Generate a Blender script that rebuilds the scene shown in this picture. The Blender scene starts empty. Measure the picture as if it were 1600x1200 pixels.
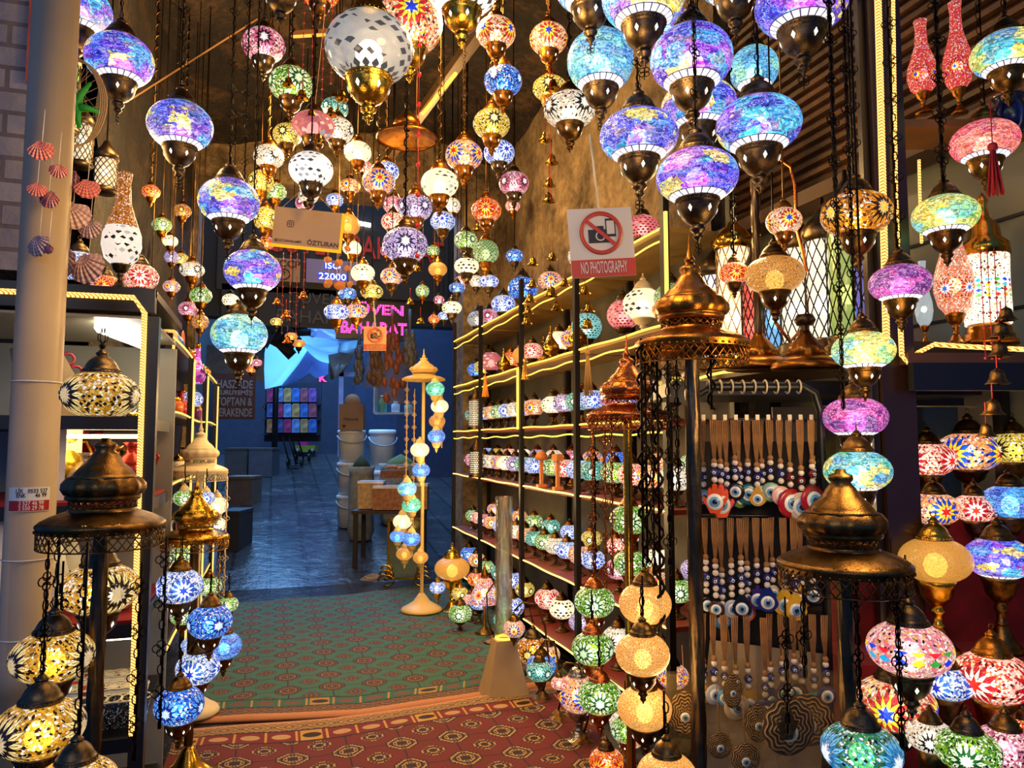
import bpy, math, random
from mathutils import Vector, Matrix
PI = math.pi
random.seed(7)
scene = bpy.context.scene
COL = scene.collection
# ---------------------------------------------------------------- camera
YAW = math.radians(18.0); PIT = math.radians(4.47); F = 1150.0; CZ = 1.6
cd = bpy.data.cameras.new('camera'); cam = bpy.data.objects.new('camera', cd); COL.objects.link(cam)
cd.sensor_width = 36.0; cd.lens = 36.0 * F / 1600.0; cd.clip_start = 0.05; cd.clip_end = 200
cam.location = (0, 0, CZ); cam.rotation_euler = (PI/2 + PIT, 0, -YAW)
scene.camera = cam
scene.view_settings.view_transform = 'Standard'; scene.view_settings.look = 'None'
scene.view_settings.gamma = 1; scene.view_settings.use_curve_mapping = False
scene.view_settings.exposure = 0.0
cy = scene.cycles
cy.max_bounces = 6; cy.diffuse_bounces = 3; cy.glossy_bounces = 3; cy.transmission_bounces = 4
cy.transparent_max_bounces = 12; cy.sample_clamp_indirect = 4.0; cy.caustics_reflective = False; cy.caustics_refractive = False
# ---------------------------------------------------------------- world + daylight
w = bpy.data.worlds.new('world'); scene.world = w; w.use_nodes = True
bg = w.node_tree.nodes['Background']; bg.inputs[0].default_value = (0.07, 0.24, 0.85, 1); bg.inputs[1].default_value = 0.5
def area(name, loc, size, energy, color, rot=(0, 0, 0), sy=None):
    l = bpy.data.lights.new(name, 'AREA'); l.energy = energy; l.color = color; l.size = size
    if sy: l.shape = 'RECTANGLE'; l.size_y = sy
    o = bpy.data.objects.new(name, l); COL.objects.link(o); o.location = loc; o.rotation_euler = rot; return o
def point(name, loc, energy, color, r=0.06):
    l = bpy.data.lights.new(name, 'POINT'); l.energy = energy; l.color = color; l.shadow_soft_size = r
    o = bpy.data.objects.new(name, l); COL.objects.link(o); o.location = loc; return o
area('alley_daylight', (0.6, 15, 7.5), 4.5, 2300, (0.24, 0.53, 1.0), (0, 0, 0), 13)
area('street_daylight', (-1.6, -2.6, 3.6), 2.5, 34, (1.0, 0.93, 0.86), (math.radians(62), 0, math.radians(-18)), 1.6)
WARM = (1.0, 0.62, 0.24)
for i, (x, y, z, e) in enumerate(((0.75, 1.5, 2.5, 5), (0.95, 1.75, 1.0, 1.2), (-0.5, 4.7, 2.95, 7), (-0.6, 3.3, 2.75, 2), (1.35, 1.3, 1.75, 4), (-0.25, 2.2, 2.3, 3), (1.55, 3.9, 1.2, 4), (1.5, 6.4, 1.2, 5), (1.9, 2.6, 2.5, 5), (0.2, 4.6, 3.5, 26), (1.2, 6.0, 3.7, 26), (0.0, 6.6, 3.0, 18), (0.9, 3.4, 3.7, 18), (1.2, 4.6, 1.9, 12), (0.55, 2.2, 2.9, 9), (0.6, 5.4, 1.9, 12), (-0.55, 3.6, 3.1, 6))):
    point('warm_fill', (x, y, z), e*3.2, WARM, 0.12)  # added unseen fill lights for the warm glow, no real bulbs here
# ---------------------------------------------------------------- pixel -> place (b = horizontal distance ahead of the camera)
sY, cY = math.sin(YAW), math.cos(YAW); sP, cP = math.sin(PIT), math.cos(PIT)
RV = Vector((cY, -sY, 0)); FH = Vector((sY, cY, 0)); FW = Vector((sY*cP, cY*cP, sP)); UP = Vector((-sY*sP, -cY*sP, cP))
CAM = Vector((0, 0, CZ))
def ray(px, py): return RV*((px-800)/F) + UP*((600-py)/F) + FW
def PB(px, py, b):
    r = ray(px, py); return CAM + r*(b/r.dot(FH))
def AB(a, b, z): v = RV*a + FH*b; return Vector((v.x, v.y, z))
def PZ(px, py, z):
    r = ray(px, py); return CAM + r*((z-CZ)/r.z)
def PXx(px, py, x):
    r = ray(px, py); return CAM + r*(x/r.x)
def PYy(px, py, y):
    r = ray(px, py); return CAM + r*(y/r.y)
# ---------------------------------------------------------------- colour
def C(h):
    h = h.lstrip('#'); v = [int(h[i:i+2], 16)/255 for i in (0, 2, 4)]
    return tuple((c/12.92 if c <= 0.04045 else ((c+0.055)/1.055)**2.4) for c in v) + (1,)
# ---------------------------------------------------------------- node helper
class NG:
    def __init__(s, name):
        s.m = bpy.data.materials.new(name); s.m.use_nodes = True; s.t = s.m.node_tree; s.t.nodes.clear()
        s.out = s.t.nodes.new('ShaderNodeOutputMaterial')
    def n(s, typ, ins=None, **kw):
        nd = s.t.nodes.new('ShaderNode' + typ)
        for k, v in kw.items(): setattr(nd, k, v)
        for k, v in (ins or {}).items(): s.put(nd.inputs[k], v)
        return nd
    def put(s, sock, v):
        if isinstance(v, bpy.types.NodeSocket): s.t.links.new(v, sock)
        elif v is not None:
            if hasattr(sock.default_value, '__len__') and not hasattr(v, '__len__'): v = (v,)*len(sock.default_value)
            if hasattr(v, '__len__') and len(sock.default_value) == 3 and len(v) == 4: v = v[:3]
            sock.default_value = v
    def ma(s, op, a, b=None, c=None, clamp=False):
        nd = s.n('Math', operation=op, use_clamp=clamp); s.put(nd.inputs[0], a)
        if b is not None: s.put(nd.inputs[1], b)
        if c is not None: s.put(nd.inputs[2], c)
        return nd.outputs[0]
    def mix(s, f, a, b, blend='MIX'):
        nd = s.n('Mix', data_type='RGBA', blend_type=blend); s.put(nd.inputs[0], f); s.put(nd.inputs[6], a); s.put(nd.inputs[7], b); return nd.outputs[2]
    def ramp(s, f, stops, interp='LINEAR'):
        nd = s.n('ValToRGB'); cr = nd.color_ramp; cr.interpolation = interp
        while len(cr.elements) < len(stops): cr.elements.new(0.5)
        for e, (p, c) in zip(cr.elements, stops): e.position = p; e.color = c if len(c) == 4 else (*c, 1)
        s.put(nd.inputs[0], f); return nd.outputs[0]
    def xyz(s, v): nd = s.n('SeparateXYZ', {0: v}); return nd.outputs
    def comb(s, x, y, z): return s.n('CombineXYZ', {0: x, 1: y, 2: z}).outputs[0]
    def obj(s): return s.n('TexCoord').outputs['Object']
    def noise(s, v, scale, detail=3, rough=0.5, dist=0):
        nd = s.n('TexNoise', {'Vector': v, 'Scale': scale, 'Detail': detail, 'Roughness': rough, 'Distortion': dist}); return nd.outputs['Fac']
    def voro(s, v, scale, feature='F1', out='Distance', rnd=1.0):
        nd = s.n('TexVoronoi', feature=feature); s.put(nd.inputs['Vector'], v); s.put(nd.inputs['Scale'], scale); s.put(nd.inputs['Randomness'], rnd); return nd.outputs[out]
    def bump(s, h, strength=0.3, dist=0.01): return s.n('Bump', {'Height': h, 'Strength': strength, 'Distance': dist}).outputs[0]
    def bsdf(s, **k):
        nd = s.n('BsdfPrincipled')
        for a, v in k.items(): s.put(nd.inputs[a.replace('_', ' ')], v)
        return nd.outputs[0]
    def done(s, shader): s.t.links.new(shader, s.out.inputs[0]); return s.m
MC = {}
def cached(fn):
    def f(*a):
        k = (fn.__name__,) + a
        if k not in MC: MC[k] = fn(*a)
        return MC[k]
    return f
@cached
def plain(hexc, rough=0.6, metal=0.0, var=0.25, scale=6.0):
    g = NG('paint_' + hexc.strip('#')); c = C(hexc)
    n = g.noise(g.obj(), scale, 4)
    d = tuple(x*(1-var) for x in c[:3]) + (1,); l = tuple(min(1, x*(1+var*0.5)) for x in c[:3]) + (1,)
    col = g.ramp(n, ((0.3, d), (0.7, l)))
    return g.done(g.bsdf(Base_Color=col, Roughness=rough, Metallic=metal, Normal=g.bump(n, 0.08)))
@cached
def metal(kind):
    tab = {'bronze': ('#6a5840', 0.34), 'antique': ('#7a5a30', 0.32), 'gold': ('#e0aa3c', 0.18), 'copper': ('#d87a3c', 0.24), 'amberbrass': ('#b5742a', 0.3),
           'dark': ('#241d18', 0.45), 'cream': None, 'yellowpaint': None, 'silver': ('#c8c0b0', 0.22)}
    g = NG(kind + '_metal')
    if kind in ('cream', 'yellowpaint'):
        c = C('#efdcb4') if kind == 'cream' else C('#f0c878')
        n = g.noise(g.obj(), 8, 3)
        return g.done(g.bsdf(Base_Color=g.mix(n, tuple(x*0.8 for x in c[:3]) + (1,), c), Roughness=0.45))
    c, r = tab[kind]; c = C(c)
    n = g.noise(g.obj(), 5, 5); n2 = g.noise(g.obj(), 40, 2)
    col = g.ramp(n, ((0.35, tuple(x*0.45 for x in c[:3]) + (1,)), (0.62, c)))
    ro = g.ma('MULTIPLY_ADD', n2, 0.2, r - 0.08)
    return g.done(g.bsdf(Base_Color=col, Metallic=1.0, Roughness=ro, Normal=g.bump(n2, 0.12)))
@cached
def glow(hexc, st=4.0, sample=True):
    g = NG('lit_' + hexc.strip('#')); m = g.done(g.n('Emission', {'Color': C(hexc), 'Strength': st}).outputs[0])
    if not sample: m.cycles.emission_sampling = 'NONE'
    return m
BULB = glow('#fff0d8', 16.0, False)
def glass_out(g, col, strength, trans, tint=None, rough=0.18, height=None, sample=False):
    """lit coloured glass: the glass scatters the bulb's light, and lets part of the bulb show through"""
    nrm = g.bump(height, 0.35, 0.02) if height is not None else None
    b = g.n('BsdfPrincipled', {'Base Color': g.mix(0.5, col, (0, 0, 0, 1)), 'Roughness': rough, 'Emission Color': col, 'Emission Strength': strength, 'Coat Weight': 0.4, 'Coat Roughness': 0.08})
    if nrm is not None: g.put(b.inputs['Normal'], nrm)
    tr = g.n('BsdfTransparent', {'Color': tint if tint is not None else col})
    mx = g.n('MixShader', {0: trans, 1: b.outputs[0], 2: tr.outputs[0]})
    m = g.done(mx.outputs[0]); m.cycles.emission_sampling = 'AUTO' if sample else 'NONE'
    return m
def orand(g): return g.n('ObjectInfo').outputs['Random']
PAL = {
 'sea': ('#0818c0', '#0878e0', '#5a10b8', '#10b0e8', '#1830d8', '#20c8f0', '#ffe800', '#8a38d8'),
 'violet': ('#3808c8', '#8010d8', '#1828e0', '#b038e0', '#0898e0', '#10b8f0', '#ffe000', '#5010c0'),
 'aqua': ('#1a88b8', '#50c8e0', '#88d8b8', '#2098d8', '#70d0d8', '#a8d060', '#3080d0', '#60c8e8'),
 'tropic': ('#10a8c8', '#e8d020', '#38c070', '#1080d0', '#d8d840', '#30b8a0', '#f0e060', '#1898d8'),
 'lemon': ('#a8c840', '#f0d830', '#60c8b0', '#e8e050', '#80d090', '#f0c820', '#78c8d8', '#c8d850'),
 'magenta': ('#7a1080', '#c02898', '#901898', '#e040b8', '#601080', '#b020a0', '#d838a0', '#801890'),
 'scarlet': ('#d02840', '#f05848', '#c83058', '#f07850', '#e03048', '#f08868', '#b82048', '#f05050'),
 'cobalt': ('#0858c8', '#1888e8', '#0848b0', '#30a8f0', '#1060d0', '#2898e8', '#0850c0', '#48b8f0'),
 'emerald': ('#20a870', '#40d8a0', '#108858', '#60e8b8', '#28b880', '#50d8a8', '#189868', '#70e8c0')}
@cached
def crackle(pal, st=1.15, collar=True):
    cols = [C(c) for c in PAL[pal]]
    g = NG('crackle_glass_' + pal); o = g.obj(); r = orand(g)
    off = g.ma('MULTIPLY', r, 37.0)
    x, y, z = g.xyz(o)[0:3]
    p = g.comb(g.ma('ADD', x, off), g.ma('ADD', y, off), z)
    ps = g.comb(x, y, g.ma('MULTIPLY', z, 2.0))
    wob = g.n('VectorMath', {0: ps, 1: g.comb(g.noise(o, 3), g.noise(p, 3), 0.0)}, operation='ADD').outputs[0]
    vn = g.n('TexVoronoi', {'Vector': wob, 'Scale': 11.0}); cid = vn.outputs['Color']
    edge = g.voro(wob, 11.0, 'DISTANCE_TO_EDGE')
    q_ = g.n('VectorMath', {0: vn.outputs['Position'], 1: g.comb(off, 0.0, 0.0)}, operation='ADD').outputs[0]
    big = g.n('TexVoronoi', {'Vector': q_, 'Scale': 1.55}).outputs['Color']
    st_ = [(i/len(cols), c) for i, c in enumerate(cols)]
    base = g.ramp(g.xyz(big)[0], st_, 'CONSTANT')
    base = g.mix(0.2, base, g.ramp(g.xyz(g.n('TexVoronoi', {'Vector': q_, 'Scale': 3.2}).outputs['Color'])[1], st_, 'CONSTANT'))
    cr = g.xyz(cid)[0]
    bright = g.ma('MULTIPLY_ADD', cr, 1.15, 0.5)
    base = g.mix(g.ma('MULTIPLY', g.xyz(cid)[1], 0.07), base, (1, 1, 1, 1))
    base = g.mix(1.0, base, g.comb(bright, bright, bright), 'MULTIPLY')
    line = g.ma('LESS_THAN', edge, 0.055)
    col = g.mix(g.ma('MULTIPLY', line, 0.7), base, g.mix(g.ma('GREATER_THAN', cr, 0.6), (0.03, 0.02, 0.10, 1), (0.75, 0.8, 1, 1)))
    trans = g.ma('MULTIPLY', g.ma('MULTIPLY_ADD', g.xyz(cid)[2], 0.55, 0.12), g.ma('SUBTRACT', 1.0, line))
    if collar:
        az = g.ma('MULTIPLY', g.ma('ARCTAN2', y, x), 22/(2*PI))
        tile = g.ma('GREATER_THAN', g.ma('ABSOLUTE', g.ma('SUBTRACT', g.ma('FRACT', az), 0.5)), 0.405)
        gz = g.xyz(g.n('TexCoord').outputs['Generated'])[2]; band = g.ma('LESS_THAN', gz, 0.085)
        grout = g.ma('MULTIPLY', band, g.ma('MAXIMUM', tile, g.ma('GREATER_THAN', gz, 0.072)))
        col = g.mix(band, col, (1.25, 1.2, 1.3, 1)); col = g.mix(grout, col, (0.06, 0.05, 0.12, 1))
        trans = g.ma('MULTIPLY', trans, g.ma('SUBTRACT', 1.0, band))
    return glass_out(g, col, st, trans, height=edge)
@cached
def mosaic(chip1, chip2, c0, c1, c2, outline='#101010', nfl=4, st=1.3, size=1.0, flower=True, bandonly=False):
    """chips of glass with star flowers of diamond tesserae"""
    g = NG('mosaic_glass'); o = g.obj(); r = orand(g); x, y, z = g.xyz(o)[0:3]
    az = g.ma('ADD', g.ma('DIVIDE', g.ma('ARCTAN2', y, x), 2*PI), r)
    vz = 26.0
    cid = g.n('TexVoronoi', {'Vector': g.comb(g.ma('ADD', x, r), y, z), 'Scale': vz*0.62}).outputs['Color']
    edge = g.voro(g.comb(g.ma('ADD', x, r), y, z), vz*0.62, 'DISTANCE_TO_EDGE')
    cr, cg, cb = g.xyz(cid)[0:3]
    a, b = C(chip1), C(chip2)
    chips = g.ramp(cr, ((0.0, a), (0.42, b), (0.72, (0.9, 0.85, 0.75, 1)), (0.86, C(c2)), (0.93, C(c1))), 'CONSTANT')
    chips = g.mix(g.ma('MULTIPLY', g.ma('LESS_THAN', edge, 0.035), 0.7), chips, C(outline))
    if bandonly:
        u = g.ma('MULTIPLY', az, 16.0); v = g.ma('MULTIPLY', z, 4.2)
        fu = g.ma('ABSOLUTE', g.ma('SUBTRACT', g.ma('FRACT', u), 0.5)); fv = g.ma('ABSOLUTE', g.ma('SUBTRACT', g.ma('FRACT', v), 0.5))
        ins = g.ma('LESS_THAN', g.ma('ADD', fu, fv), 0.42)
        rnd = g.n('TexWhiteNoise', {'Vector': g.comb(g.ma('FLOOR', u), g.ma('FLOOR', v), 0.0)}).outputs[0]
        dc = g.ramp(rnd, ((0, C('#1838d8')), (0.18, C('#20a8e0')), (0.34, C('#e02830')), (0.5, C('#f0c820')), (0.66, C('#40a040')), (0.82, C('#f07818'))), 'CONSTANT')
        band = g.ma('LESS_THAN', g.ma('ABSOLUTE', g.ma('ADD', z, 0.06)), 0.2 if bandonly == 1 else 0.5)
        col = g.mix(g.ma('MULTIPLY', ins, band), chips, dc)
    elif flower:
        u = g.ma('MULTIPLY', az, float(nfl)); fu = g.ma('MULTIPLY', g.ma('SUBTRACT', g.ma('FRACT', u), 0.5), 2*PI/nfl)
        v = g.ma('ADD', z, 0.05)
        rr = g.ma('SQRT', g.ma('ADD', g.ma('MULTIPLY', fu, fu), g.ma('MULTIPLY', v, v)))
        ph = g.ma('ARCTAN2', v, fu)
        m = 12.0 if size <= 1 else 14.0
        tri = g.ma('ABSOLUTE', g.ma('SUBTRACT', g.ma('FRACT', g.ma('ADD', g.ma('MULTIPLY', ph, m/(2*PI)), 20.0)), 0.5))
        tri2 = g.ma('SUBTRACT', 0.5, tri)
        s1 = g.ma('MULTIPLY', rr, g.ma('MULTIPLY_ADD', tri, 1.5, 0.75)); s2 = g.ma('MULTIPLY', rr, g.ma('MULTIPLY_ADD', tri2, 1.3, 0.8))
        k = 0.56*size
        tri6 = g.ma('ABSOLUTE', g.ma('SUBTRACT', g.ma('FRACT', g.ma('ADD', g.ma('MULTIPLY', ph, m/(4*PI)), 20.0)), 0.5))
        s0 = g.ma('MULTIPLY', rr, g.ma('MULTIPLY_ADD', tri6, 1.6, 0.6))
        lay = g.mix(g.ma('LESS_THAN', s2, k*0.92), chips, C(outline)); lay = g.mix(g.ma('LESS_THAN', s2, k*0.86), lay, C(c2))
        lay = g.mix(g.ma('LESS_THAN', s1, k*0.66), lay, C(outline)); lay = g.mix(g.ma('LESS_THAN', s1, k*0.61), lay, C(c1))
        lay = g.mix(g.ma('LESS_THAN', s2, k*0.36), lay, C(outline)); lay = g.mix(g.ma('LESS_THAN', s2, k*0.33), lay, g.mix(.5, C(c1), (1, 1, 1, 1)))
        lay = g.mix(g.ma('LESS_THAN', s0, k*0.27), lay, C(c0))
        lay = g.mix(g.ma('MULTIPLY', g.ma('GREATER_THAN', tri, 0.455), g.ma('MULTIPLY', g.ma('GREATER_THAN', rr, k*.3), g.ma('LESS_THAN', rr, k*.8))), lay, C(outline))
        # dark diamonds set round the flower
        u2 = g.ma('MULTIPLY', az, 30.0); v2 = g.ma('MULTIPLY', z, 5.2); u2 = g.ma('ADD', u2, g.ma('MULTIPLY', g.ma('FLOOR', v2), .5))
        dd = g.ma('ADD', g.ma('ABSOLUTE', g.ma('SUBTRACT', g.ma('FRACT', u2), .5)), g.ma('ABSOLUTE', g.ma('SUBTRACT', g.ma('FRACT', v2), .5)))
        rim = g.ma('MULTIPLY', g.ma('GREATER_THAN', s1, k*1.0), g.ma('LESS_THAN', s1, k*1.5))
        fl = g.mix(g.ma('MULTIPLY', rim, g.ma('LESS_THAN', dd, .30)), lay, C(outline))
        col = g.mix(g.ma('LESS_THAN', rr, 9.0), chips, fl)
    else: col = chips
    trans = g.ma('MULTIPLY', g.ma('MULTIPLY_ADD', cb, 0.4, 0.12), g.ma('GREATER_THAN', edge, 0.035))
    return glass_out(g, col, st, trans, height=edge)
@cached
def diamonds(basec, darkc, st=1.2, n=16, rows=5.0, dens=0.5):
    """frosted glass with scattered diamond tesserae"""
    g = NG('diamond_glass'); o = g.obj(); r = orand(g); x, y, z = g.xyz(o)[0:3]
    az = g.ma('ADD', g.ma('DIVIDE', g.ma('ARCTAN2', y, x), 2*PI), r)
    u = g.ma('MULTIPLY', az, float(n)); v = g.ma('MULTIPLY', z, rows)
    u = g.ma('ADD', u, g.ma('MULTIPLY', g.ma('FLOOR', v), 0.5))
    fu = g.ma('ABSOLUTE', g.ma('SUBTRACT', g.ma('FRACT', u), 0.5)); fv = g.ma('ABSOLUTE', g.ma('SUBTRACT', g.ma('FRACT', v), 0.5))
    ins = g.ma('LESS_THAN', g.ma('ADD', fu, fv), 0.40)
    clus = g.noise(g.comb(g.ma('MULTIPLY', az, 3.0), z, 3.0), 2.2, 1)
    on = g.ma('MULTIPLY', ins, g.ma('GREATER_THAN', clus, dens))
    fr = g.noise(o, 60, 2)
    b = g.mix(g.ma('MULTIPLY', fr, 0.5), C(basec), (0.55, 0.5, 0.42, 1))
    rnd = g.n('TexWhiteNoise', {'Vector': g.comb(g.ma('FLOOR', u), g.ma('FLOOR', v), 0.0)}).outputs[0]
    dk = g.mix(g.ma('GREATER_THAN', rnd, 0.72), C(darkc), (0.35, 0.35, 0.38, 1))
    col = g.mix(on, b, dk)
    return glass_out(g, col, st, g.ma('MULTIPLY', g.ma('SUBTRACT', 1.0, on), g.ma('MULTIPLY_ADD', fr, 0.35, 0.06)), height=fr)
@cached
def gauze(c1, c2, st=1.2, sc=34.0):
    """gold or white net over glass"""
    g = NG('net_glass'); o = g.obj(); e = g.voro(o, sc*0.45, 'DISTANCE_TO_EDGE')
    col = g.mix(g.ma('LESS_THAN', e, 0.07), C(c1), C(c2)); n = g.noise(o, 30, 2)
    col = g.mix(g.ma('MULTIPLY', n, 0.22), col, (1, 0.8, 0.4, 1))
    return glass_out(g, col, st, g.ma('MULTIPLY_ADD', n, 0.3, -0.02, clamp=True), height=e)
# ---------------------------------------------------------------- mesh builder
class MB:
    def __init__(s): s.v = []; s.f = []; s.sm = []
    def add(s, vs, fs, smooth=False, M=None):
        o = len(s.v)
        if M is not None: vs = [M @ Vector(p) for p in vs]
        s.v += [tuple(p) for p in vs]; s.f += [tuple(i+o for i in f) for f in fs]; s.sm += [smooth]*len(fs); return s
    def box(s, c, d, rz=0.0, M=None):
        x, y, z = d[0]/2, d[1]/2, d[2]/2
        R = Matrix.Translation(c) @ Matrix.Rotation(rz, 4, 'Z')
        if M is not None: R = M @ R
        return s.add([(i*x, j*y, k*z) for i in (-1, 1) for j in (-1, 1) for k in (-1, 1)],
                     [(0, 1, 3, 2), (4, 6, 7, 5), (0, 4, 5, 1), (2, 3, 7, 6), (0, 2, 6, 4), (1, 5, 7, 3)], False, R)
    def lathe(s, prof, seg=20, M=None, rib=0, ribd=0.0, twist=0.0, caps=True):
        vs, fs = [], []; n = len(prof)
        for j, (r, z) in enumerate(prof):
            for i in range(seg):
                a = 2*PI*i/seg; rr = r*(1 + (ribd*math.cos(rib*a + twist*z) if rib else 0))
                vs.append((rr*math.cos(a), rr*math.sin(a), z))
        for j in range(n-1):
            for i in range(seg):
                k = (i+1) % seg; fs.append((j*seg+i, j*seg+k, (j+1)*seg+k, (j+1)*seg+i))
        if caps:
            if prof[0][0] > 1e-4: fs.append(tuple(range(seg-1, -1, -1)))
            if prof[-1][0] > 1e-4: fs.append(tuple((n-1)*seg+i for i in range(seg)))
        return s.add(vs, fs, True, M)
    def tube(s, pts, r, seg=6, closed=False, M=None, r2=None):
        pts = [Vector(p) for p in pts]; n = len(pts); vs, fs = [], []; prev = None
        for i, p in enumerate(pts):
            a = pts[(i-1) % n] if closed or i > 0 else p; b = pts[(i+1) % n] if closed or i < n-1 else p
            t = (b-a).normalized()
            ref = prev if prev is not None else (Vector((0, 0, 1)) if abs(t.z) < 0.9 else Vector((1, 0, 0)))
            u = (ref - t*ref.dot(t))
            u = u.normalized() if u.length > 1e-6 else t.orthogonal().normalized()
            prev = u; v = t.cross(u); ri = r if r2 is None else r + (r2-r)*i/max(1, n-1)
            for k in range(seg):
                q = 2*PI*k/seg; vs.append(p + u*(ri*math.cos(q)) + v*(ri*math.sin(q)))
        m = n if closed else n-1
        for i in range(m):
            for k in range(seg):
                l = (k+1) % seg; j = (i+1) % n; fs.append((i*seg+k, i*seg+l, j*seg+l, j*seg+k))
        if not closed: fs.append(tuple(range(seg-1, -1, -1))); fs.append(tuple((n-1)*seg+k for k in range(seg)))
        return s.add(vs, fs, True, M)
    def ring(s, c, R, r, seg=14, sub=5, axis='Z', M=None, sx=1, sy=1):
        pts = []
        for i in range(seg):
            a = 2*PI*i/seg; u, v = R*sx*math.cos(a), R*sy*math.sin(a)
            pts.append({'Z': (u, v, 0), 'X': (0, u, v), 'Y': (u, 0, v)}[axis])
        return s.tube([Vector(p)+Vector(c) for p in pts], r, sub, True, M)
    def ball(s, c, r, seg=8, M=None, sz=1.0, sx=1.0, sy=1.0):
        h = max(4, seg//2)
        prof = [(max(1e-5, math.sin(PI*j/h)), -math.cos(PI*j/h)) for j in range(h+1)]
        T = Matrix.Translation(c) @ Matrix.Diagonal((r*sx, r*sy, r*sz, 1))
        if M is not None: T = M @ T
        return s.lathe(prof, seg, T, caps=False)
    def prism(s, poly, d, M=None):
        """polygon in x,z extruded along y by d"""
        n = len(poly)
        vs = [(p[0], -d/2, p[1]) for p in poly] + [(p[0], d/2, p[1]) for p in poly]
        fs = [tuple(range(n)), tuple(range(2*n-1, n-1, -1))] + [(i, i+n, (i+1) % n + n, (i+1) % n) for i in range(n)]
        return s.add(vs, fs, False, M)
    def mesh(s, name='mesh'):
        m = bpy.data.meshes.new(name); m.from_pydata(s.v, [], s.f); m.polygons.foreach_set('use_smooth', s.sm); m.update(); return m
MESH = {}
def shared(key, fn):
    if key not in MESH:
        b = MB(); fn(b); MESH[key] = b.mesh(key if isinstance(key, str) else key[0])
    return MESH[key]
def ob(name, mesh, mat=None, parent=None, loc=(0, 0, 0), rot=(0, 0, 0), sc=1.0):
    if isinstance(mesh, MB): mesh = mesh.mesh(name)
    o = bpy.data.objects.new(name, mesh); COL.objects.link(o)
    if parent: o.parent = parent
    o.location = loc; o.rotation_euler = rot; o.scale = (sc,)*3 if not hasattr(sc, '__len__') else sc
    if mat is not None:
        if not mesh.materials: mesh.materials.append(mat)
        elif mesh.materials[0] is not mat:
            o.material_slots[0].link = 'OBJECT'; o.material_slots[0].material = mat
    return o
LABELS = {}
def tag(o, label, cat, group=None, kind=None):
    n = LABELS.get(label, 0); LABELS[label] = n+1
    if n or not 4 <= len(label.split()) <= 16: print('LABELCHK', n, len(label.split()), label)
    o['label'] = label; o['category'] = cat
    if group: o['group'] = group
    if kind: o['kind'] = kind
    return o
def thing(name, label, cat, loc, group=None, rz=0.0):
    o = bpy.data.objects.new(name, None); COL.objects.link(o); o.location = loc; o.rotation_euler = (0, 0, rz); o.empty_display_size = 0.02
    return tag(o, label, cat, group)
def struct(name, b, mat, label=None):
    o = ob(name, b, mat); o['kind'] = 'structure'
    if label: o['label'] = label
    return o
FONT = {}
def text_mesh(txt, size, depth=0.003, align='CENTER', bold=0.0):
    cu = bpy.data.curves.new('lettering', 'FONT'); cu.body = txt; cu.size = size; cu.extrude = depth/2; cu.align_x = align; cu.align_y = 'CENTER'; cu.offset = bold; cu.resolution_u = 3
    o = bpy.data.objects.new('lettering', cu); COL.objects.link(o)
    dg = bpy.context.evaluated_depsgraph_get(); m = bpy.data.meshes.new_from_object(o.evaluated_get(dg))
    bpy.data.objects.remove(o); bpy.data.curves.remove(cu)
    m.transform(Matrix.Rotation(PI/2, 4, 'X')); return m          # stands upright, reads from -y
def lettering(txt, size, mat, parent, loc, sx=1.0, depth=0.003, bold=0.0, align='CENTER'):
    m = text_mesh(txt, size, depth, align, bold); m.materials.clear()
    return ob('lettering', m, mat, parent, loc, (0, 0, 0), (sx, 1, 1))
# ---------------------------------------------------------------- lamp parts (unit: globe radius 1, globe centre at origin)
def globe_prof(ry, n=10, top=0.42, bot=0.50, p=0.92):
    a0 = -math.acos(bot**(1/p)); a1 = math.acos(top**(1/p)); out = []
    for i in range(n+1):
        a = a0 + (a1-a0)*i/n; out.append((math.cos(a)**p, ry*math.sin(a)))
    return out
def m_globe(ry, seg): return shared(('globe', ry, seg), lambda b: b.lathe(globe_prof(ry, 12 if seg > 20 else 8), seg, caps=False))
def zt(ry): return ry*math.sin(math.acos(0.42**(1/0.92)))
def zb(ry): return -ry*math.sin(math.acos(0.50**(1/0.92)))
def m_cap(hi):
    def f(b):
        seg = 24 if hi else 10
        b.lathe([(.47, -.02), (.50, .0), (.49, .03), (.455, .05), (.47, .08), (.45, .11), (.42, .13), (.40, .2), (.33, .32), (.24, .41), (.17, .45), (.13, .48), (.16, .51), (.16, .54), (.11, .58), (.07, .64), (.04, .66), (.0001, .67)], seg)
        if hi:
            for i in range(30): a = 2*PI*i/30; b.ball((.475*math.cos(a), .475*math.sin(a), .05), .022, 4)
            b.ring((0, 0, .74), .075, .018, 10, 4, 'Y')
    return shared(('cap', hi), f)
CUTM = glow('#fff2e0', 2.2, False)  # glowing faces on the bowl in place of light through its cut-outs
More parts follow.
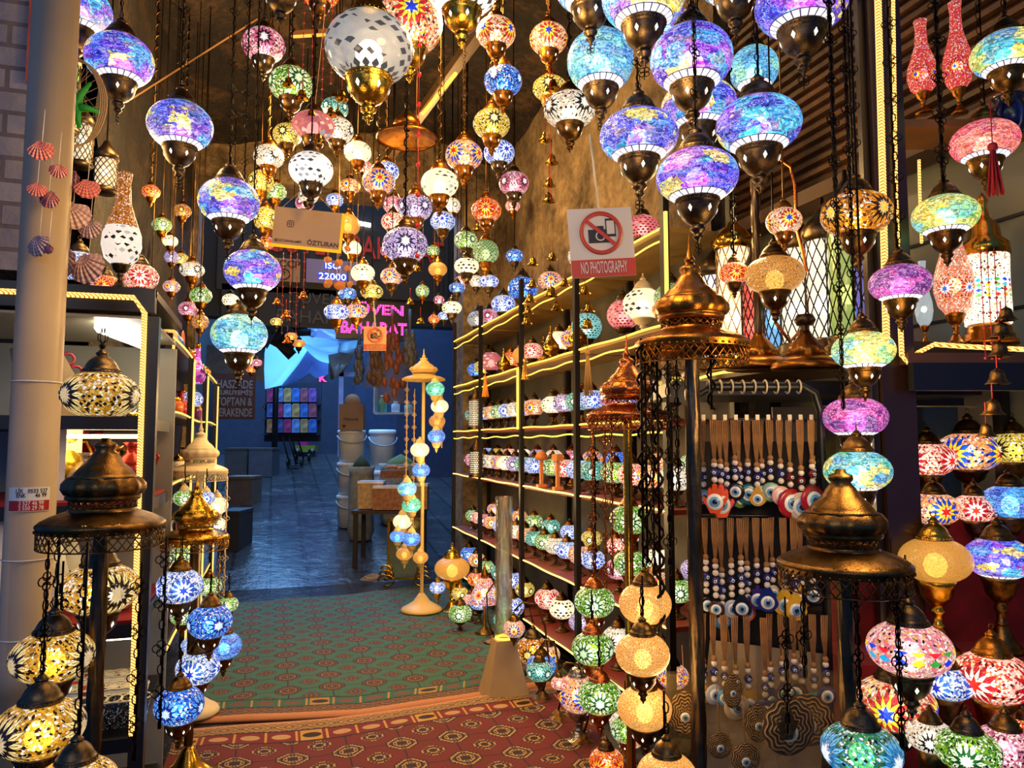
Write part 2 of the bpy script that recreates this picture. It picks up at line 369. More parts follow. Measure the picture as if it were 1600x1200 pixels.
def m_bowl(hi):
    k_ = ('bowl', hi)
    if k_ in MESH: return MESH[k_]
    def f(b):
        seg = 28 if hi else 10
        b.lathe([(.50, .02), (.545, .0), (.55, -.04), (.52, -.06), (.525, -.09), (.50, -.12), (.485, -.16), (.46, -.3), (.40, -.43), (.31, -.54), (.21, -.61), (.15, -.65), (.16, -.69), (.19, -.73), (.18, -.78), (.12, -.83), (.10, -.9), (.13, -.93), (.1, -.98), (.05, -1.02), (.03, -1.1), (.0001, -1.12)], seg)
        if hi:
            for i in range(34): a = 2*PI*i/34; b.ball((.525*math.cos(a), .525*math.sin(a), -.075), .02, 4)
    def g_(b):
        f(b); b.nb = len(b.f)
        if hi:
            for i in range(6): b.add([(.487, 0, -.225), (.469, .05, -.31), (.431, 0, -.40), (.469, -.05, -.31)], [(0, 1, 2, 3)], False, Matrix.Rotation(2*PI*i/6 + .3, 4, 'Z'))
    bb = MB(); g_(bb); m = bb.mesh('bowl'); MESH[k_] = m
    if hi:
        m.materials.append(metal('bronze')); m.materials.append(CUTM)
        for q in range(bb.nb, len(bb.f)): m.polygons[q].material_index = 1
    return m
def m_foot(h=1.0, ribs=True, hi=True):
    """table foot: cup under the globe down to a flared ribbed foot; top at z=0, bottom at -h"""
    def f(b):
        k = h; seg = 28 if hi else 12
        b.lathe([(.50, .02), (.54, .0), (.53, -.06*k), (.47, -.1*k), (.42, -.22*k), (.25, -.32*k), (.15, -.36*k), (.2, -.4*k), (.2, -.44*k), (.13, -.48*k), (.13, -.58*k), (.19, -.61*k), (.14, -.65*k)], seg, caps=False)
        b.lathe([(.14, -.65*k), (.2, -.68*k), (.3, -.8*k), (.42, -.88*k), (.5, -.91*k)], seg, rib=14 if (ribs and hi) else 0, ribd=.05, caps=False)
        b.lathe([(.5, -.91*k), (.56, -.93*k), (.58, -.97*k), (.57, -1.0*k)], seg)
    return shared(('foot', h, ribs, hi), f)
def halo_mat():
    g = NG('bulb_glow_shell'); e = g.n('Emission', {'Color': (1, .9, .72, 1), 'Strength': 2.4}).outputs[0]; t = g.n('BsdfTransparent').outputs[0]
    m = g.done(g.n('MixShader', {0: .78, 1: e, 2: t}).outputs[0]); m.cycles.emission_sampling = 'NONE'; return m
HALO = halo_mat()  # added glowing shell that softens the bright spot round each bulb
def m_bulb(): return shared('bulb', lambda b: b.ball((0, 0, 0), 1.0, 12, sz=1.15))
def m_chain(L, kind):
    L = max(0.1, round(L*10)/10)
    def f(b):
        if kind == 'cord':
            b.tube([(0, 0, 0), (0.004, 0, L*.33), (-.003, 0.002, L*.66), (0, 0, L)], .0035, 5)
        elif kind == 'wrapped':        # cord with a chain wound round it
            b.tube([(0, 0, 0), (0, 0, L)], .004, 5); n = int(L/.05)
            b.tube([(.011*math.cos(i*1.1), .011*math.sin(i*1.1), L*i/(n*4)) for i in range(n*4+1)], .0042, 4)
        elif kind == 'bead':
            b.tube([(0, 0, 0), (0, 0, L)], .0015, 4)
            for i in range(int(L/.12)): b.ball((0, 0, .06+i*.12), .008, 6)
        else:                          # ornamental chain: rosettes of rings and long links
            z = 0.0; i = 0; b.tube([(0.004, 0.004, 0), (0.004, 0.004, L)], .0028, 4)
            while z < L-.05:
                if i % 4 == 3:
                    for q in range(4):
                        a = q*PI/2; b.ring((.011*math.cos(a), 0, z+.02+.011*math.sin(a)), .010, .0018, 8, 3, 'Y')
                    z += .044
                else:
                    b.ring((0, 0, z+.014), .0065, .0020, 8, 3, 'Y' if i % 2 else 'X', sy=2.1); z += .024
                i += 1
    return shared(('chain', kind, L), f)
def m_tip():
    def f(b):
        for q in range(4): a = q*PI/2 + PI/4; b.ring((.07*math.cos(a), 0, -.09+.07*math.sin(a)), .065, .013, 8, 4, 'Y')
        b.tube([(0, 0, 0.05), (0, 0, -.28)], .012, 4)
    return shared('tip', f)
HS = {'oval': 0.78, 'flat': 0.66, 'round': 0.93}
XR_ = 1.95; PLACED = []; CFL = [0]
def ceil_z(x, y): return 4.55 + .5*math.sin(PI*min(1, max(0, (x+1.6)/5.4)))
def cyls(c, R, ry, chain_top):
    return [(c.x, c.y, c.z-ry*R*.9, c.z+ry*R*.9, R), (c.x, c.y, c.z+(zb(ry)-1.12)*R, c.z+(zt(ry)+.66)*R, R*.5), (c.x, c.y, c.z, chain_top, .011)]
def clash(A):
    n = 0
    for B in PLACED:
        for p in A:
            for q in B:
                if p[2] < q[3] and q[2] < p[3] and (p[0]-q[0])**2 + (p[1]-q[1])**2 < (p[4]+q[4]+(.004 if p[4] > .02 or q[4] > .02 else -.03))**2: n += 1
    return n
def hanging_lamp(px, py, rx, R, mat, met, label, style='oval', group=None, chain='cord', top=None, tip=False, b=None, up=None):
    """hanging mosaic lamp whose globe centre is seen at px, py with half-width rx"""
    b0 = b or min(7.15, F*R/rx); ry = HS[style]; hi = rx >= 24; best = None
    for k in (0, .02, -.02, .04, -.04, .06, -.06, .09, -.09, .12, -.12, .15, -.15, .19, -.19, .23, -.23, .28):
        b = b0*(1+k); R = rx*b/F; c = PB(px, py, b); ct = (ceil_z(c.x, c.y)+.05) if up is None else c.z+(zt(ry)+.66)*R+up
        n = clash(cyls(c, R, ry, ct)) + (4 if (c.x > XR_-R-.03 and c.z-1.9*R < 2.95 and c.y > 3.3) or (c.x < -.78+R and c.y > 3.9) or c.y > 7.95 else 0)
        if best is None or n < best[0]: best = (n, b, R, c, ct)
        if n == 0: break
    n, b, R, c, ct = best; CFL[0] += n > 0; PLACED.append(cyls(c, R, ry, ct)); low = zb(ry) - 1.12
    if top is None: top = ct
    t = thing('hanging_lamp', label, 'lamp', c + Vector((0, 0, low*R)), group, random.uniform(0, 6))
    h = Vector((0, 0, -low*R))
    ob('glass_globe', m_globe(ry, 32 if hi else 16), mat, t, h, sc=R)
    ob('bulb', m_bulb(), BULB, t, h + Vector((0, 0, -.18*R)), sc=R*.32)
    if rx >= 12: ob('glow_shell', m_bulb(), HALO, t, h + Vector((0, 0, -.16*R)), sc=R*.52)
    mm = metal(met)
    ob('cap', m_cap(hi), mm, t, h + Vector((0, 0, zt(ry)*R)), sc=R)
    ob('bowl', m_bowl(hi), mm, t, h + Vector((0, 0, zb(ry)*R)), sc=R)
    if tip: ob('finial', m_tip(), metal('dark'), t, (0, 0, 0), sc=R)
    L = (top - (c.z + (zt(ry)+.66)*R)) if up is None else up
    if L > 0.06: ob('chain', m_chain(L, chain), metal('dark' if met not in ('gold', 'amberbrass') else 'antique'), t, h + Vector((0, 0, (zt(ry)+.64)*R)))
    return t
def table_lamp(loc, R, mat, met, label, style='oval', foot=1.1, group=None, hi=None, cap=True, name='table_lamp', lit=True):
    """lamp standing at loc (centre of the underside of its foot)"""
    ry = HS[style]; hi = R > .065 if hi is None else hi; H = (foot - zb(ry))*R
    t = thing(name, label, 'lamp', loc, group, random.uniform(0, 6)); h = Vector((0, 0, H))
    ob('glass_globe', m_globe(ry, 32 if hi else 16), mat, t, h, sc=R)
    if lit: ob('bulb', m_bulb(), BULB, t, h + Vector((0, 0, -.15*R)), sc=R*.32); ob('glow_shell', m_bulb(), HALO, t, h + Vector((0, 0, -.1*R)), sc=R*.5)
    ob('foot', m_foot(foot, True, hi), metal(met), t, h + Vector((0, 0, zb(ry)*R)), sc=R)
    if cap: ob('cap', m_cap(hi), metal(met), t, h + Vector((0, 0, zt(ry)*R)), sc=R)
    return t
def table_lamp_at(px, py, rx, b, mat, met, label, style='oval', foot=1.1, **k):
    """globe centre seen at px, py, at distance b"""
    R = rx*b/F; ry = HS[style]; c = PB(px, py, b)
    return table_lamp(c - Vector((0, 0, (foot - zb(ry))*R)), R, mat, met, label, style, foot, **k)
def lattice(b, r, z0, z1, n=14, rows=8, w=.004, bulge=0.0):
    """diamond lattice on a cylinder"""
    h = z1-z0
    for s in (1, -1):
        for i in range(n):
            pts = []
            for j in range(rows+1):
                a = 2*PI*i/n + s*PI*j/n*1.0*2*0.5*2/2; u = j/rows; rr = r + bulge*math.sin(PI*u)
                pts.append((rr*math.cos(a), rr*math.sin(a), z0+h*u))
            b.tube(pts, w, 3)
    return b
# ================================================================ the setting
def stone_mat(name, c1, c2, c3, sc=1.6, rough=0.8):
    g = NG(name); o = g.obj(); n = g.noise(o, sc, 8, 0.65, 0.4); n2 = g.noise(o, sc*9, 6, 0.7)
    v = g.voro(o, sc*2.2, 'DISTANCE_TO_EDGE')
    f = g.ma('ADD', g.ma('MULTIPLY', n, 0.6), g.ma('MULTIPLY', n2, 0.4))
    col = g.ramp(f, ((0.38, C(c1)), (0.5, C(c2)), (0.62, C(c3))))
    return g.done(g.bsdf(Base_Color=col, Roughness=rough, Normal=g.bump(g.ma('ADD', f, g.ma('MULTIPLY', g.ma('LESS_THAN', v, 0.02), -0.1)), 1.0, 0.09)))
def floor_mat():
    g = NG('wet_stone_floor'); o = g.obj(); rot = g.n('Mapping', {'Vector': o, 'Rotation': (0, 0, PI/2)}).outputs[0]
    br = g.n('TexBrick', {'Vector': rot, 'Scale': 1.0, 'Mortar Size': 0.02, 'Brick Width': 0.95, 'Row Height': 0.42, 'Color1': (0.02, 0.022, 0.028, 1), 'Color2': (0.04, 0.043, 0.05, 1), 'Mortar': (0.004, 0.004, 0.006, 1)})
    n = g.noise(o, 7, 6, 0.65); n2 = g.noise(o, 2.0, 3)
    ro = g.ramp(g.ma('ADD', g.ma('MULTIPLY', n, .55), g.ma('MULTIPLY', n2, .45)), ((0.42, (0.04,)*3), (0.66, (0.34,)*3)))
    h = g.ma('ADD', g.ma('MULTIPLY', n, 0.8), g.ma('MULTIPLY', br.outputs['Fac'], -0.6))
    return g.done(g.bsdf(Base_Color=g.mix(g.ma('MULTIPLY', n, .6), br.outputs[0], (0.05, 0.055, 0.06, 1)), Roughness=ro, Normal=g.bump(h, 0.7, 0.02), Specular_IOR_Level=0.9))
def brick_white():
    g = NG('white_painted_brick'); o = g.obj(); m = g.n('Mapping', {'Vector': o, 'Rotation': (PI/2, 0, 0)}).outputs[0]
    br = g.n('TexBrick', {'Vector': m, 'Scale': 1.0, 'Mortar Size': 0.008, 'Brick Width': 0.24, 'Row Height': 0.085, 'Color1': C('#a8a098'), 'Color2': C('#8c8480'), 'Mortar': C('#6a5a50')})
    n = g.noise(o, 14, 5)
    return g.done(g.bsdf(Base_Color=g.mix(g.ma('MULTIPLY', n, .5), br.outputs[0], C('#8d8078')), Roughness=.8, Normal=g.bump(g.ma('ADD', n, g.ma('MULTIPLY', br.outputs['Fac'], -1.5)), .8, .02)))
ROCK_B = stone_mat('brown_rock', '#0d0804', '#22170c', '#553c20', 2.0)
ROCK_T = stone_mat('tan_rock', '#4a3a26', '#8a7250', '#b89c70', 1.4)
DARKBLUE = plain('#121826', 0.7); BLACK = plain('#0c0b0a', 0.4); SOOT = plain('#14110e', .7)
RS, RY = .125, 8.6                     # the alley climbs beyond the shop
fb = MB().box((0, 2.3, -.05), (14, 12.6, .1))
fb.add([(-7, RY, 0), (7, RY, 0), (7, 30, (30-RY)*RS), (-7, 30, (30-RY)*RS), (-7, RY, -.1), (7, RY, -.1), (7, 30, -.1), (-7, 30, -.1)], [(0, 1, 2, 3), (7, 6, 5, 4), (0, 4, 5, 1), (2, 6, 7, 3)])
struct('floor', fb, floor_mat())
def RG(px, py):
    r = ray(px, py); k = (CZ + RY*RS)/(r.y*RS - r.z); return CAM + r*k
def rough_grid(n, m, fn, amp, seed):
    from mathutils import noise as mn
    b = MB(); vs = []
    for i in range(n+1):
        for j in range(m+1):
            p, nr = fn(i/n, j/m); k = mn.fractal(Vector(p)*1.3 + Vector((seed, 0, 0)), 1.0, 2.0, 4)
            vs.append(Vector(p) + Vector(nr)*(k*amp))
    fs = [(i*(m+1)+j, (i+1)*(m+1)+j, (i+1)*(m+1)+j+1, i*(m+1)+j+1) for i in range(n) for j in range(m)]
    b.add(vs, fs, True); return b
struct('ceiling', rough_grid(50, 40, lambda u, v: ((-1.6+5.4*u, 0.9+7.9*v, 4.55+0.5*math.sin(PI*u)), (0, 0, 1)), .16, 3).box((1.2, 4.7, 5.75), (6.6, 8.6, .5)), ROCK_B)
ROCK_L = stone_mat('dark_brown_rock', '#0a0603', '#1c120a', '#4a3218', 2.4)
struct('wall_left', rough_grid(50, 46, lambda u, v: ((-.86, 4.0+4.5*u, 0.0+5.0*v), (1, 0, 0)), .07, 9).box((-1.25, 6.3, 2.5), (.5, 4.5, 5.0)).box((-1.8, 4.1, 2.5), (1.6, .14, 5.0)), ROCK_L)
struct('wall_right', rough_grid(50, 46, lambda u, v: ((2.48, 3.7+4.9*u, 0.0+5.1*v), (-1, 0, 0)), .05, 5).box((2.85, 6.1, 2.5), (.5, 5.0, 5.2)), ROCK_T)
bw = MB().box((1.0, 8.45, 4.85), (4.4, .5, .9)).box((-1.05, 8.45, 2.2), (.5, .5, 4.4)).box((2.35, 8.45, 2.2), (.55, .5, 4.4))
struct('wall_back', bw, ROCK_T)
# left brick pier and the pale pipe in front of it
a_ = AB(-1.62, 2.25, 0)
struct('wall_pier', MB().box((-1.23, 3.16, 3.4), (.86, .2, 2.36), 0), brick_white())
t = ob('poster', MB().box((0, 0, 0), (.10, .01, .42)), plain('#c04820', .6, 0, .5, 8), None, (-.845, 3.04, 3.13)); tag(t, 'narrow orange red poster on the white brick by the pipe', 'poster')
p0 = PB(58, 600, 2.25)
pip = thing('drain_pipe', 'thick cream painted pipe standing before the white brick pier', 'pipe', (p0.x, p0.y, 0))
ob('pipe', MB().lathe([(.066, 0), (.066, .86), (.078, .87), (.078, .93), (.066, .94), (.066, 3.4)], 28), plain('#b09a78', .5, 0, .2, 3), pip)
for z in (1.25, 1.78, 1.02): ob('cable_tie', MB().ring((0, 0, z), .067, .003, 24, 4), plain('#e8e0d0', .4), pip)
stk = thing('phone_sticker', 'red and white phone number sticker wrapped on the cream pipe', 'sticker', (p0.x, p0.y, 1.39))
def curved(r, a0, a1, z0, z1, n=10, t=.002):
    b = MB(); vs = []
    for rr in (r, r+t):
        for i in range(n+1):
            a = a0+(a1-a0)*i/n; vs += [(rr*math.cos(a), rr*math.sin(a), z0), (rr*math.cos(a), rr*math.sin(a), z1)]
    o = 2*(n+1); fs = []
    for i in range(n): fs += [(2*i, 2*i+1, 2*i+3, 2*i+2), (o+2*i, o+2*i+2, o+2*i+3, o+2*i+1), (2*i, 2*i+2, o+2*i+2, o+2*i), (2*i+1, o+2*i+1, o+2*i+3, 2*i+3)]
    fs += [(0, o, o+1, 1), (2*n, 2*n+1, o+2*n+1, o+2*n)]
    return b.add(vs, fs)
fa = math.atan2(-p0.y, -p0.x)
ob('white_panel', curved(.0665, fa-.95, fa+.75, .004, .075), plain('#f0ead8', .4, 0, .05), stk)
ob('red_panel', curved(.0672, fa-.92, fa+.72, .006, .036), plain('#b02018', .4, 0, .05), stk)
def bend_text(txt, size, z, mat, sx=.8):
    m = text_mesh(txt, size, .001)
    for v in m.vertices:
        a = fa + v.co.x*sx/.0695; r = .0695 - v.co.y; v.co = (r*math.cos(a), r*math.sin(a), z+v.co.z)
    m.materials.clear(); return ob('lettering', m, mat, stk)
bend_text('LİK   0533 527', .017, .064, BLACK); bend_text('ENK      46 99', .017, .051, BLACK)
bend_text('3 527 46 99', .017, .028, plain('#f5f0e8', .4)); bend_text('2 550 29 78', .017, .014, plain('#f5f0e8', .4))
# roller shutter above the lantern shelf
def shutter_mat():
    g = NG('brown_shutter'); o = g.obj(); n = g.noise(o, 3.5, 6, .7); n2 = g.noise(o, 30, 3)
    col = g.ramp(n, ((.4, C('#2c1c12')), (.6, C('#5a3a22')), (.68, C('#6a4526')), (.72, C('#a09080'))))
    return g.done(g.bsdf(Base_Color=col, Roughness=.5, Metallic=.3, Normal=g.bump(n2, .2)))
b = MB(); z = 2.82
while z < 4.6:
    prof = [(2.61, z), (2.57, z+.01), (2.56, z+.028), (2.575, z+.046), (2.61, z+.058)]
    vs = [(x, 1.75, zz) for x, zz in prof] + [(x, 3.66, zz) for x, zz in prof]
    b.add(vs, [(i, i+1, i+6, i+5) for i in range(4)], False); z += .058
b.box((2.625, 2.70, 3.7), (.02, 1.9, 1.8))
tag(ob('roller_shutter', b, shutter_mat()), 'brown ribbed roller shutter with flaking paint above the tall lattice lanterns', 'shutter')
struct('trim_1', MB().box((2.52, 2.75, 2.79), (.16, 2.0, .07)), plain('#4a3018', .5))
# alley beyond
wl = MB().box((-1.75, 17, 3.0), (.5, 17, 6)); struct('wall_alley_left', wl, DARKBLUE)
struct('wall_alley_right', MB().box((4.0, 17, 3.5), (.5, 17, 7)), plain('#141a28', .7))
struct('wall_alley_end', MB().box((1.2, 22.6, 2.6), (6, .3, 6.2)), plain('#243050', .7))
struct('wall_alley_facade', MB().box((1.1, 10.35, 3.98), (5.4, .3, 1.5)), plain('#0e1016', .7, 0, .2))
# dark blue door leaf just inside the opening on the left
d = MB().box((-.98, 8.9, 2.2), (.06, .9, 4.4)).box((-.94, 8.9, 3.1), (.03, .62, 1.1)).box((-.94, 8.9, 1.6), (.03, .62, 1.4))
dr = struct('door_1', d, plain('#283450', .5))
# ================================================================ ceiling timber and wires
def beam(p, q, w, h, mat, nm='ceiling_beam', label=''):
    p, q = Vector(p), Vector(q); d = (q-p); M = Matrix.Translation((p+q)/2) @ d.to_track_quat('Y', 'Z').to_matrix().to_4x4()
    o = ob(nm, MB().box((0, 0, 0), (w, d.length, h), 0, M), mat)
    return o
t = beam(PB(775, 15, 4.2), PB(612, 240, 6.6), .07, .07, plain('#5a4226', .6)); tag(t, 'slanting wooden beam with a lit edge under the dark ceiling', 'beam')
st = ob('led_strip', MB().tube([PB(712, 115, 4.8), PB(660, 178, 5.6)], .012, 6), glow('#ffb030', 5.0)); tag(st, 'short warm light strip along the slanting ceiling beam', 'light strip')
t = beam(PB(455, 54, 4.4), PB(520, 50, 4.4), .035, .03, plain('#a8783c', .6)); tag(t, 'short pale wooden stick hanging beside the large clear glass lamp', 'stick')
t = beam(PB(205, 155, 3.6), PB(402, 30, 4.2), .008, .008, plain('#b08048', .6)); tag(t, 'thin bamboo rod slanting across the brown rock wall', 'rod')
# ================================================================ carpets
def carpet_mat(name, field, field2, gul, gul2, line, border):
    g = NG(name); o = g.obj(); x, y, z = g.xyz(o)[0:3]
    def med(sx, sy, ox, oy, R):
        u = g.ma('SUBTRACT', g.ma('FRACT', g.ma('ADD', g.ma('DIVIDE', x, sx), ox)), .5); v = g.ma('SUBTRACT', g.ma('FRACT', g.ma('ADD', g.ma('DIVIDE', y, sy), oy)), .5)
        u = g.ma('MULTIPLY', g.ma('ABSOLUTE', u), sx); v = g.ma('MULTIPLY', g.ma('ABSOLUTE', v), sy)
        d = g.ma('MAXIMUM', g.ma('MAXIMUM', u, v), g.ma('MULTIPLY', g.ma('ADD', u, v), .74)); return g.ma('DIVIDE', d, R), u, v
    S = .27; d1, u1, v1 = med(S, S, 0, 0, .082); d2, u2, v2 = med(S, S, .5, .5, .066)
    n = g.noise(o, 60, 3, .7); n1 = g.noise(o, 2.2, 3)
    def rings(d, u, v):
        pt = g.ma('SINE', g.ma('MULTIPLY', u, 220)); pt2 = g.ma('SINE', g.ma('MULTIPLY', v, 220)); chk = g.ma('MULTIPLY', pt, pt2)
        rg = g.ramp(d, ((0, C(gul2)), (.2, C(line)), (.32, C(gul)), (.55, C(gul2)), (.62, C(line)), (.72, C(gul)), (.9, C(line))), 'CONSTANT')
        return g.mix(g.ma('GREATER_THAN', chk, .25), rg, C(line))
    base = g.mix(n1, C(field), C(field2))
    gx = g.ma('LESS_THAN', u1, .004); gy = g.ma('LESS_THAN', v1, .004)
    base = g.mix(g.ma('MAXIMUM', gx, gy), base, C(line))
    base = g.mix(g.ma('LESS_THAN', d1, 1.0), base, rings(d1, u1, v1))
    sp = g.ma('LESS_THAN', g.ma('ADD', d2, g.ma('MULTIPLY', g.ma('SINE', g.ma('MULTIPLY', g.ma('ADD', u2, v2), 170)), .22)), .85)
    base = g.mix(sp, base, rings(d2, u2, v2))
    # border bands measured from the near edge (object y = 0) and the side edges
    uv = g.n('UVMap'); uu, vv, _ = g.xyz(uv.outputs[0])[0:3]
    bu = g.ma('FRACT', g.ma('MULTIPLY', uu, 1/.62)); 
    sq = g.ma('LESS_THAN', g.ma('ABSOLUTE', g.ma('SUBTRACT', bu, .12)), .09)
    sm = g.ma('FRACT', g.ma('MULTIPLY', uu, 1/.155)); oval = g.ma('LESS_THAN', g.ma('ADD', g.ma('POWER', g.ma('MULTIPLY', g.ma('SUBTRACT', sm, .5), 3.2), 2.0), g.ma('POWER', g.ma('DIVIDE', g.ma('SUBTRACT', vv, .235), .03), 2.0)), 1.0)
    bar = g.ma('GREATER_THAN', g.ma('ABSOLUTE', g.ma('SUBTRACT', sm, .5)), .46)
    bd = g.mix(sq, C(field), C(border)); bd = g.mix(oval, bd, C(gul)); bd = g.mix(bar, bd, C(border))
    bd = g.mix(g.ma('MULTIPLY', sq, oval), bd, C(line))
    zz = g.ma('ABSOLUTE', g.ma('SUBTRACT', g.ma('FRACT', g.ma('MULTIPLY', uu, 6.0)), .5)); dz = g.ma('FRACT', g.ma('MULTIPLY', g.ma('ADD', zz, g.ma('MULTIPLY', g.ma('ABSOLUTE', g.ma('SUBTRACT', vv, .11)), 9.0)), 3.0))
    zig = g.ramp(dz, ((0, C(gul)), (.35, C(line)), (.6, C(border)), (.8, C(line))), 'CONSTANT')
    fringe = g.mix(n, C('#c06a50'), C('#d8a068'))
    col = g.mix(g.ma('LESS_THAN', vv, .31), base, C(line)); col = g.mix(g.ma('LESS_THAN', vv, .295), col, bd)
    col = g.mix(g.ma('LESS_THAN', vv, .175), col, C(line)); col = g.mix(g.ma('LESS_THAN', vv, .16), col, zig); col = g.mix(g.ma('LESS_THAN', vv, .06), col, fringe)
    col = g.mix(g.ma('MULTIPLY', n, .35), col, (0.02, 0.015, 0.01, 1))
    return g.done(g.bsdf(Base_Color=col, Roughness=.85, Normal=g.bump(n, .4, .004)))
def carpet(pts_near, pts_far, z0, mat, label, nx=60, ny=70, wav=.008, rot=0):
    """grid between a near edge polyline and a far edge polyline (ground points)"""
    from mathutils import noise as mn
    def poly(pts, u):
        u *= len(pts)-1; i = min(int(u), len(pts)-2); f = u-i; return Vector(pts[i]).lerp(Vector(pts[i+1]), f)
    vs, uv = [], []
    for k in (0, 1):
        for i in range(nx+1):
            for j in range(ny+1):
                a, b = poly(pts_near, i/nx), poly(pts_far, i/nx); p = a.lerp(b, j/ny)
                h = mn.noise(Vector((p.x*2.3, p.y*2.3, z0*50)))*wav*2 + wav*2
                edge = 1 if 0 < i < nx and 0 < j < ny else 0.3
                vs.append((p.x, p.y, (z0 + h*edge + .008) if k else z0)); uv.append(((a-Vector(pts_near[0])).length, (b-a).length*j/ny))
    N = (nx+1)*(ny+1); fs = []
    for i in range(nx):
        for j in range(ny):
            q = (i*(ny+1)+j, (i+1)*(ny+1)+j, (i+1)*(ny+1)+j+1, i*(ny+1)+j+1); fs.append(tuple(N+v for v in q)); fs.append(q[::-1])
    rim = [i*(ny+1) for i in range(nx+1)] + [nx*(ny+1)+j for j in range(1, ny+1)] + [i*(ny+1)+ny for i in range(nx-1, -1, -1)] + [j for j in range(ny-1, 0, -1)]
    for a, b in zip(rim, rim[1:]+rim[:1]): fs.append((a, b, N+b, N+a))
    m = MB().add(vs, fs, True).mesh('carpet'); l = m.uv_layers.new(name='UVMap')
    for lp in m.loops: l.data[lp.index].uv = uv[lp.vertex_index]
    return tag(ob('carpet', m, mat), label, 'carpet')
def gnd(px, py, z=0.0): p = PZ(px, py, z); return (p.x, p.y)
GREEN = carpet_mat('green_carpet', '#2f6250', '#447058', '#7a4a34', '#c09060', '#2a2018', '#b08838')
RED = carpet_mat('red_carpet', '#7c1616', '#66200f', '#c09860', '#3a1a14', '#2a100c', '#c8963c')
def ext(p, q, t): return (p[0]+(q[0]-p[0])*t, p[1]+(q[1]-p[1])*t)
A, B_, Cc, D_ = gnd(330, 1132), gnd(560, 1122), gnd(700, 1100), gnd(880, 1072)
Fa, Fb, Fc = gnd(360, 945), gnd(560, 930), gnd(735, 905)
carpet([ext(A, B_, -.12), A, B_, Cc, ext(Cc, D_, 1.12)], [(Fa[0]-.12, Fa[1]-.05), Fa, Fb, Fc, (Fc[0]+.12, Fc[1]+.02)], .004, GREEN, 'green patterned oriental carpet lying along the shop aisle')
A, B_, Cc, D_ = gnd(300, 1148), gnd(520, 1132), gnd(680, 1108), gnd(860, 1080)
# red carpet runs towards the camera; its border lies under the green one's edge
carpet([(ext(A, B_, -.1)), A, B_, Cc, ext(Cc, D_, 1.15)], [(-.5, 1.6), (-.5, 1.5), (.4, 1.4), (1.0, 1.5), (1.5, 2.1)], .022, RED, 'red patterned oriental carpet nearest the viewer')
# ================================================================ right-hand shelf racks
LED = glow('#ffcc50', 2.6); LEDW = glow('#ffd878', 2.6)
STEEL = plain('#15120f', .45, .3); BOARD = plain('#7a2a16', .5); BACKP = plain('#5a5340', .7)
XR, XB = 1.95, 2.38
ys = [3.36, 4.56, 5.72, 6.98, 8.15]
ZS = (.20, .66, 1.25, 1.72, 2.22, 2.74)
def post_mesh(h):
    def f(b):
        b.box((0, 0, h/2), (.035, .004, h)); b.box((-.0155, .02, h/2), (.004, .04, h))
        for i in range(int(h/.06)): b.add([(-.0178, .012, .04+i*.06), (-.0178, .026, .04+i*.06), (-.0178, .026, .055+i*.06), (-.0178, .012, .055+i*.06)], [(3, 2, 1, 0)])
    return shared(('post', h), f)
BAYN = ['nearest the evil eye rack', 'second from the evil eye rack', 'third from the evil eye rack', 'beside the alley opening']
def wavy(p, q, r=.008, sag=.012, n=12, k=3.0):
    p, q = Vector(p), Vector(q); return [p.lerp(q, i/n) + Vector((0, 0, sag*math.sin(k*PI*i/n))) for i in range(n+1)]
for i in range(4):
    y0, y1 = ys[i], ys[i+1]
    t = thing('shelf_rack', 'black steel shelf rack with lit edges, ' + BAYN[i], 'shelf rack', (XR, y0, 0), 'steel racks along the tan stone wall')
    for dy in ((.0, y1-y0-.06) if i == 3 else (.0,)):
        ob('post', post_mesh(2.95), STEEL, t, (0, dy+.01, 0)); ob('post', post_mesh(2.95), STEEL, t, (XB-XR-.02, dy+.01, 0))
    for k, z in enumerate(ZS):
        ob('shelf_board', MB().box(((XB-XR)/2, (y1-y0)/2, z-.016), (XB-XR-.01, y1-y0-.05, .026)), BOARD if k not in (4, 5) else plain('#8a6a30', .5), t)
        ob('led_edge', MB().tube(wavy((-.012, .04, z-.01), (-.012, y1-y0-.05, z-.008), sag=.003), .0065, 5), LED if k > 2 else LEDW, t)
        if k in (3, 4, 5): ob('led_edge', MB().tube(wavy((-.005, .04, z-.075), (-.005, y1-y0-.05, z-.085), sag=.006, k=4), .0055, 5), LED, t)
    ob('back_panel', MB().box((XB-XR-.0, (y1-y0)/2, 1.45), (.008, y1-y0-.03, 2.6)), BACKP, t)
t = ob('led_strip', MB().tube([(XR-.02, 3.34, 2.18), (XR-.02, 3.34, 2.8)], .012, 6), LED); tag(t, 'short vertical light strip on the rack post right of the large no photography sign', 'light strip')
t = ob('led_strip', MB().tube([(XR-.03, 5.76, 1.7), (XR-.03, 5.76, 2.2)], .01, 6), LED); tag(t, 'vertical light strip on a rack post above the middle shelf', 'light strip')
# ---- mosaic schemes
M_GREEN = mosaic('#78a828', '#3f7a20', '#c8e8b0', '#104018', '#e8f8d0', '#0c2008')
M_WHITEK = mosaic('#e8dcc8', '#c8b498', '#f0e8d8', '#141010', '#f8f0e0', '#100c0a')
M_BLUEW = mosaic('#c8d8f0', '#4868b8', '#1830b8', '#f0f8ff', '#2858d8', '#101838')
M_SUN = mosaic('#f0b070', '#e08040', '#d02010', '#f8c820', '#1840d0', '#182050')
M_REDW = mosaic('#f0c8b0', '#d85030', '#e02818', '#f8e8d8', '#c01820', '#500810')
M_MULTI = mosaic('#e8c8a0', '#d07848', '#2038c8', '#e8d030', '#c82830', '#302018')
M_AMBER = mosaic('#c87818', '#8a5010', '#f0c050', '#2a1608', '#e09020', '#301808')
M_GOLD = mosaic('#d8a030', '#b07c18', '#c8b080', '#181008', '#f0d890', '#201408', 3, 1.2, 1.15)
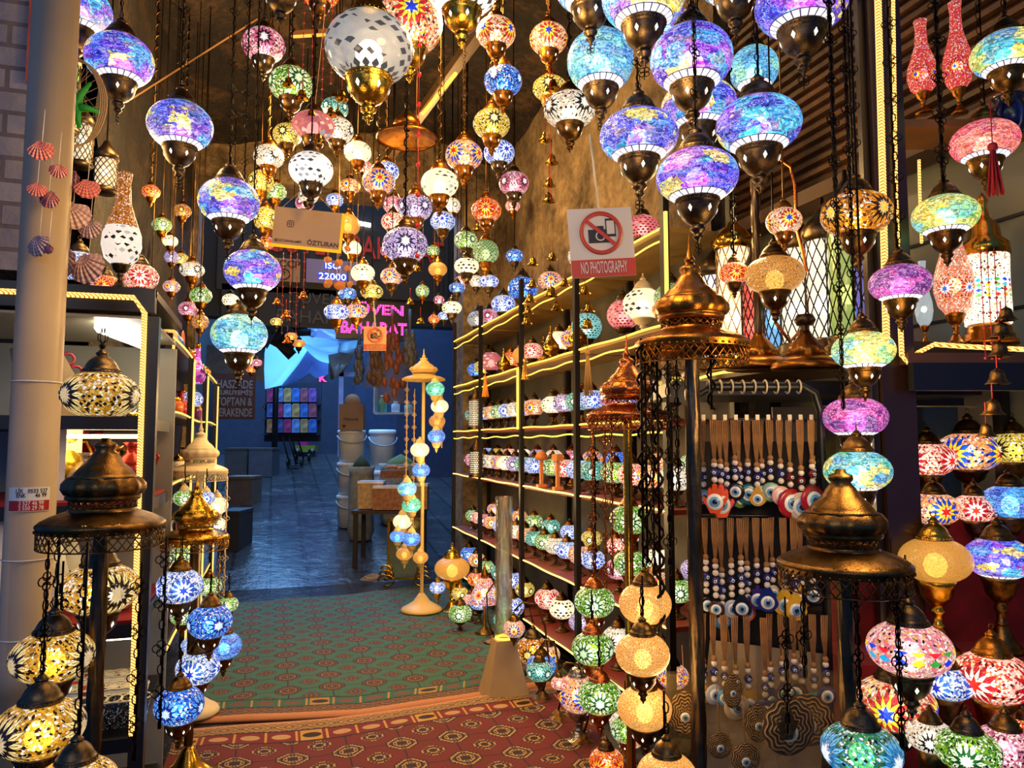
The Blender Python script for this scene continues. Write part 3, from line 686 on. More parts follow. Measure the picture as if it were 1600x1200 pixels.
M_PINK = mosaic('#e8a8b8', '#a85870', '#f8e0e8', '#301020', '#d06088', '#401828')
M_LILAC = mosaic('#b8a0d0', '#706088', '#e8e0f8', '#201838', '#c8b8f0', '#181028')
M_TEALB = mosaic('#58a898', '#287068', '#d8f0e0', '#103830', '#80d0c0', '#082420')
M_YELK = mosaic('#e0c040', '#a88820', '#f8e8a0', '#181008', '#f0d860', '#181008')
M_ORED = mosaic('#e87828', '#c84818', '#b01810', '#f8b030', '#c02010', '#501008')
M_BLUE = mosaic('#1848c8', '#3888e0', '#c8e8ff', '#0c1c80', '#58a8f0', '#081040')
M_PINKBAND = mosaic('#d87888', '#e8c0b0', '#ffffff', '#101010', '#d8a040', '#401820', 4, 1.3, 1.0, True, 1)
M_DIA = mosaic('#fff8e8', '#f0e4d0', '#ffffff', '#101010', '#d8a040', '#705030', 4, 1.8, 1.0, True, 2)
M_CREAM = diamonds('#fff0c8', '#18140c', 1.25, 14, 4.5, .52); M_WHITE = diamonds('#f0f0f0', '#303038', 1.2, 16, 5, .5)
M_CLEAR = diamonds('#a4a9ac', '#3a4048', .8, 18, 5.5, .46); M_TEALK = diamonds('#68c8c8', '#104048', 1.1, 20, 7, .35); M_REDK = diamonds('#e05060', '#701020', 1.1, 20, 7, .35)
M_GRNK = diamonds('#68a050', '#183818', 1.1, 22, 8, .3); M_REDZ = diamonds('#c02848', '#f0c8b8', .9, 10, 3, .5); M_ORANGEP = crackle('scarlet', 1.1, False)
M_NETG = gauze('#d8901c', '#a06810', .95, 60); M_NETW = gauze('#f8e8c8', '#b89868', 1.3, 30); M_NETA = gauze('#d88a20', '#5a3408', .95, 26)
M_ELEPH = M_MULTI
SCH = [(M_GREEN, 'green flower'), (M_WHITEK, 'white and black flower'), (M_BLUEW, 'blue and white star'), (M_SUN, 'orange and blue sunflower'), (M_REDW, 'red and white flower'),
       (M_MULTI, 'many-coloured flower'), (M_LILAC, 'lilac flower'), (M_TEALB, 'teal flower'), (M_PINK, 'pink flower'), (M_YELK, 'yellow and black flower'), (M_BLUE, 'deep blue flower'), (M_CREAM, 'cream with black diamonds')]
ORD = ['first', 'second', 'third', 'fourth', 'fifth', 'sixth', 'seventh', 'eighth', 'ninth', 'tenth', 'eleventh', 'twelfth', 'thirteenth', 'fourteenth', 'fifteenth', 'sixteenth', 'seventeenth', 'eighteenth', 'nineteenth', 'twentieth']
SHN = {.66: 'second lowest', 1.25: 'third lowest', 1.72: 'upper middle', 2.22: 'second highest', 2.74: 'topmost', .20: 'lowest'}
SPEC = {1.72: [9, 3, 2, 8, 2, 7, 6, 11, 5, 3, 1, 2, 0, 5, 2, 4, 7], 1.25: [1, 5, 4, 0, 7, 2, 4, 0, 2, 7, 6, 11, 3, 1, 5, 2, 8], .66: [0, 5, 0, 8, 2, 3, 2, 1, 0, 7, 5, 1, 3, 2, 5, 8, 4]}
METS = ['bronze', 'antique', 'bronze', 'gold', 'antique']
def free_y(y): return all(abs(y-p) > .09 for p in ys)
for z, step, R, foot, met in ((.66, .235, .085, 1.0, 'antique'), (1.25, .25, .093, .95, 'bronze'), (1.72, .25, .092, 1.15, 'bronze')):
    y = 3.56; k = 0
    while y < 8.0:
        if free_y(y):
            s = SCH[SPEC[z][k % len(SPEC[z])]]
            table_lamp((XR+.14, y, z-.002), R, s[0], met, '%s lamp, %s from the near end, %s rack shelf' % (s[1], ORD[k] if k < 20 else 'last', SHN[z]), 'oval', foot, 'mosaic lamps in a row on the %s rack shelf' % SHN[z], False)
            k += 1; y += step
        else: y += .03
for z, step, R in ((.66, .42, .08), (1.25, .4, .08), (1.72, .52, .08)):
    y = 3.68; k = 0
    while y < 8.0:
        if free_y(y):
            s = SCH[(k*5+int(z*10)) % 12]
            table_lamp((XR+.325, y, z-.002), R, s[0], 'amberbrass', '%s lamp, %s from near end, back row, %s shelf' % (s[1], ORD[k], SHN[z]), 'oval', 2.1, 'mosaic lamps in the back row of the %s rack shelf' % SHN[z], False); k += 1; y += step
        else: y += .03
# second shelf from the top: larger unlit-metal and glass pieces
row = [(3.62, M_GRNK, .10, 'bronze', 'round', 'green netted globe lamp right of the cream lamp under the no photography sign'),
       (3.95, M_CREAM, .125, 'cream', 'oval', 'cream glass lamp on a cream foot below the large no photography sign'),
       (4.22, M_REDK, .105, 'bronze', 'round', 'ruby red netted globe lamp beside the cream lamp on the shelf'),
       (4.80, M_TEALK, .11, 'bronze', 'round', 'teal netted globe lamp on the second highest rack shelf'),
       (5.06, M_SUN, .09, 'gold', 'oval', 'orange mosaic lamp on gold foot left of the teal netted globe'),
       (5.34, M_NETW, .10, 'antique', 'oval', 'pearly ribbed glass lamp on the second highest rack shelf'),
       (5.96, M_REDW, .095, 'antique', 'oval', 'red edged mosaic lamp left of the pearly ribbed lamp'),
       (6.24, M_NETG, .085, 'gold', 'round', 'golden netted lamp in the second highest rack shelf middle'),
       (6.56, M_ORED, .09, 'amberbrass', 'oval', 'glowing orange lamp with carved foot on the second highest shelf'),
       (7.22, M_REDZ, .11, 'bronze', 'round', 'round red glass lamp in the far rack'),
       (7.5, M_YELK, .10, 'bronze', 'oval', 'pale yellow lamp with black pattern beside the round red one'),
       (7.8, M_BLUE, .10, 'bronze', 'oval', 'bright blue lamp beside the pale yellow one in the far rack')]
for y, m, R, met, stl, lab in row: table_lamp((XR+.17, y, 2.218), R, m, met, lab, stl, 1.0, 'ornamental lamps on the second highest rack shelf', True)
# gold onion-shaped perfume pots between them
def onion(loc, s, lab, met='gold'):
    t = thing('onion_pot', lab, 'ornament', loc, 'gold onion pots on the racks')
    ob('pot', shared('onion', lambda b: b.lathe([(.3, 0), (.32, .04), (.14, .12), (.1, .22), (.3, .34), (.46, .55), (.42, .75), (.22, 1.0), (.1, 1.2), (.08, 1.35)], 16, rib=8, ribd=.04)), metal(met), t, sc=s)
    ob('lid', shared('onlid', lambda b: b.lathe([(.12, 1.35), (.14, 1.38), (.08, 1.45), (.05, 1.6), (.07, 1.64), (.0001, 1.75)], 10)), metal(met), t, sc=s); return t
for j, (y, s, lab) in enumerate(((5.2, .15, 'gold onion pot beside the pearly ribbed lamp'), (6.1, .19, 'tall gold onion pot behind the rack post'), (6.4, .14, 'small gold onion pot in the middle rack'), (6.75, .17, 'gold onion pot at the far end of the middle rack'), (4.68, .15, 'gold onion pot next to the rack post under the sign'))):
    onion((XR+.33 if j % 2 else XR+.05, y, 2.218), s, lab)
# top of the rack
for y, m, R, lab in ((4.9, M_WHITEK, .12, 'white and black mosaic lamp on top of the rack left of the sign'), (5.6, M_SUN, .10, 'sunflower mosaic lamp standing on the rack top'), (6.3, M_BLUE, .14, 'large blue flower lamp on the rack top'), (6.9, M_BLUEW, .12, 'blue starred white lamp on the rack top'), (7.4, M_PINK, .10, 'pink flower lamp on the rack top'), (7.85, M_CLEAR, .12, 'clear glass lamp at the far end of the rack top'), (4.0, M_REDK, .10, 'red netted lamp on the rack top behind the sign')):
    table_lamp((XR+.2, y, 2.738), R, m, 'bronze', lab, 'oval', 1.15, 'lamps standing on top of the racks', True)
# wooden hammers and pierced lanterns on the shelf of red lamps
for j, y in enumerate((5.02, 5.36)):
    t = thing('wooden_ornament', ['wooden stand with block head before the red lamp', 'wooden stand with rounded head beside the red lamp'][j], 'ornament', (XR+.03, y, 1.249), 'small wooden stands on a rack shelf')
    ob('pillar', MB().box((0, 0, .11), (.024, .024, .2)), plain('#c87838', .5), t); ob('foot', MB().box((0, 0, .012), (.07, .05, .024)), plain('#c87838', .5), t)
    ob('head', MB().box((0, 0, .235), (.05, .10, .05)) if j == 0 else MB().lathe([(.05, .21), (.048, .24), (.03, .27), (.0001, .285)], 16), plain('#c87838', .5), t)
def pierced_mat():
    g = NG('pierced_lit_metal'); o = g.obj(); x, y, z = g.xyz(o)[0:3]
    az = g.ma('MULTIPLY', g.ma('ARCTAN2', y, x), 26/(2*PI)); zz = g.ma('MULTIPLY', z, 52.0)
    u = g.ma('ADD', az, g.ma('MULTIPLY', g.ma('FLOOR', zz), .5))
    d = g.ma('ADD', g.ma('POWER', g.ma('SUBTRACT', g.ma('FRACT', u), .5), 2.0), g.ma('POWER', g.ma('SUBTRACT', g.ma('FRACT', zz), .5), 2.0))
    hole = g.ma('LESS_THAN', d, .085)
    a = g.bsdf(Base_Color=(.12, .09, .06, 1), Metallic=1.0, Roughness=.35); tr = g.n('BsdfTransparent').outputs[0]
    return g.done(g.n('MixShader', {0: hole, 1: a, 2: tr}).outputs[0])
PIERCED = pierced_mat()
pl = [(7.08, 1.72, .07, .30, 'tall pierced metal cylinder lantern with white light on the upper middle shelf'), (7.02, 1.25, .07, .26, 'lower pierced metal cylinder lantern with white light'), (7.6, 1.72, .06, .24, 'blue glass lattice cylinder in the far rack')]
for j, (y, z, r, h, lab) in enumerate(pl):
    t = thing('pierced_lantern', lab, 'lantern', (XR-.02 if j < 2 else XR+.15, y+.06, z-.002 if j == 2 else z+.0), None)
    ob('shade', MB().lathe([(r, .03), (r, h)], 28, caps=False), PIERCED if j < 2 else gauze('#2868a0', '#102838', .8), t)
    if j < 2: ob('bulb', MB().ball((0, 0, h*.45), .03, 10), glow('#fff4e0', 14, False), t); ob('liner', MB().lathe([(r*.9, .035), (r*.9, h-.01)], 20, caps=False), gauze('#fff0d8', '#ffe0b0', 1.6), t)
    ob('cap', MB().lathe([(r*1.05, h), (r*1.05, h+.02), (r*.7, h+.06), (r*.2, h+.1), (.004, h+.13)], 20), metal('antique'), t); ob('foot', MB().lathe([(r*1.1, 0), (r*1.1, .02), (r, .032)], 20), metal('antique'), t)
# clear acrylic column lit at its foot, on a beige wedge
q = PB(792, 1000, 4.75); q.z = 0
t = thing('acrylic_column', 'clear acrylic display column standing in front of the racks', 'display column', (q.x-.02, q.y, 0))
def acryl():
    g = NG('clear_acrylic'); n = g.noise(g.obj(), 9, 3)
    gl = g.n('BsdfGlass', {'Color': (.95, .92, .85, 1), 'Roughness': .05, 'IOR': 1.2}).outputs[0]; tr = g.n('BsdfTransparent', {'Color': (.9, .86, .78, 1)}).outputs[0]
    return g.done(g.n('MixShader', {0: .55, 1: gl, 2: tr}).outputs[0])
ACR = acryl()
ob('tube', MB().lathe([(.055, .36), (.055, 1.25), (.048, 1.25), (.048, .36)], 20, caps=False), ACR, t)
ob('plinth', MB().add([(-.14, -.12, 0), (.14, -.12, 0), (.14, .12, 0), (-.14, .12, 0), (-.06, -.05, .36), (.06, -.05, .36), (.06, .05, .36), (-.06, .05, .36)], [(3, 2, 1, 0), (4, 5, 6, 7), (0, 1, 5, 4), (1, 2, 6, 5), (2, 3, 7, 6), (3, 0, 4, 7)]), plain('#b89a68', .5, 0, .1), t)
ob('light_ring', MB().ring((0, 0, .37), .05, .008, 20, 5), LED, t)
# ================================================================ hanging lamps
V = crackle('violet'); S = crackle('sea'); AQ = crackle('aqua'); TR = crackle('tropic'); LE = crackle('lemon'); MG = crackle('magenta'); SC = crackle('scarlet')
G1 = 'blue and violet crackle glass lamps hanging left of the aisle'; G2 = 'cluster of blue crackle glass lamps hanging top right'
for a in ((122, 16, 51, .125, S, 'topmost crackle lamp of the left column, blue with yellow, beside the cream pipe', 1),
          (187, 94, 52, .125, V, 'purple and violet crackle glass lamp hanging above the green starfish', 0),
          (282, 197, 50, .125, S, 'blue crackle lamp with violet patches hanging before the brown rock wall', 1),
          (358, 315, 47, .125, S, 'turquoise and pink crackle lamp left of the OZTURAN plate', 1),
          (395, 424, 44, .12, V, 'blue and purple crackle lamp hanging second lowest in the left curve', 0),
          (374, 523, 43, .12, AQ, 'pale blue crackle lamp, lowest of the left curve, above the red shop sign', 1)):
    hanging_lamp(a[0], a[1], a[2], a[3], a[4], 'bronze', a[5], 'oval', G1, 'links', tip=True)
for a in ((1005, -6, 68, .125, S, 'oval', 2.2, 'blue crackle lamp cut by the top of the picture, left of the biggest violet globe'),
          (922, -28, 60, .12, S, 'oval', 2.35, 'crackle lamp at the very top whose dark bowl hangs above the pale aqua globe'),
          (938, 96, 54, .125, AQ, 'round', 2.6, 'pale aqua round crackle lamp, leftmost of the top right cluster'),
          (1080, 92, 66, .125, V, 'oval', 2.05, 'largest violet and blue crackle globe in the centre of the cluster'),
          (1178, 108, 39, .12, AQ, 'round', 3.3, 'small turquoise crackle globe behind the dark bowl at the top right'),
          (998, 213, 63, .125, S, 'flat', 2.2, 'wide blue crackle lamp with yellow patch directly above the large no photography sign'),
          (1092, 166, 60, .125, V, 'flat', 2.7, 'violet crackle lamp with yellow spot half hidden behind the cluster'),
          (1185, 196, 67, .125, S, 'flat', 2.3, 'blue violet crackle lamp on the right of the cluster with white centre'),
          (1089, 276, 65, .125, V, 'flat', 1.95, 'lowest violet crackle lamp of the top right cluster'),
          (1252, 6, 73, .13, V, 'flat', 2.2, 'violet and yellow crackle lamp at the top, rightmost of the cluster'),
          (1147, -44, 62, .12, AQ, 'oval', 2.45, 'aqua crackle lamp cut off at the top with black bowl above the brown shutter'),
          (1036, 42, 44, .12, V, 'oval', 3.3, 'bright violet crackle globe glimpsed behind the largest violet one')):
    hanging_lamp(a[0], a[1], a[2], a[3], a[4], 'bronze', a[7], a[5], G2, 'links', b=a[6], tip=True)
HL = [ # px, py, rx, R, glass, metal, style, chain, label
 (577, 76, 71, .17, M_CLEAR, 'gold', 'oval', 'links', 'biggest clear glass lamp with silver diamonds and gold bowl in the top middle'),
 (641, 36, 53, .15, M_MULTI, 'gold', 'round', 'links', 'large many-coloured mosaic globe behind the biggest clear glass lamp'),
 (722, -22, 60, .15, M_WHITE, 'gold', 'oval', 'links', 'white glass lamp with gold bowl cut by the top edge of the picture'),
 (440, -42, 50, .13, M_ORED, 'bronze', 'oval', 'links', 'lamp at the top edge showing its dark pierced bowl left of the big clear lamp'),
 (500, -14, 32, .11, M_ORED, 'antique', 'oval', 'cord', 'orange and blue mosaic lamp cut by the top edge'),
 (412, 71, 34, .11, M_PINK, 'bronze', 'oval', 'cord', 'pale pink lamp with black stars left of the big clear lamp'),
 (455, 132, 35, .11, M_GREEN, 'antique', 'oval', 'wrapped', 'dark green mosaic lamp behind hanging brass bells'),
 (523, 170, 22, .085, M_TEALB, 'antique', 'oval', 'cord', 'small teal mosaic lamp below the big clear lamp'),
 (490, 197, 34, .10, M_REDZ, 'antique', 'flat', 'wrapped', 'white lamp with large red diamonds above the silver patterned one'),
 (449, 211, 23, .085, M_YELK, 'antique', 'oval', 'cord', 'yellow green mosaic lamp left of the red diamond lamp'),
 (527, 204, 26, .09, M_WHITEK, 'antique', 'oval', 'cord', 'black and white mosaic lamp right of the red diamond lamp'),
 (559, 238, 22, .085, M_CREAM, 'amberbrass', 'oval', 'cord', 'small white lamp with black swirls under the big gold bowl'),
 (486, 265, 35, .10, M_WHITE, 'bronze', 'oval', 'cord', 'silver patterned white lamp hanging above the OZTURAN plate'),
 (420, 245, 24, .09, M_WHITEK, 'amberbrass', 'oval', 'wrapped', 'beige mosaic lamp with black star left of the silver patterned lamp'),
 (408, 284, 20, .085, M_YELK, 'amberbrass', 'round', 'cord', 'honey coloured mosaic lamp with black drops beside the blue crackle lamps'),
 (430, 300, 18, .08, M_GREEN, 'amberbrass', 'oval', 'cord', 'small green mosaic lamp at the upper left corner of the OZTURAN plate'),
 (547, 291, 17, .08, M_MULTI, 'amberbrass', 'flat', 'cord', 'small beige and red lamp left of the blue star lamp'),
 (591, 284, 26, .09, M_SUN, 'amberbrass', 'oval', 'wrapped', 'salmon mosaic lamp with a blue star in a white ring'),
 (604, 268, 20, .085, M_BLUEW, 'amberbrass', 'oval', 'wrapped', 'orange topped lamp with blue eye behind the blue star lamp'),
 (570, 262, 13, .08, M_REDW, 'amberbrass', 'oval', 'cord', 'tiny pink and red lamp behind the black swirl lamp'),
 (687, 287, 30, .10, M_CREAM, 'amberbrass', 'oval', 'wrapped', 'milk white lamp with scattered black diamonds in the middle of the ceiling'),
 (725, 243, 30, .10, M_SUN, 'amberbrass', 'oval', 'links', 'orange and blue lamp with a yellow sunflower'),
 (780, 239, 25, .09, M_BLUEW, 'bronze', 'oval', 'cord', 'blue and white mosaic lamp right of the sunflower lamp'),
 (768, 194, 30, .10, M_YELK, 'amberbrass', 'oval', 'wrapped', 'yellow lamp with black blossoms'),
 (786, 127, 31, .10, M_BLUE, 'amberbrass', 'oval', 'wrapped', 'deep blue flowered lamp above the yellow blossom lamp'),
 (775, 52, 32, .10, M_MULTI, 'amberbrass', 'oval', 'wrapped', 'many-coloured chip lamp at the top right of the white lamp'),
 (857, 61, 31, .10, M_MULTI, 'amberbrass', 'oval', 'wrapped', 'white lamp with square coloured chips left of the aqua globe'),
 (859, 138, 28, .095, M_YELK, 'amberbrass', 'flat', 'wrapped', 'white lamp with yellow and black chips behind the bell string'),
 (890, 172, 42, .12, M_WHITEK, 'antique', 'flat', 'wrapped', 'wide white lamp with black stars before the tan rock'),
 (803, 287, 24, .09, M_PINK, 'bronze', 'oval', 'cord', 'dark pink and white lamp before the tan rock'),
 (616, 321, 18, .085, M_PINK, 'amberbrass', 'oval', 'cord', 'pink lamp with black drops left of the orange lilac one'),
 (649, 325, 27, .09, M_LILAC, 'amberbrass', 'oval', 'cord', 'lilac and orange mosaic lamp in the middle of the cluster'),
 (614, 347, 19, .085, M_REDW, 'bronze', 'oval', 'cord', 'salmon and white lamp under the pink lamp with drops'),
 (692, 346, 20, .085, M_BLUEW, 'antique', 'oval', 'cord', 'blue and white lamp with long bowl below the milk white lamp'),
 (706, 322, 14, .08, M_WHITEK, 'antique', 'round', 'cord', 'small black speckled lamp behind the milk white lamp'),
 (633, 383, 36, .11, M_LILAC, 'antique', 'oval', 'wrapped', 'largest grey lilac lamp with black diamonds in the middle of the picture'),
 (550, 388, 15, .08, M_CREAM, 'amberbrass', 'oval', 'cord', 'cream lamp with black strokes right of the OZTURAN plate'),
 (567, 427, 19, .08, M_CREAM, 'amberbrass', 'oval', 'cord', 'cream lamp behind the orange shells'),
 (612, 432, 18, .08, M_SUN, 'antique', 'oval', 'cord', 'beige and black lamp left of the long bowl of the lilac lamp'),
 (581, 456, 18, .08, M_YELK, 'antique', 'flat', 'cord', 'black and cream patterned lamp above the twin lamps'),
 (543, 459, 15, .08, M_BLUE, 'bronze', 'flat', 'cord', 'small royal blue speckled lamp above the twin lamps'),
 (526, 488, 20, .085, M_BLUEW, 'amberbrass', 'flat', 'cord', 'grey blue twin lamp left of the pink lit sign'),
 (557, 487, 18, .085, M_SUN, 'amberbrass', 'flat', 'cord', 'twin lamp with orange flower and blue rays'),
 (760, 329, 24, .09, M_ORED, 'amberbrass', 'oval', 'cord', 'orange mosaic lamp left of the large no photography sign'),
 (728, 376, 19, .085, M_GREEN, 'bronze', 'oval', 'cord', 'light green lamp with black leaves'),
 (759, 394, 21, .09, M_GRNK, 'amberbrass', 'round', 'cord', 'round green beaded net lamp'),
 (729, 416, 20, .085, M_CREAM, 'bronze', 'flat', 'cord', 'cream lamp with black strokes under the green leaf lamp'),
 (764, 440, 16, .08, M_BLUEW, 'bronze', 'flat', 'cord', 'white lamp with blue stars above the lit shelf edge'),
 (714, 450, 13, .075, M_BLUE, 'bronze', 'flat', 'cord', 'small sky blue lamp beside the red rimmed one'),
 (720, 440, 10, .07, M_REDW, 'bronze', 'round', 'cord', 'small white lamp with red flower beside the sky blue one'),
 (744, 440, 11, .07, M_WHITEK, 'bronze', 'round', 'cord', 'small brown mosaic lamp between cream and blue starred ones'),
 (801, 322, 12, .075, M_REDW, 'amberbrass', 'oval', 'cord', 'small white and red lamp under the dark pink lamp'),
 (706, 481, 16, .08, M_CREAM, 'bronze', 'flat', 'cord', 'cream speckled lamp above the end of the lit shelf edge'),
 (686, 469, 9, .07, M_PINK, 'bronze', 'oval', 'cord', 'tiny pale lamp left of the cream speckled one'),
 (693, 494, 9, .07, M_BLUEW, 'bronze', 'oval', 'cord', 'tiny ice blue lamp under the cream speckled one'),
 (678, 499, 9, .07, M_ORED, 'amberbrass', 'oval', 'cord', 'tiny orange lamp at the far end of the lit shelf edge'),
 (804, 400, 14, .08, M_BLUE, 'bronze', 'oval', 'cord', 'blue and orange lamp with black rim before the rock'),
 (476, 318, 15, .08, M_PINK, 'bronze', 'oval', 'cord', 'pale pink lamp peeping over the OZTURAN plate'),
 (482, 306, 16, .08, M_WHITEK, 'bronze', 'oval', 'cord', 'black and white lamp behind the silver patterned one'),
 (523, 313, 14, .08, M_BLUEW, 'amberbrass', 'oval', 'cord', 'white and light blue lamp above the right end of the plate'),
 (415, 342, 20, .085, M_YELK, 'amberbrass', 'round', 'cord', 'amber and black speckled lamp left of the OZTURAN plate'),
 (432, 503, 10, .07, M_YELK, 'bronze', 'flat', 'cord', 'small yellow green lamp before the pale canopy'),
 (455, 526, 10, .075, M_NETA, 'dark', 'flat', 'cord', 'dim olive lamp before the pale canopy, upper of two'),
 (467, 537, 10, .075, M_NETA, 'dark', 'flat', 'cord', 'dim brass lamp before the pale canopy, lower of two'),
 (360, 469, 13, .08, M_CREAM, 'bronze', 'oval', 'cord', 'small cream lamp between the two lowest blue crackle lamps'),
 (401, 567, 9, .07, M_PINK, 'bronze', 'flat', 'cord', 'tiny pink lamp right of the lowest blue crackle lamp'),
 (393, 577, 9, .07, M_ORED, 'bronze', 'flat', 'cord', 'tiny orange lamp right of the lowest blue crackle bowl'),
 (416, 380, 12, .08, M_ORED, 'amberbrass', 'round', 'cord', 'small red orange lamp under the left corner of the plate'),
 # left wall
 (152, 213, 15, .07, M_BLUEW, 'amberbrass', 'round', 'cord', 'blue and white lamp hanging behind the starfish net'),
 (253, 352, 15, .075, M_GREEN, 'amberbrass', 'oval', 'cord', 'dark green mosaic lamp on the left wall beside the amber bottle lamp'),
 (213, 300, 13, .075, M_YELK, 'amberbrass', 'round', 'cord', 'olive netted lamp behind the amber bottle lamp'),
 (300, 422, 19, .085, M_WHITEK, 'amberbrass', 'flat', 'cord', 'white lamp with black zigzag on the left wall'),
 (283, 405, 12, .075, M_YELK, 'amberbrass', 'oval', 'cord', 'small yellow and white patched lamp on the left wall'),
 (314, 462, 17, .08, M_GREEN, 'amberbrass', 'oval', 'cord', 'lime green lamp with white flower hanging left of the blue wall'),
 (294, 483, 15, .08, M_PINK, 'amberbrass', 'oval', 'cord', 'pink speckled lamp beside the lime green one'),
 (313, 503, 13, .075, M_AMBER, 'amberbrass', 'round', 'cord', 'small amber lamp under the lime green one'),
 (300, 624, 17, .085, M_BLUEW, 'amberbrass', 'oval', 'cord', 'white and blue flower lamp left of the red shop sign'),
 (266, 377, 12, .075, M_CREAM, 'amberbrass', 'oval', 'cord', 'small cream lamp under the dark green lamp on the left wall'),
 (268, 402, 11, .075, M_LILAC, 'amberbrass', 'round', 'cord', 'small lilac lamp on the left wall behind the cream one'),
 (236, 300, 14, .075, M_ORED, 'amberbrass', 'oval', 'wrapped', 'orange lamp glowing on the left rock wall'),
 (285, 330, 14, .08, M_AMBER, 'amberbrass', 'oval', 'wrapped', 'amber lamp on the left rock wall beside the blue crackle lamps'),
 (268, 448, 13, .075, M_SUN, 'amberbrass', 'oval', 'cord', 'orange and blue lamp low on the left wall by the side shelves'),
 (236, 470, 12, .075, M_NETG, 'amberbrass', 'round', 'cord', 'golden netted lamp over the cabinet corner'),
 (544, 352, 19, .085, M_NETG, 'amberbrass', 'round', 'cord', 'round honey net lamp behind the right edge of the OZTURAN plate'),
 (660, 455, 11, .075, M_GREEN, 'amberbrass', 'round', 'cord', 'small green melon shaped lamp left of the lit shelf end'),
 (684, 421, 15, .08, M_NETG, 'amberbrass', 'oval', 'cord', 'amber glass lamp right of the biggest lilac lamp'),
 (677, 392, 11, .075, M_GREEN, 'amberbrass', 'oval', 'cord', 'small green lamp above the amber glass lamp'),
 (604, 393, 10, .07, M_PINK, 'amberbrass', 'oval', 'cord', 'tiny pink lamp tucked left of the biggest lilac lamp'),
 # front right
 (1225, 346, 28, .105, M_MULTI, 'amberbrass', 'oval', 'cord', 'orange lamp with purple and blue flower before the lattice lanterns'),
 (1338, 335, 54, .13, M_AMBER, 'antique', 'flat', 'links', 'wide amber mosaic lamp hanging left of the vertical light strips'),
 (1210, 430, 46, .12, M_NETA, 'antique', 'flat', 'cord', 'wide amber glass lamp with black flower before the lattice lanterns'),
 (1147, 427, 23, .09, M_ORED, 'antique', 'oval', 'wrapped', 'orange lamp with red star beside the wide amber one'),
 (1406, 443, 46, .12, MG, 'antique', 'flat', 'links', 'magenta crackle lamp hanging before the dark post'),
 (1477, 337, 49, .125, LE, 'antique', 'flat', 'links', 'yellow green crackle lamp right of the dark post'),
 (1572, 84, 52, .13, TR, 'antique', 'flat', 'links', 'yellow and blue crackle lamp at the top right corner'),
 (1538, 222, 50, .125, SC, 'antique', 'flat', 'links', 'red crackle lamp hanging with a red tassel in front')]
TOPB = {}
for px, py, rx, R, m, met, stl, ch, lab in HL:
    b = None
    if px > 1100: b = {1225: 2.6, 1338: 2.15, 1210: 2.5, 1147: 2.8, 1406: 2.12, 1477: 2.2, 1572: 2.1, 1538: 2.25}[px]
    if px < 320 and rx < 21: b = min(F*R/rx, 5.4)
    hanging_lamp(px, py, rx, R, m, met, lab, stl, 'mosaic lamps hung on cords from the ceiling' if px < 1100 else 'lamps hanging at the front right', ch, b=b)
# column of three: lemon, magenta, tropic, strung one under the other
for a in ((1349, 548, 47, LE, 'pale yellow green crackle lamp, top of the three strung at the display edge', .1),
          (1336, 652, 48, MG, 'magenta crackle lamp in the middle of the three strung lamps', .1), (1340, 736, 50, TR, 'yellow and turquoise crackle lamp, lowest of the three strung lamps', .08)):
    hanging_lamp(a[0], a[1], a[2], .09, a[3], 'antique', a[4], 'flat', 'three crackle lamps strung on one chain', 'cord', b=2.12 + .02*a[5], up=.05 if a[1] > 600 else .9)
# ================================================================ canopy stands (domed top, pierced skirt, chains of lamps)
def m_canopy():
    def f(b):
        b.lathe([(.99, -.12), (1.0, -.05), (1.02, -.02), (1.01, .02), (.95, .06)], 48, caps=False)
        b.lathe([(.95, .06), (.8, .14), (.64, .2), (.56, .23)], 72, rib=36, ribd=.02, caps=False)
        b.lathe([(.56, .23), (.54, .25), (.53, .28)], 40, caps=False); b.lathe([(.53, .40), (.58, .42), (.60, .47), (.58, .5), (.62, .52)], 40, caps=False)
        b.lathe([(.62, .52), (.67, .60), (.66, .70), (.58, .80)], 60, rib=12, ribd=.03, caps=False)
        b.lathe([(.58, .80), (.50, .84), (.48, .88), (.40, .98), (.30, 1.06), (.22, 1.2), (.15, 1.28), (.19, 1.34), (.18, 1.4), (.09, 1.44), (.07, 1.5)], 32)
        lattice(b, .53, .28, .40, 26, 2, .012)
        for i in range(48): a = 2*PI*i/48; b.ball((1.01*math.cos(a), 1.01*math.sin(a), -.09), .022, 4)
    return shared('canopy', f)
def m_skirt(): return shared('skirt', lambda b: (lattice(b, .985, -.38, -.12, 44, 3, .012), b.ring((0, 0, -.38), .985, .014, 44, 4)))
def m_cdots(): 
    def f(b):
        for i in range(12):
            a = 2*PI*i/12
            for r, z, s in ((.672, .65, .028),): 
                M = Matrix.Rotation(a, 4, 'Z') @ Matrix.Translation((r+.012, 0, z)); b.add([(0, 0, 1.6*s), (0, s, 0), (0, 0, -1.6*s), (0, -s, 0)], [(0, 3, 2, 1)], False, M)
    return shared('canopy_holes', f)
def m_spike(): return shared('spike', lambda b: b.lathe([(.07, 1.48), (.1, 1.54), (.06, 1.6), (.03, 1.75), (.015, 2.0), (.0001, 2.1)], 10))
def m_tulip():
    def f(b):
        b.lathe([(.06, 0), (.04, .1), (.07, .14), (.03, .2)], 10)
        for s in (-1, 1):
            for k in (1.0, .5): b.tube([(0, 0, .2), (s*.11*k, 0, .3), (s*.13*k, 0, .42), (s*.04*k, 0, .55), (s*.07*k, 0, .66)], .014, 5)
    return shared('tulip', f)
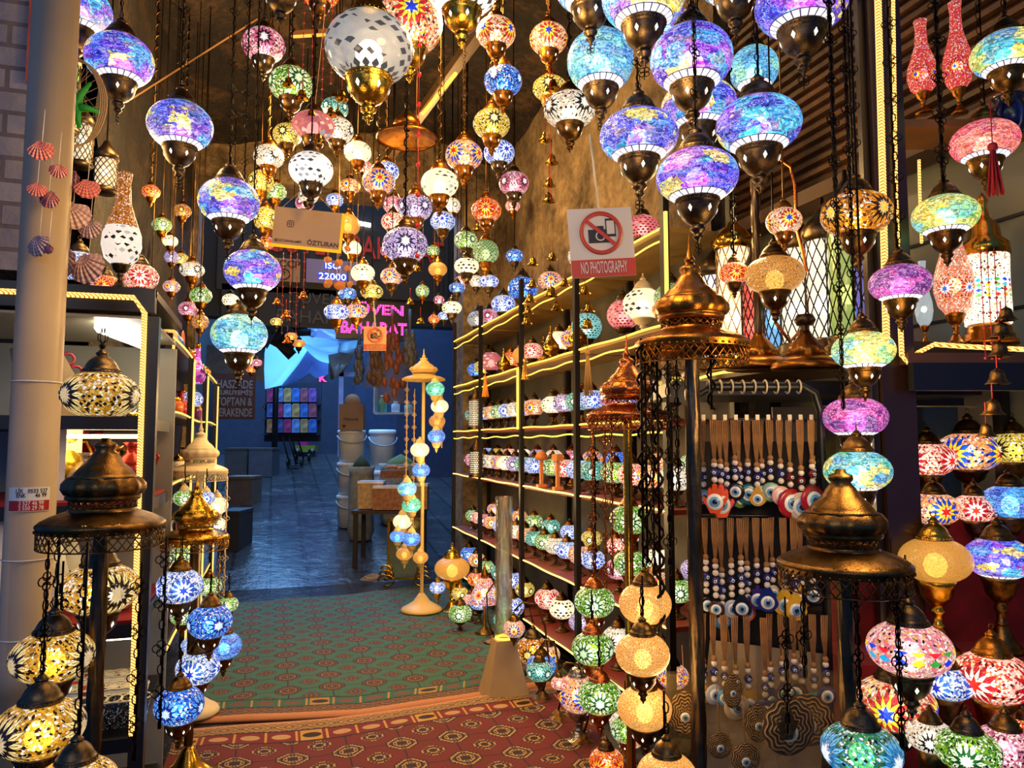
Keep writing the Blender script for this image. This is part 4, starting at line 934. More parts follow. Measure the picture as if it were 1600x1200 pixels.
def canopy_stand(px, py, rx, b, met, label, pole='dark', base=True, spike=True, skirt=True, twist=True, poler=.075, drop=None, sz=1.0):
    c = PB(px, py, b); r = rx*b/F; floor = 0.03 if drop is None else drop
    t = thing('canopy_stand', label, 'lamp stand', (c.x, c.y, floor), 'domed canopy lamp stands'); h = Vector((0, 0, c.z-floor)); mm = metal(met)
    ob('domed_canopy', m_canopy(), mm, t, h, sc=(r, r, r*sz))
    if skirt: ob('pierced_skirt', m_skirt(), mm, t, h, sc=r)
    if spike: ob('finial', m_spike(), mm, t, h, sc=(r, r, r*sz))
    H = c.z - floor
    pr = poler*r*1.6
    ob('pole', MB().lathe([(pr, .02+H*i/60.0) for i in range(0, 60)], 18, rib=6 if twist else 0, ribd=.16, twist=28), metal(pole) if pole else mm, t)
    if base: ob('base', MB().lathe([(.95*r, 0), (.97*r, .012), (.9*r, .03), (.7*r, .05), (.4*r, .085), (.2*r, .14), (.12*r, .16)], 36), mm, t)
    return t, c, r
def strung(px, py, rx, b, mat, met, label, style='oval', L=None, group='lamps strung from the canopy stands', chain='links', ztop=None):
    c = PB(px, py, b); R = rx*b/F
    up = L if L else (ztop - (c.z + (zt(HS[style])+.66)*R))
    return hanging_lamp(px, py, rx, R, mat, met, label, style, group, chain, b=b, up=up)
sA = canopy_stand(160, 818, 88, 2.0, 'antique', 'dark brass canopy stand at the left front with an amber lamp on its top', pole='bronze', spike=False)
# amber lamp on top of the left stand
q = PB(157, 617, 2.0); R = 57*2.0/F
ta = thing('crowning_lamp', 'amber gold mosaic lamp with tulip finial standing on top of the left canopy stand', 'lamp', (q.x, q.y, sA[1].z+1.5*sA[2]))
hh = Vector((0, 0, q.z-(sA[1].z+1.5*sA[2])))
ob('glass_globe', m_globe(.66, 32), M_GOLD, ta, hh, sc=R); ob('bulb', m_bulb(), BULB, ta, hh+Vector((0, 0, -.1*R)), sc=R*.25)
ob('cap', m_cap(True), metal('bronze'), ta, hh+Vector((0, 0, zt(.66)*R)), sc=R); ob('tulip_finial', m_tulip(), metal('dark'), ta, hh+Vector((0, 0, (zt(.66)+.6)*R)), sc=R)
k = -hh.z/R
ob('neck', MB().lathe([(.14, -k), (.1, -k*.8), (.09, -k*.72), (.3, -k*.66), (.42, -k*.55), (.47, -k*.42), (.5, zb(.66))], 24), metal('bronze'), ta, hh, sc=R)
zs = sA[1].z
for px, py, rx, bb, lab, L in ((155, 920, 58, 2.16, 'gold mosaic lamp with black diamonds hanging behind the twisted pole of the left stand', None), (82, 1025, 58, 1.92, 'gold mosaic lamp with black star hanging before the cup shelf', None), (62, 1137, 63, 1.72, 'largest gold mosaic lamp at the lower left corner', .33), (117, 1228, 60, 1.6, 'lamp whose bronze cap rises at the bottom edge beside the left stand', .36)):
    strung(px, py, rx, bb, M_GOLD, 'bronze', lab, 'flat', L=L, ztop=zs-.3*sA[2])
def loose_chain(px, py0, py1, b, lab, kind='links', met='dark'):
    p0_, p1_ = PB(px, py1, b), PB(px, py0, b); t = ob('hanging_chain', m_chain(p1_.z-p0_.z, kind), metal(met), None, p0_); tag(t, lab, 'chain', 'loose chains hanging from the stands'); return t
for px, y0, y1, b, lab in ((90, 850, 1000, 1.95, 'short dark chain at the left rim of the left stand'), (207, 855, 1190, 1.95, 'long dark ornamental chain right of the left twisted pole'), (247, 850, 1140, 2.0, 'dark chain beside the vertical cabinet light strip')):
    loose_chain(px, y0, y1, b, lab)
canopy_stand(312, 735, 41, 4.4, 'cream', 'cream white canopy stand with slim spike on the left side of the aisle', pole='cream')
sB = canopy_stand(305, 838, 49, 3.55, 'gold', 'shiny brass canopy stand before the cream white one', pole='antique', base=True)
for px, py, rx, bb, m, lab in ((281, 916, 34, 3.35, M_BLUEW, 'light blue mosaic lamp with dark blue star, left of the brass pole'), (328, 971, 33, 3.3, M_BLUE, 'deep blue mosaic lamp right of the brass pole'), (350, 1009, 26, 3.75, crackle('cobalt', 1.1, False), 'sky blue lamp with dotted wave band over the green carpet'),
                              (309, 1043, 32, 3.6, M_BLUEW, 'blue and white lamp low behind the brass pole'), (280, 1102, 36, 3.2, M_BLUE, 'lowest blue mosaic lamp at the left of the brass pole'), (327, 916, 19, 4.15, M_GREEN, 'green lamp hanging under the cream canopy'), (357, 944, 15, 4.3, M_GREEN, 'small green lamp at the right of the blue lamps'), (285, 962, 18, 4.0, M_GREEN, 'green beaded lamp half hidden behind the brass pole'), (300, 1008, 16, 4.2, M_BLUEW, 'small pale blue lamp behind the brass pole')):
    strung(px, py, rx, bb, m, 'antique', lab, 'oval', L=.14, chain='links' if rx > 24 else 'cord')
for px, py, b, R, m, lab in ((288, 778, 4.2, .06, M_GREEN, 'green glass lamp inside the cream stand behind the small brass dome'), (322, 778, 4.25, .05, M_BLUEW, 'blue eye patterned lamp inside the cream stand'), (338, 790, 4.55, .07, M_NETW, 'white frosted lamp behind the cream stand'), (280, 868, 3.9, .06, M_GREEN, 'green glass lamp below the brass canopy, left'), (338, 820, 4.6, .06, M_CREAM, 'round cream lamp right of the brass canopy')):
    hanging_lamp(px, py, R*F/b, R, m, 'cream' if b > 4 else 'gold', lab, 'oval', 'small lamps inside the left stands', 'cord', b=b, up=.12)
for i, (px, y0, y1, b) in enumerate(((262, 740, 900, 4.4), (348, 740, 960, 4.4), (338, 850, 1000, 3.5), (270, 850, 960, 3.5))):
    loose_chain(px, y0, y1, b, ['cream chain at the left rim of the cream stand', 'cream chain at the right rim of the cream stand', 'brass chain hanging right under the brass canopy', 'brass chain hanging left under the brass canopy'][i], 'links', 'cream' if i < 2 else 'gold')
# far cream stand on the right with its column of small lamps
canopy_stand(662, 592, 33, 7.0, 'yellowpaint', 'cream yellow canopy stand at the far end of the carpet', pole='yellowpaint', twist=False, poler=.05, skirt=False, sz=.7)
colr = [(680, 608, 15, 'emerald', 'green'), (687, 635, 14, M_NETW, 'frosted white'), (683, 658, 13, M_NETA, 'amber'), (682, 682, 14, 'cobalt', 'cobalt blue'), (656, 703, 15, M_NETW, 'cream frosted'), (658, 735, 14, 'cobalt', 'bright blue'), (636, 764, 15, 'aqua', 'ice blue'), (643, 789, 15, 'emerald', 'mint green'), (629, 815, 15, M_NETW, 'milky clear'), (621, 838, 12, 'cobalt', 'sapphire'), (643, 842, 14, 'cobalt', 'royal blue'), (632, 865, 13, M_NETG, 'golden yellow'), (657, 871, 12, M_NETG, 'amber yellow')]
for i, (px, py, rx, m, nm) in enumerate(colr):
    mm = crackle(m, 1.3, False) if isinstance(m, str) else m
    b = 6.62 + .06*(i % 3)
    hanging_lamp(px, py, rx, .09, mm, 'yellowpaint', '%s lamp, %s from the top in the far cream stand column' % (nm, ORD[i]), 'oval', 'small lamps in a spiral under the far cream stand', 'cord', b=b, up=PB(px, 600, b).z-PB(px, py, b).z if i == 0 else .05)
for i, px in enumerate((634, 645, 690)): loose_chain(px, 600, (780, 860, 700)[i], 6.9, ['left cream chain of the far stand', 'middle cream chain of the far stand', 'right cream chain of the far stand'][i], 'links', 'yellowpaint')
# copper stand and the gold-lamp stand
sD = canopy_stand(980, 648, 62, 2.75, 'copper', 'copper canopy stand with hammered dome left of the evil eye rack', pole='gold', twist=False, poler=.07)
for px, py, rx, bb, lab, mt in ((929, 940, 31, 2.72, 'topmost green mosaic lamp on copper chains', M_GREEN), (926, 1013, 32, 2.66, 'second green mosaic lamp on copper chains', M_GREEN), (937, 1088, 33, 2.58, 'lowest green mosaic lamp with white flower on copper chains', M_GREEN), (983, 812, 30, 2.9, 'green flower lamp hanging high behind the pale gold pole', M_GREEN), (985, 880, 26, 2.95, 'pale green mosaic lamp behind the pale gold pole', M_GREEN), (979, 1140, 24, 2.9, 'green mosaic lamp low behind the gold lamps', M_GREEN)):
    strung(px, py, rx, bb, mt, 'copper', lab, 'oval', L=.1 if py > 960 else .5, chain='links')
for i, (px, y1) in enumerate(((927, 900), (947, 930), (957, 900))): loose_chain(px, 660, y1, 2.7, ['left copper chain under the hammered dome', 'middle copper chain under the hammered dome', 'right copper chain under the hammered dome'][i], 'links', 'copper')
sE = canopy_stand(1080, 537, 87, 2.02, 'amberbrass', 'orange brass canopy stand with onion dome above the evil eye rack', pole='bronze')
for px, py, rx, bb, lab in ((1008, 943, 40, 2.05, 'topmost gold honeycomb lamp in the column left of the charms'), (1004, 1022, 41, 2.0, 'second gold honeycomb lamp in the column'), (1007, 1106, 41, 1.93, 'third gold honeycomb lamp with round medallions'), (1042, 1215, 46, 1.8, 'lowest gold honeycomb lamp cut by the bottom edge')):
    strung(px, py, rx, bb, gauze('#d88418', '#ffcc70', .9, 22), 'antique', lab, 'oval', L=.08 if py > 960 else .55)
for i, (px, y1, b) in enumerate(((1005, 820, 1.98), (1022, 900, 2.0), (1033, 1000, 2.0), (1048, 900, 2.03), (1012, 880, 2.06), (1060, 780, 2.05), (1112, 640, 2.05))):
    loose_chain(px, 556, y1, b, 'dark chain hanging from the orange brass canopy, %s from the left' % ['first', 'third', 'fourth', 'fifth', 'second', 'sixth', 'seventh'][i], 'links' if i % 2 else 'wrapped')
# front right stand
sF = canopy_stand(1318, 880, 96, 1.75, 'antique', 'large brass canopy stand at the right front with pierced skirt', pole='bronze', spike=False)
for px, py, rx, bb, m, lab in ((1421, 1013, 61, 1.78, M_PINKBAND, 'pink chip lamp with a band of coloured diamonds at the lower right'), (1398, 1098, 58, 1.98, M_MULTI, 'pinkish chip lamp with glowing blue star under the banded pink lamp'), (1346, 1172, 58, 1.66, mosaic('#3f8a5a', '#2a6a48', '#f0f8ff', '#2878b8', '#68b8e0', '#08140c', 3, 1.2, 1.2), 'green lamp with blue and white diamond star at the bottom beside the pole')):
    strung(px, py, rx, bb, m, 'bronze', lab, 'flat', ztop=sF[1].z-.1*sF[2])
for i, (px, y0, y1, b) in enumerate(((1411, 905, 1190, 1.62), (1232, 905, 1150, 1.68), (1258, 905, 1060, 1.66))): loose_chain(px, y0, y1, b, ['long dark chain right of the front right pole', 'dark chain left of the front right pole over the charms', 'short dark chain next to the front right pole'][i])
# long chains dropping in front of the brown shutter
for i, (px, y1, b) in enumerate(((1318, 640, 1.95), (1335, 480, 1.98), (1305, 300, 2.0), (1475, 300, 2.0))): loose_chain(px, -60, y1, b, ['thick dark ornamental chain down past the magenta lamps', 'thin dark chain beside the thick ornamental one', 'dark rod chain before the shutter', 'ornamental chain over the yellow green lamp'][i])
# ================================================================ right front: wall, lantern shelf, lamp display
def panel_mat():
    g = NG('grey_green_panel'); n = g.noise(g.obj(), 1.5, 3)
    return g.done(g.bsdf(Base_Color=g.mix(n, C('#6a6a54'), C('#8c8c74')), Roughness=.22, Specular_IOR_Level=.6))
struct('wall_right_front', MB().box((2.70, 1.9, 2.35), (.1, 3.5, 4.7)), panel_mat())
for i, z in enumerate((2.1, 2.45)): struct('trim_%d' % (i+2), MB().box((2.645, 1.9, z), (.012, 3.5, .012)), SOOT)
# shelf with the lattice lanterns
t = thing('lantern_shelf', 'dark shelf carrying the tall lattice lanterns under the shutter', 'shelf', (2.35, 2.66, 0))
ob('board', MB().box((0, 0, 1.93), (.5, 1.34, .04)), plain('#3a2410', .5), t)
ob('led_edge', MB().tube(wavy((-.262, -.65, 1.925), (-.262, .65, 1.925)), .007, 5), LED, t)
for y in (-.64, .64): ob('leg', MB().box((.2, y, .955), (.04, .04, 1.91)), STEEL, t)
lan = [(1118, 3.55, .075, .50, '#f0f0ff', 'white'), (1150, 3.35, .085, .60, '#fff0d8', 'pale gold'), (1178, 3.42, .05, .40, '#d83040', 'red'), (1215, 3.3, .055, .42, '#48a8e8', 'light blue'), (1250, 3.12, .075, .48, '#f4f0e4', 'ivory'), (1292, 3.02, .075, .48, '#f8f4e8', 'clear white'), (1330, 2.92, .08, .56, '#8aa850', 'green'), (1368, 2.82, .07, .46, '#4858e0', 'blue'), (1272, 3.22, .04, .4, '#2888c8', 'turquoise')]
for px, b, r, h, hexc, nm in lan:
    p = PB(px, 572, b); x = min(2.5, max(2.16, p.x)); p = PXx(px, 572, x); y = p.y
    t = thing('lattice_lantern', 'tall cylindrical lattice lantern with %s glass on the shelf under the shutter' % nm, 'lantern', (x, y, 1.951), 'lattice lanterns on the dark shelf')
    ob('glass_cylinder', MB().lathe([(r*.9, .07), (r*.9, h)], 24, caps=False), gauze(hexc, hexc, .95 if nm not in ('blue', 'red', 'turquoise') else .7), t)
    ob('bulb', m_bulb(), glow('#fffaf0', 14, False), t, (0, 0, .07+h*.3), sc=.035)
    ob('lattice', lattice(MB(), r, .06, h+.01, 12, 9, .003), metal('dark' if nm != 'pale gold' else 'gold'), t)
    mt = metal('gold' if nm == 'pale gold' else 'bronze')
    ob('base', MB().lathe([(r*1.35, 0), (r*1.35, .02), (r*1.1, .035), (r*1.12, .06), (r, .07)], 24), mt, t)
    ob('crown', MB().lathe([(r*1.05, h), (r*1.2, h+.02), (r*1.15, h+.05), (r*.8, h+.09), (r*.5, h+.11), (r*.15, h+.15), (r*.1, h+.19)], 24), mt, t)
# twisted lamp poles with ribbed feet and hooks standing on the same level
for px, b, top, lab in ((1187, 2.95, 275, 'tall twisted brown pole with ribbed foot before the lattice lanterns'), (1260, 2.75, 500, 'short lamp foot with wide ribbed base beside the twisted pole')):
    p = PB(px, 578, b); z0 = p.z; r = 52*b/F
    t = thing('lamp_foot', lab, 'lamp stand', (p.x, p.y, z0)); zt_ = PB(px, top, b).z-z0
    ob('ribbed_foot', MB().lathe([(r, 0), (r*1.02, .012), (r*.95, .03), (r*.6, .05)], 40).lathe([(r*.6, .05), (r*.45, .09), (r*.2, .13), (r*.12, .15)], 40, rib=16, ribd=.05), metal('amberbrass'), t)
    ob('twisted_pole', MB().lathe([(.016, .1+(zt_-.1)*i/40) for i in range(41)], 14, rib=5, ribd=.2, twist=40), metal('bronze'), t)
    if top < 400: ob('hook', MB().tube([(0, 0, zt_), (.03, 0, zt_+.06), (.10, 0, zt_+.10), (.18, 0, zt_+.06), (.20, 0, zt_-.02), (.2, 0, zt_-.2), (.26, 0, zt_-.42), (.24, 0, zt_-.6), (.15, 0, zt_-.68), (.08, 0, zt_-.6)], .008, 6), metal('copper'), t)
    else: ob('collar', MB().lathe([(.03, zt_-.02), (.04, zt_), (.03, zt_+.02)], 12), metal('bronze'), t)
t = ob('counter_beam', MB().box((0, 0, 0), (1.1, .5, .05), 0), BLACK, None, AB(1.12, 2.86, 1.79), (0, 0, -YAW)); tag(t, 'black ledge under the lamp feet behind the evil eye rack', 'ledge')
# dark post with two vertical light strips
t = thing('case_post', 'dark brown post dividing the shutter from the upper glass case', 'post', AB(1.235, 2.37, 0), None, -YAW)
ob('post', MB().box((0, 0, 2.2), (.105, .06, 4.4)), plain('#2a1608', .35), t); ob('inner_rail', MB().box((-.065, .01, 2.2), (.02, .03, 4.4)), plain('#1a0e06', .35), t)
def led_rope(name, pts, r, lab, mat=None):
    t = ob(name, MB().tube(pts, r, 6), mat or LEDB); tag(t, lab, 'light strip', 'warm light strips'); return t
def led_beads():
    g = NG('beaded_led'); o = g.obj(); x, y, z = g.xyz(o)[0:3]
    s = g.ma('FRACT', g.ma('MULTIPLY', g.ma('ADD', z, g.ma('MULTIPLY', g.ma('ADD', x, y), .7)), 95.0)); k = g.ma('GREATER_THAN', s, .42)
    m = g.done(g.n('Emission', {'Color': g.mix(k, (1, .34, .02, 1), (1, .62, .16, 1)), 'Strength': g.ma('MULTIPLY_ADD', k, 1.7, .8)}).outputs[0]); return m
LEDB = led_beads()
led_rope('light_strip', [PB(1371, -30, 2.3), PB(1379, 280, 2.3), PB(1385, 540, 2.3)], .011, 'bright vertical light strip left of the dark post')
led_rope('light_strip', [PB(1395, -30, 2.33), PB(1400, 300, 2.33), PB(1404, 400, 2.33)], .006, 'thin vertical light strip on the edge of the dark post')
led_rope('light_strip', [PB(1407, 510, 2.3), PB(1409, 555, 2.3), PB(1417, 566, 2.3), PB(1436, 550, 2.3), PB(1460, 538, 2.3), PB(1500, 541, 2.3), PB(1640, 548, 2.3)], .008, 'light strip bending from the post along the upper case edge')
led_rope('light_strip', [PB(1436, 250, 2.45), PB(1437, 300, 2.45), PB(1440, 380, 2.45)], .005, 'short light strip behind the dark post')
# upper case: ledge + lamps
yr = -YAW
t = thing('upper_case', 'black upper display case ledge at the right edge', 'display case', AB(1.55, 2.42, 0), None, yr)
ob('ledge', MB().box((0, .02, 1.86), (.62, .3, .035)), plain('#5a3a18', .4), t); ob('front_rail', MB().box((0, -.14, 1.80), (.62, .03, .085)), BLACK, t)
ob('mid_shelf', MB().box((0.02, .10, 2.678), (.5, .2, .025)), plain('#8a5c20', .4), t); ob('side_post', MB().box((.27, -.1, 2.6), (.03, .03, 1.5)), plain('#c88a28', .4), t)
def tall_lamp(px, py_base, b, h, R, mat, met, lab):
    """oil-lamp shaped glass: bulb with long neck"""
    p = PB(px, py_base, b); t = thing('bottle_lamp', lab, 'lamp', p, 'bottle shaped lamps', random.uniform(0, 6))
    f0 = h*.22
    ob('glass_bottle', MB().lathe([(r_, (f0+h*q-f0-.17*h)/R) for r_, q in ((.45, 0), (.8, .06), (1, .17), (.93, .28), (.62, .42), (.42, .52), (.36, .68), (.42, .76), (.44, .78))], 28, caps=False), mat, t, (0, 0, f0+.17*h), sc=R)
    ob('bulb', m_bulb(), BULB, t, (0, 0, f0+h*.2), sc=R*.36)
    ob('foot', m_foot(1.0), metal(met), t, (0, 0, f0+.0), sc=(R*.95, R*.95, f0)); return t
RB = mosaic('#e04838', '#c83858', '#2838c0', '#f0a030', '#d82828', '#500810', 5, 1.0, .8)
tall_lamp(1500, 178, 2.45, .40, .048, RB, 'amberbrass', 'red mosaic bottle lamp on the top shelf of the right case')
tall_lamp(1444, 178, 2.5, .34, .05, RB, 'amberbrass', 'red mosaic lamp half hidden by the dark post at the top')
tall_lamp(1495, 540, 2.42, .48, .062, mosaic('#e87848', '#d0a888', '#2868d8', '#f8f0e0', '#d83838', '#401810', 5, 1.2, .8), 'amberbrass', 'orange mosaic bottle lamp on the upper case ledge')
p = PB(1546, 540, 2.42)
t = thing('table_lamp', 'brass lamp with white glass drum and coloured diamonds at the right edge', 'lamp', p)
ob('glass_drum', MB().lathe([(.97, -1.65), (1, -.9), (.97, .5), (1, 1.65)], 28, caps=False), M_DIA, t, (0, 0, .185), sc=.07); ob('bulb', m_bulb(), glow('#fff6e0', 16, False), t, (0, 0, .19), sc=.035)
ob('brass_dome', MB().lathe([(.075, .30), (.072, .34), (.05, .36), (.045, .40), (.02, .43), (.012, .47), (.018, .49), (.0001, .52)], 28), metal('gold'), t)
ob('stepped_foot', MB().lathe([(.085, 0), (.085, .015), (.075, .02), (.075, .035), (.066, .04), (.066, .055), (.06, .07)], 28), metal('amberbrass'), t)
tall_lamp(1446, 538, 2.6, .30, .03, gauze('#50a0d8', '#d0b048', .9), 'amberbrass', 'narrow blue and gold lamp just right of the dark post')
# stepped lamp display
t = thing('stepped_display', 'stepped lamp display covered in dark red velvet at the right', 'display stand', AB(1.55, 2.4, 0), None, yr)
VEL = plain('#7a0c0c', .95, 0, .4, 14)
for nm, b0, b1, z in (('step', 2.57, 2.95, 1.345), ('step', 2.44, 2.57, 1.18), ('step', 2.18, 2.44, .955), ('step', 1.98, 2.18, .62), ('step', 1.75, 1.98, .40)):
    a0 = 1.07 if b0 > 2.2 else .98
    am = (2.6-b1*.309)/.951; ob(nm, MB().box(((a0+am)/2-1.55, (b0+b1)/2-2.4, z/2), (am-a0, b1-b0-.004, z)), VEL, t)
ob('led_edge', MB().tube(wavy((-.45, -.235, .955), (.5, -.235, .955)), .007, 5), glow('#ffb818', 5.0), t)
ob('dark_trim', MB().box((.03, -.228, .91), (.93, .01, .05)), BLACK, t)
t = thing('window_screen', 'dark glass window with black frame behind the stepped display', 'window', AB(1.5, 3.0, 1.35), None, yr)
gd = NG('dark_window'); gdm = gd.done(gd.bsdf(Base_Color=C('#2a3a38'), Roughness=.08, Specular_IOR_Level=.8))
ob('pane', MB().box((.2, 0, .2), (.9, .012, .38)), gdm, t); ob('frame', MB().box((-.08, -.02, .2), (.04, .03, .44)).box((.2, -.02, .41), (.9, .03, .03)), BLACK, t)
ob('side_pane', MB().box((-.27, 0, .2), (.34, .012, .38)), plain('#8a7a48', .3), t)
RT = [(1381, 705, 36, 2.72, M_YELK, 'yellow lamp with coloured chips behind the strung turquoise one'), (1450, 718, 40, 2.66, M_REDW, 'red lamp with triangles in the back row of the display'), (1514, 706, 47, 2.76, M_SUN, 'blue petalled lamp with yellow and red star in the back row'), (1583, 700, 38, 2.7, M_YELK, 'yellow lamp at the right end of the back row'),
      (1389, 796, 37, 2.5, M_BLUEW, 'blue lamp with white rays in the second row'), (1460, 795, 38, 2.52, M_SUN, 'white lamp with orange petals and blue heart in the second row'), (1523, 794, 33, 2.5, M_REDW, 'red and white lamp with red star in the second row'), (1578, 784, 40, 2.46, crackle('cobalt', 1.1, False), 'solid bright blue crackle lamp at the right of the second row')]
for px, py, rx, b, m, lab in RT:
    z0 = 1.346 if py < 740 else 1.181; c = PB(px, py, b); R = rx*b/F; ft = max(.6, (c.z-z0)/R + zb(.66))
    table_lamp((c.x, c.y, z0), R, m, 'antique', lab, 'flat', ft, 'mosaic lamps on the stepped display', True)
for px, py, rx, b, m, met, lab, z0 in ((1461, 875, 52, 2.3, M_NETG, 'gold', 'big gold beaded lamp on a tall gold foot', .956), (1560, 872, 48, 2.32, V, 'antique', 'blue and violet crackle lamp on a bronze foot at the right edge', .956),
    (1480, 1066, 38, 2.08, M_BLUEW, 'antique', 'white lamp with dark blue flower low on the display', .621), (1552, 1058, 56, 2.06, M_REDW, 'amberbrass', 'white lamp with red star flowers at the lower right edge', .621),
    (1454, 1150, 35, 1.86, M_WHITEK, 'antique', 'cream lamp with black star in the lowest row', .401), (1572, 1168, 46, 1.92, M_PINK, 'antique', 'pink chip lamp at the lower right corner', .401), (1512, 1172, 46, 1.72, M_GREEN, 'bronze', 'green lamp with blue diamonds at the bottom edge', .3), (1600, 1140, 28, 2.08, M_ORED, 'bronze', 'orange lamp cut by the right edge at the bottom', .621)):
    c = PB(px, py, b); R = rx*b/F; H = c.z-z0; ry = .66
    table_lamp((c.x, c.y, z0), R, m, met, lab, 'flat', max(.75, H/R+zb(ry)), 'mosaic lamps on the stepped display', True)
q = AB(1.1, 1.72, .15); t = ob('display_box', MB().box((0, 0, 0), (.5, .1, .3)), VEL, None, (AB(1.12, 1.69, 0).x, AB(1.12, 1.69, 0).y, .15), (0, 0, yr)); tag(t, 'low red velvet box under the green lamp at the bottom right', 'box')

c = PB(1577, 182, 2.3); t = thing('hanging_pot', 'unlit navy blue painted glass pot hanging under the top right crackle lamp', 'pot', c-Vector((0, 0, .06)))
ob('glass_pot', MB().lathe([(.035, 0), (.055, .02), (.062, .055), (.05, .09), (.036, .105), (.046, .125)], 26, caps=False), mosaic('#182058', '#10184a', '#c8d0e0', '#28408a', '#0c1030', '#080a20', 6, .08, .5), t); ob('rim', MB().ring((0, 0, .125), .046, .003, 24, 4), metal('silver'), t)
ob('hanging_wire', MB().tube([(-.04, 0, .12), (0, 0, .2), (.04, 0, .12)], .0015, 4).tube([(0, 0, .2), (0, 0, .3)], .0015, 4), metal('dark'), t)
# ================================================================ evil eye rack and charms
RB_, RZ = 2.22, 0
a0, a1 = .565, .93; ztp = 1.765
t = thing('charm_rack', 'black tubular rack holding evil eye charms right of the racks', 'rack', AB(a0, RB_, 0), None, -YAW)
W = a1-a0
ob('frame', MB().tube([(-.03, 0, .02), (-.03, 0, 1.68), (-.01, 0, 1.74), (.04, 0, 1.765), (W-.05, 0, 1.765), (W-.015, 0, 1.745), (W, 0, 1.69), (W, 0, .02)], .013, 8), BLACK, t)
ob('back_panel', MB().box((W/2, .06, .9), (W+.02, .008, 1.4)), plain('#1c1712', .8), t)
ROWS = (1.665, 1.375, 1.10, .86)
for z in ROWS: ob('rail', MB().tube([(-.03, .035, z), (W, .035, z)], .006, 6), BLACK, t)
pins = MB()
for i in range(11):
    if True: ob('price_clip', MB().box((.02+i*.033, .03, 1.672), (.011, .003, .02)), plain('#f0e4c0', .4), t)
for i in range(9): ob('shower_ring', MB().ring((.03+i*.034, 0, 1.765), .02, .003, 12, 4, 'X'), plain('#d8c8a0', .3), t)
TAN = plain('#9c7040', .9, 0, .3, 30); PEARL = plain('#e8dccc', .35, 0, .05)
def eye_parts(parent, x, y, z, r, s=1.0):
    ob('eye_ring', shared('eye_w', lambda b: b.lathe([(.62, 0), (.6, .05), (.0001, .06)], 18)), plain('#f4f4ec', .25, 0, .02), parent, (x, y, z), (PI/2, 0, 0), sc=(r, r, r))
    ob('eye_iris', shared('eye_i', lambda b: b.lathe([(.40, .04), (.38, .085), (.0001, .09)], 16)), plain('#68a8d8', .25, 0, .02), parent, (x, y, z), (PI/2, 0, 0), sc=r)
    ob('eye_pupil', shared('eye_p', lambda b: b.lathe([(.2, .07), (.18, .115), (.0001, .12)], 12)), plain('#0a0e28', .2, 0, .02), parent, (x, y, z), (PI/2, 0, 0), sc=r)
def m_cord(L, w):
    def f(b):
        for k in range(7):
            o = (k-3)/3*w; b.tube([(o, .004*(k % 2), 0), (o*.9, .003, -L*.5), (o*.25, 0, -L)], .0016, 4)
        b.ball((0, 0, -L-.004), .009, 8, sz=1.1)
    return shared(('cord', L, w), f)
def m_bead(): return shared('bead', lambda b: b.ball((0, 0, 0), 1, 10))
def m_disc(kind):
    def f(b):
        if kind == 'disc': b.lathe([(.0001, -.16), (.8, -.12), (1, -.02), (1, .02), (.8, .12), (.0001, .16)], 22, Matrix.Rotation(PI/2, 4, 'X'))
        elif kind == 'drop': b.prism([(math.sin(a)*(1.0 if math.cos(a) < 0 else .9-.5*math.cos(a)), math.cos(a)*(1.0 if math.cos(a) < 0 else 1.45)) for a in [2*PI*i/20 for i in range(20)]], .2)
        elif kind == 'hand': b.prism([(-.35, -1), (.35, -1), (.6, -.5), (.95, .05), (.8, .25), (.5, 0), (.48, .8), (.3, .95), (.2, .75), (.16, 1.15), (0, 1.25), (-.16, 1.15), (-.2, .75), (-.3, .95), (-.48, .8), (-.5, 0), (-.8, .25), (-.95, .05), (-.6, -.5)], .22)
    return shared(('pendant', kind), f)
def charm(x, row, L, pend, col, pr, lab, y=.0, tw=0.0, beads=3, bead_col='#20246a', cordw=.01, tassel=None):
    o = AB(a0+x, RB_+.012-y, ROWS[row] if isinstance(row, int) else row)
    t = thing('evil_eye_charm', lab, 'charm', o, 'evil eye charms hung in rows on the black rack', -YAW + tw)
    L += .03; ob('cord', m_cord(round(L, 2), cordw), TAN, t); z = -L-.018
    for k in range(beads):
        if k == beads//2 and beads % 2:
            ob('eye_bead', m_bead(), plain(bead_col, .2, 0, .05), t, (0, 0, z-.003), sc=.0125); eye_parts(t, 0, -.0118, z-.003, .008); z -= .024
        else: ob('bead', m_bead(), PEARL, t, (0, 0, z), sc=.0092); z -= .02
    z -= pr*(1.0 if pend != 'hand' else 1.2)
    pr *= 1.22; p = ob('pendant', m_disc(pend), plain(col, .2, 0, .12, 12), t, (0, 0, z), sc=pr)
    eye_parts(t, 0, -.16*pr if pend == 'disc' else -.1*pr, z-(.0 if pend == 'disc' else .15*pr), pr)
    if tassel: ob('tassel', MB().tube([(0, 0, z-pr), (0, 0, z-pr-.09)], .004, 6, r2=.012), plain(tassel, .8), t)
    return t
NM = {'#151515': 'black', '#e85a18': 'orange', '#3a2a78': 'purple', '#6a8a30': 'green', '#c89830': 'golden', '#1a6878': 'teal', '#88b8a0': 'pale green', '#e8b0a8': 'pink', '#a81820': 'red', '#182878': 'dark blue', '#d8c8b0': 'cream', '#e8b818': 'yellow', '#58a0d0': 'light blue', '#3a2218': 'brown', '#c0c8d0': 'clear grey'}
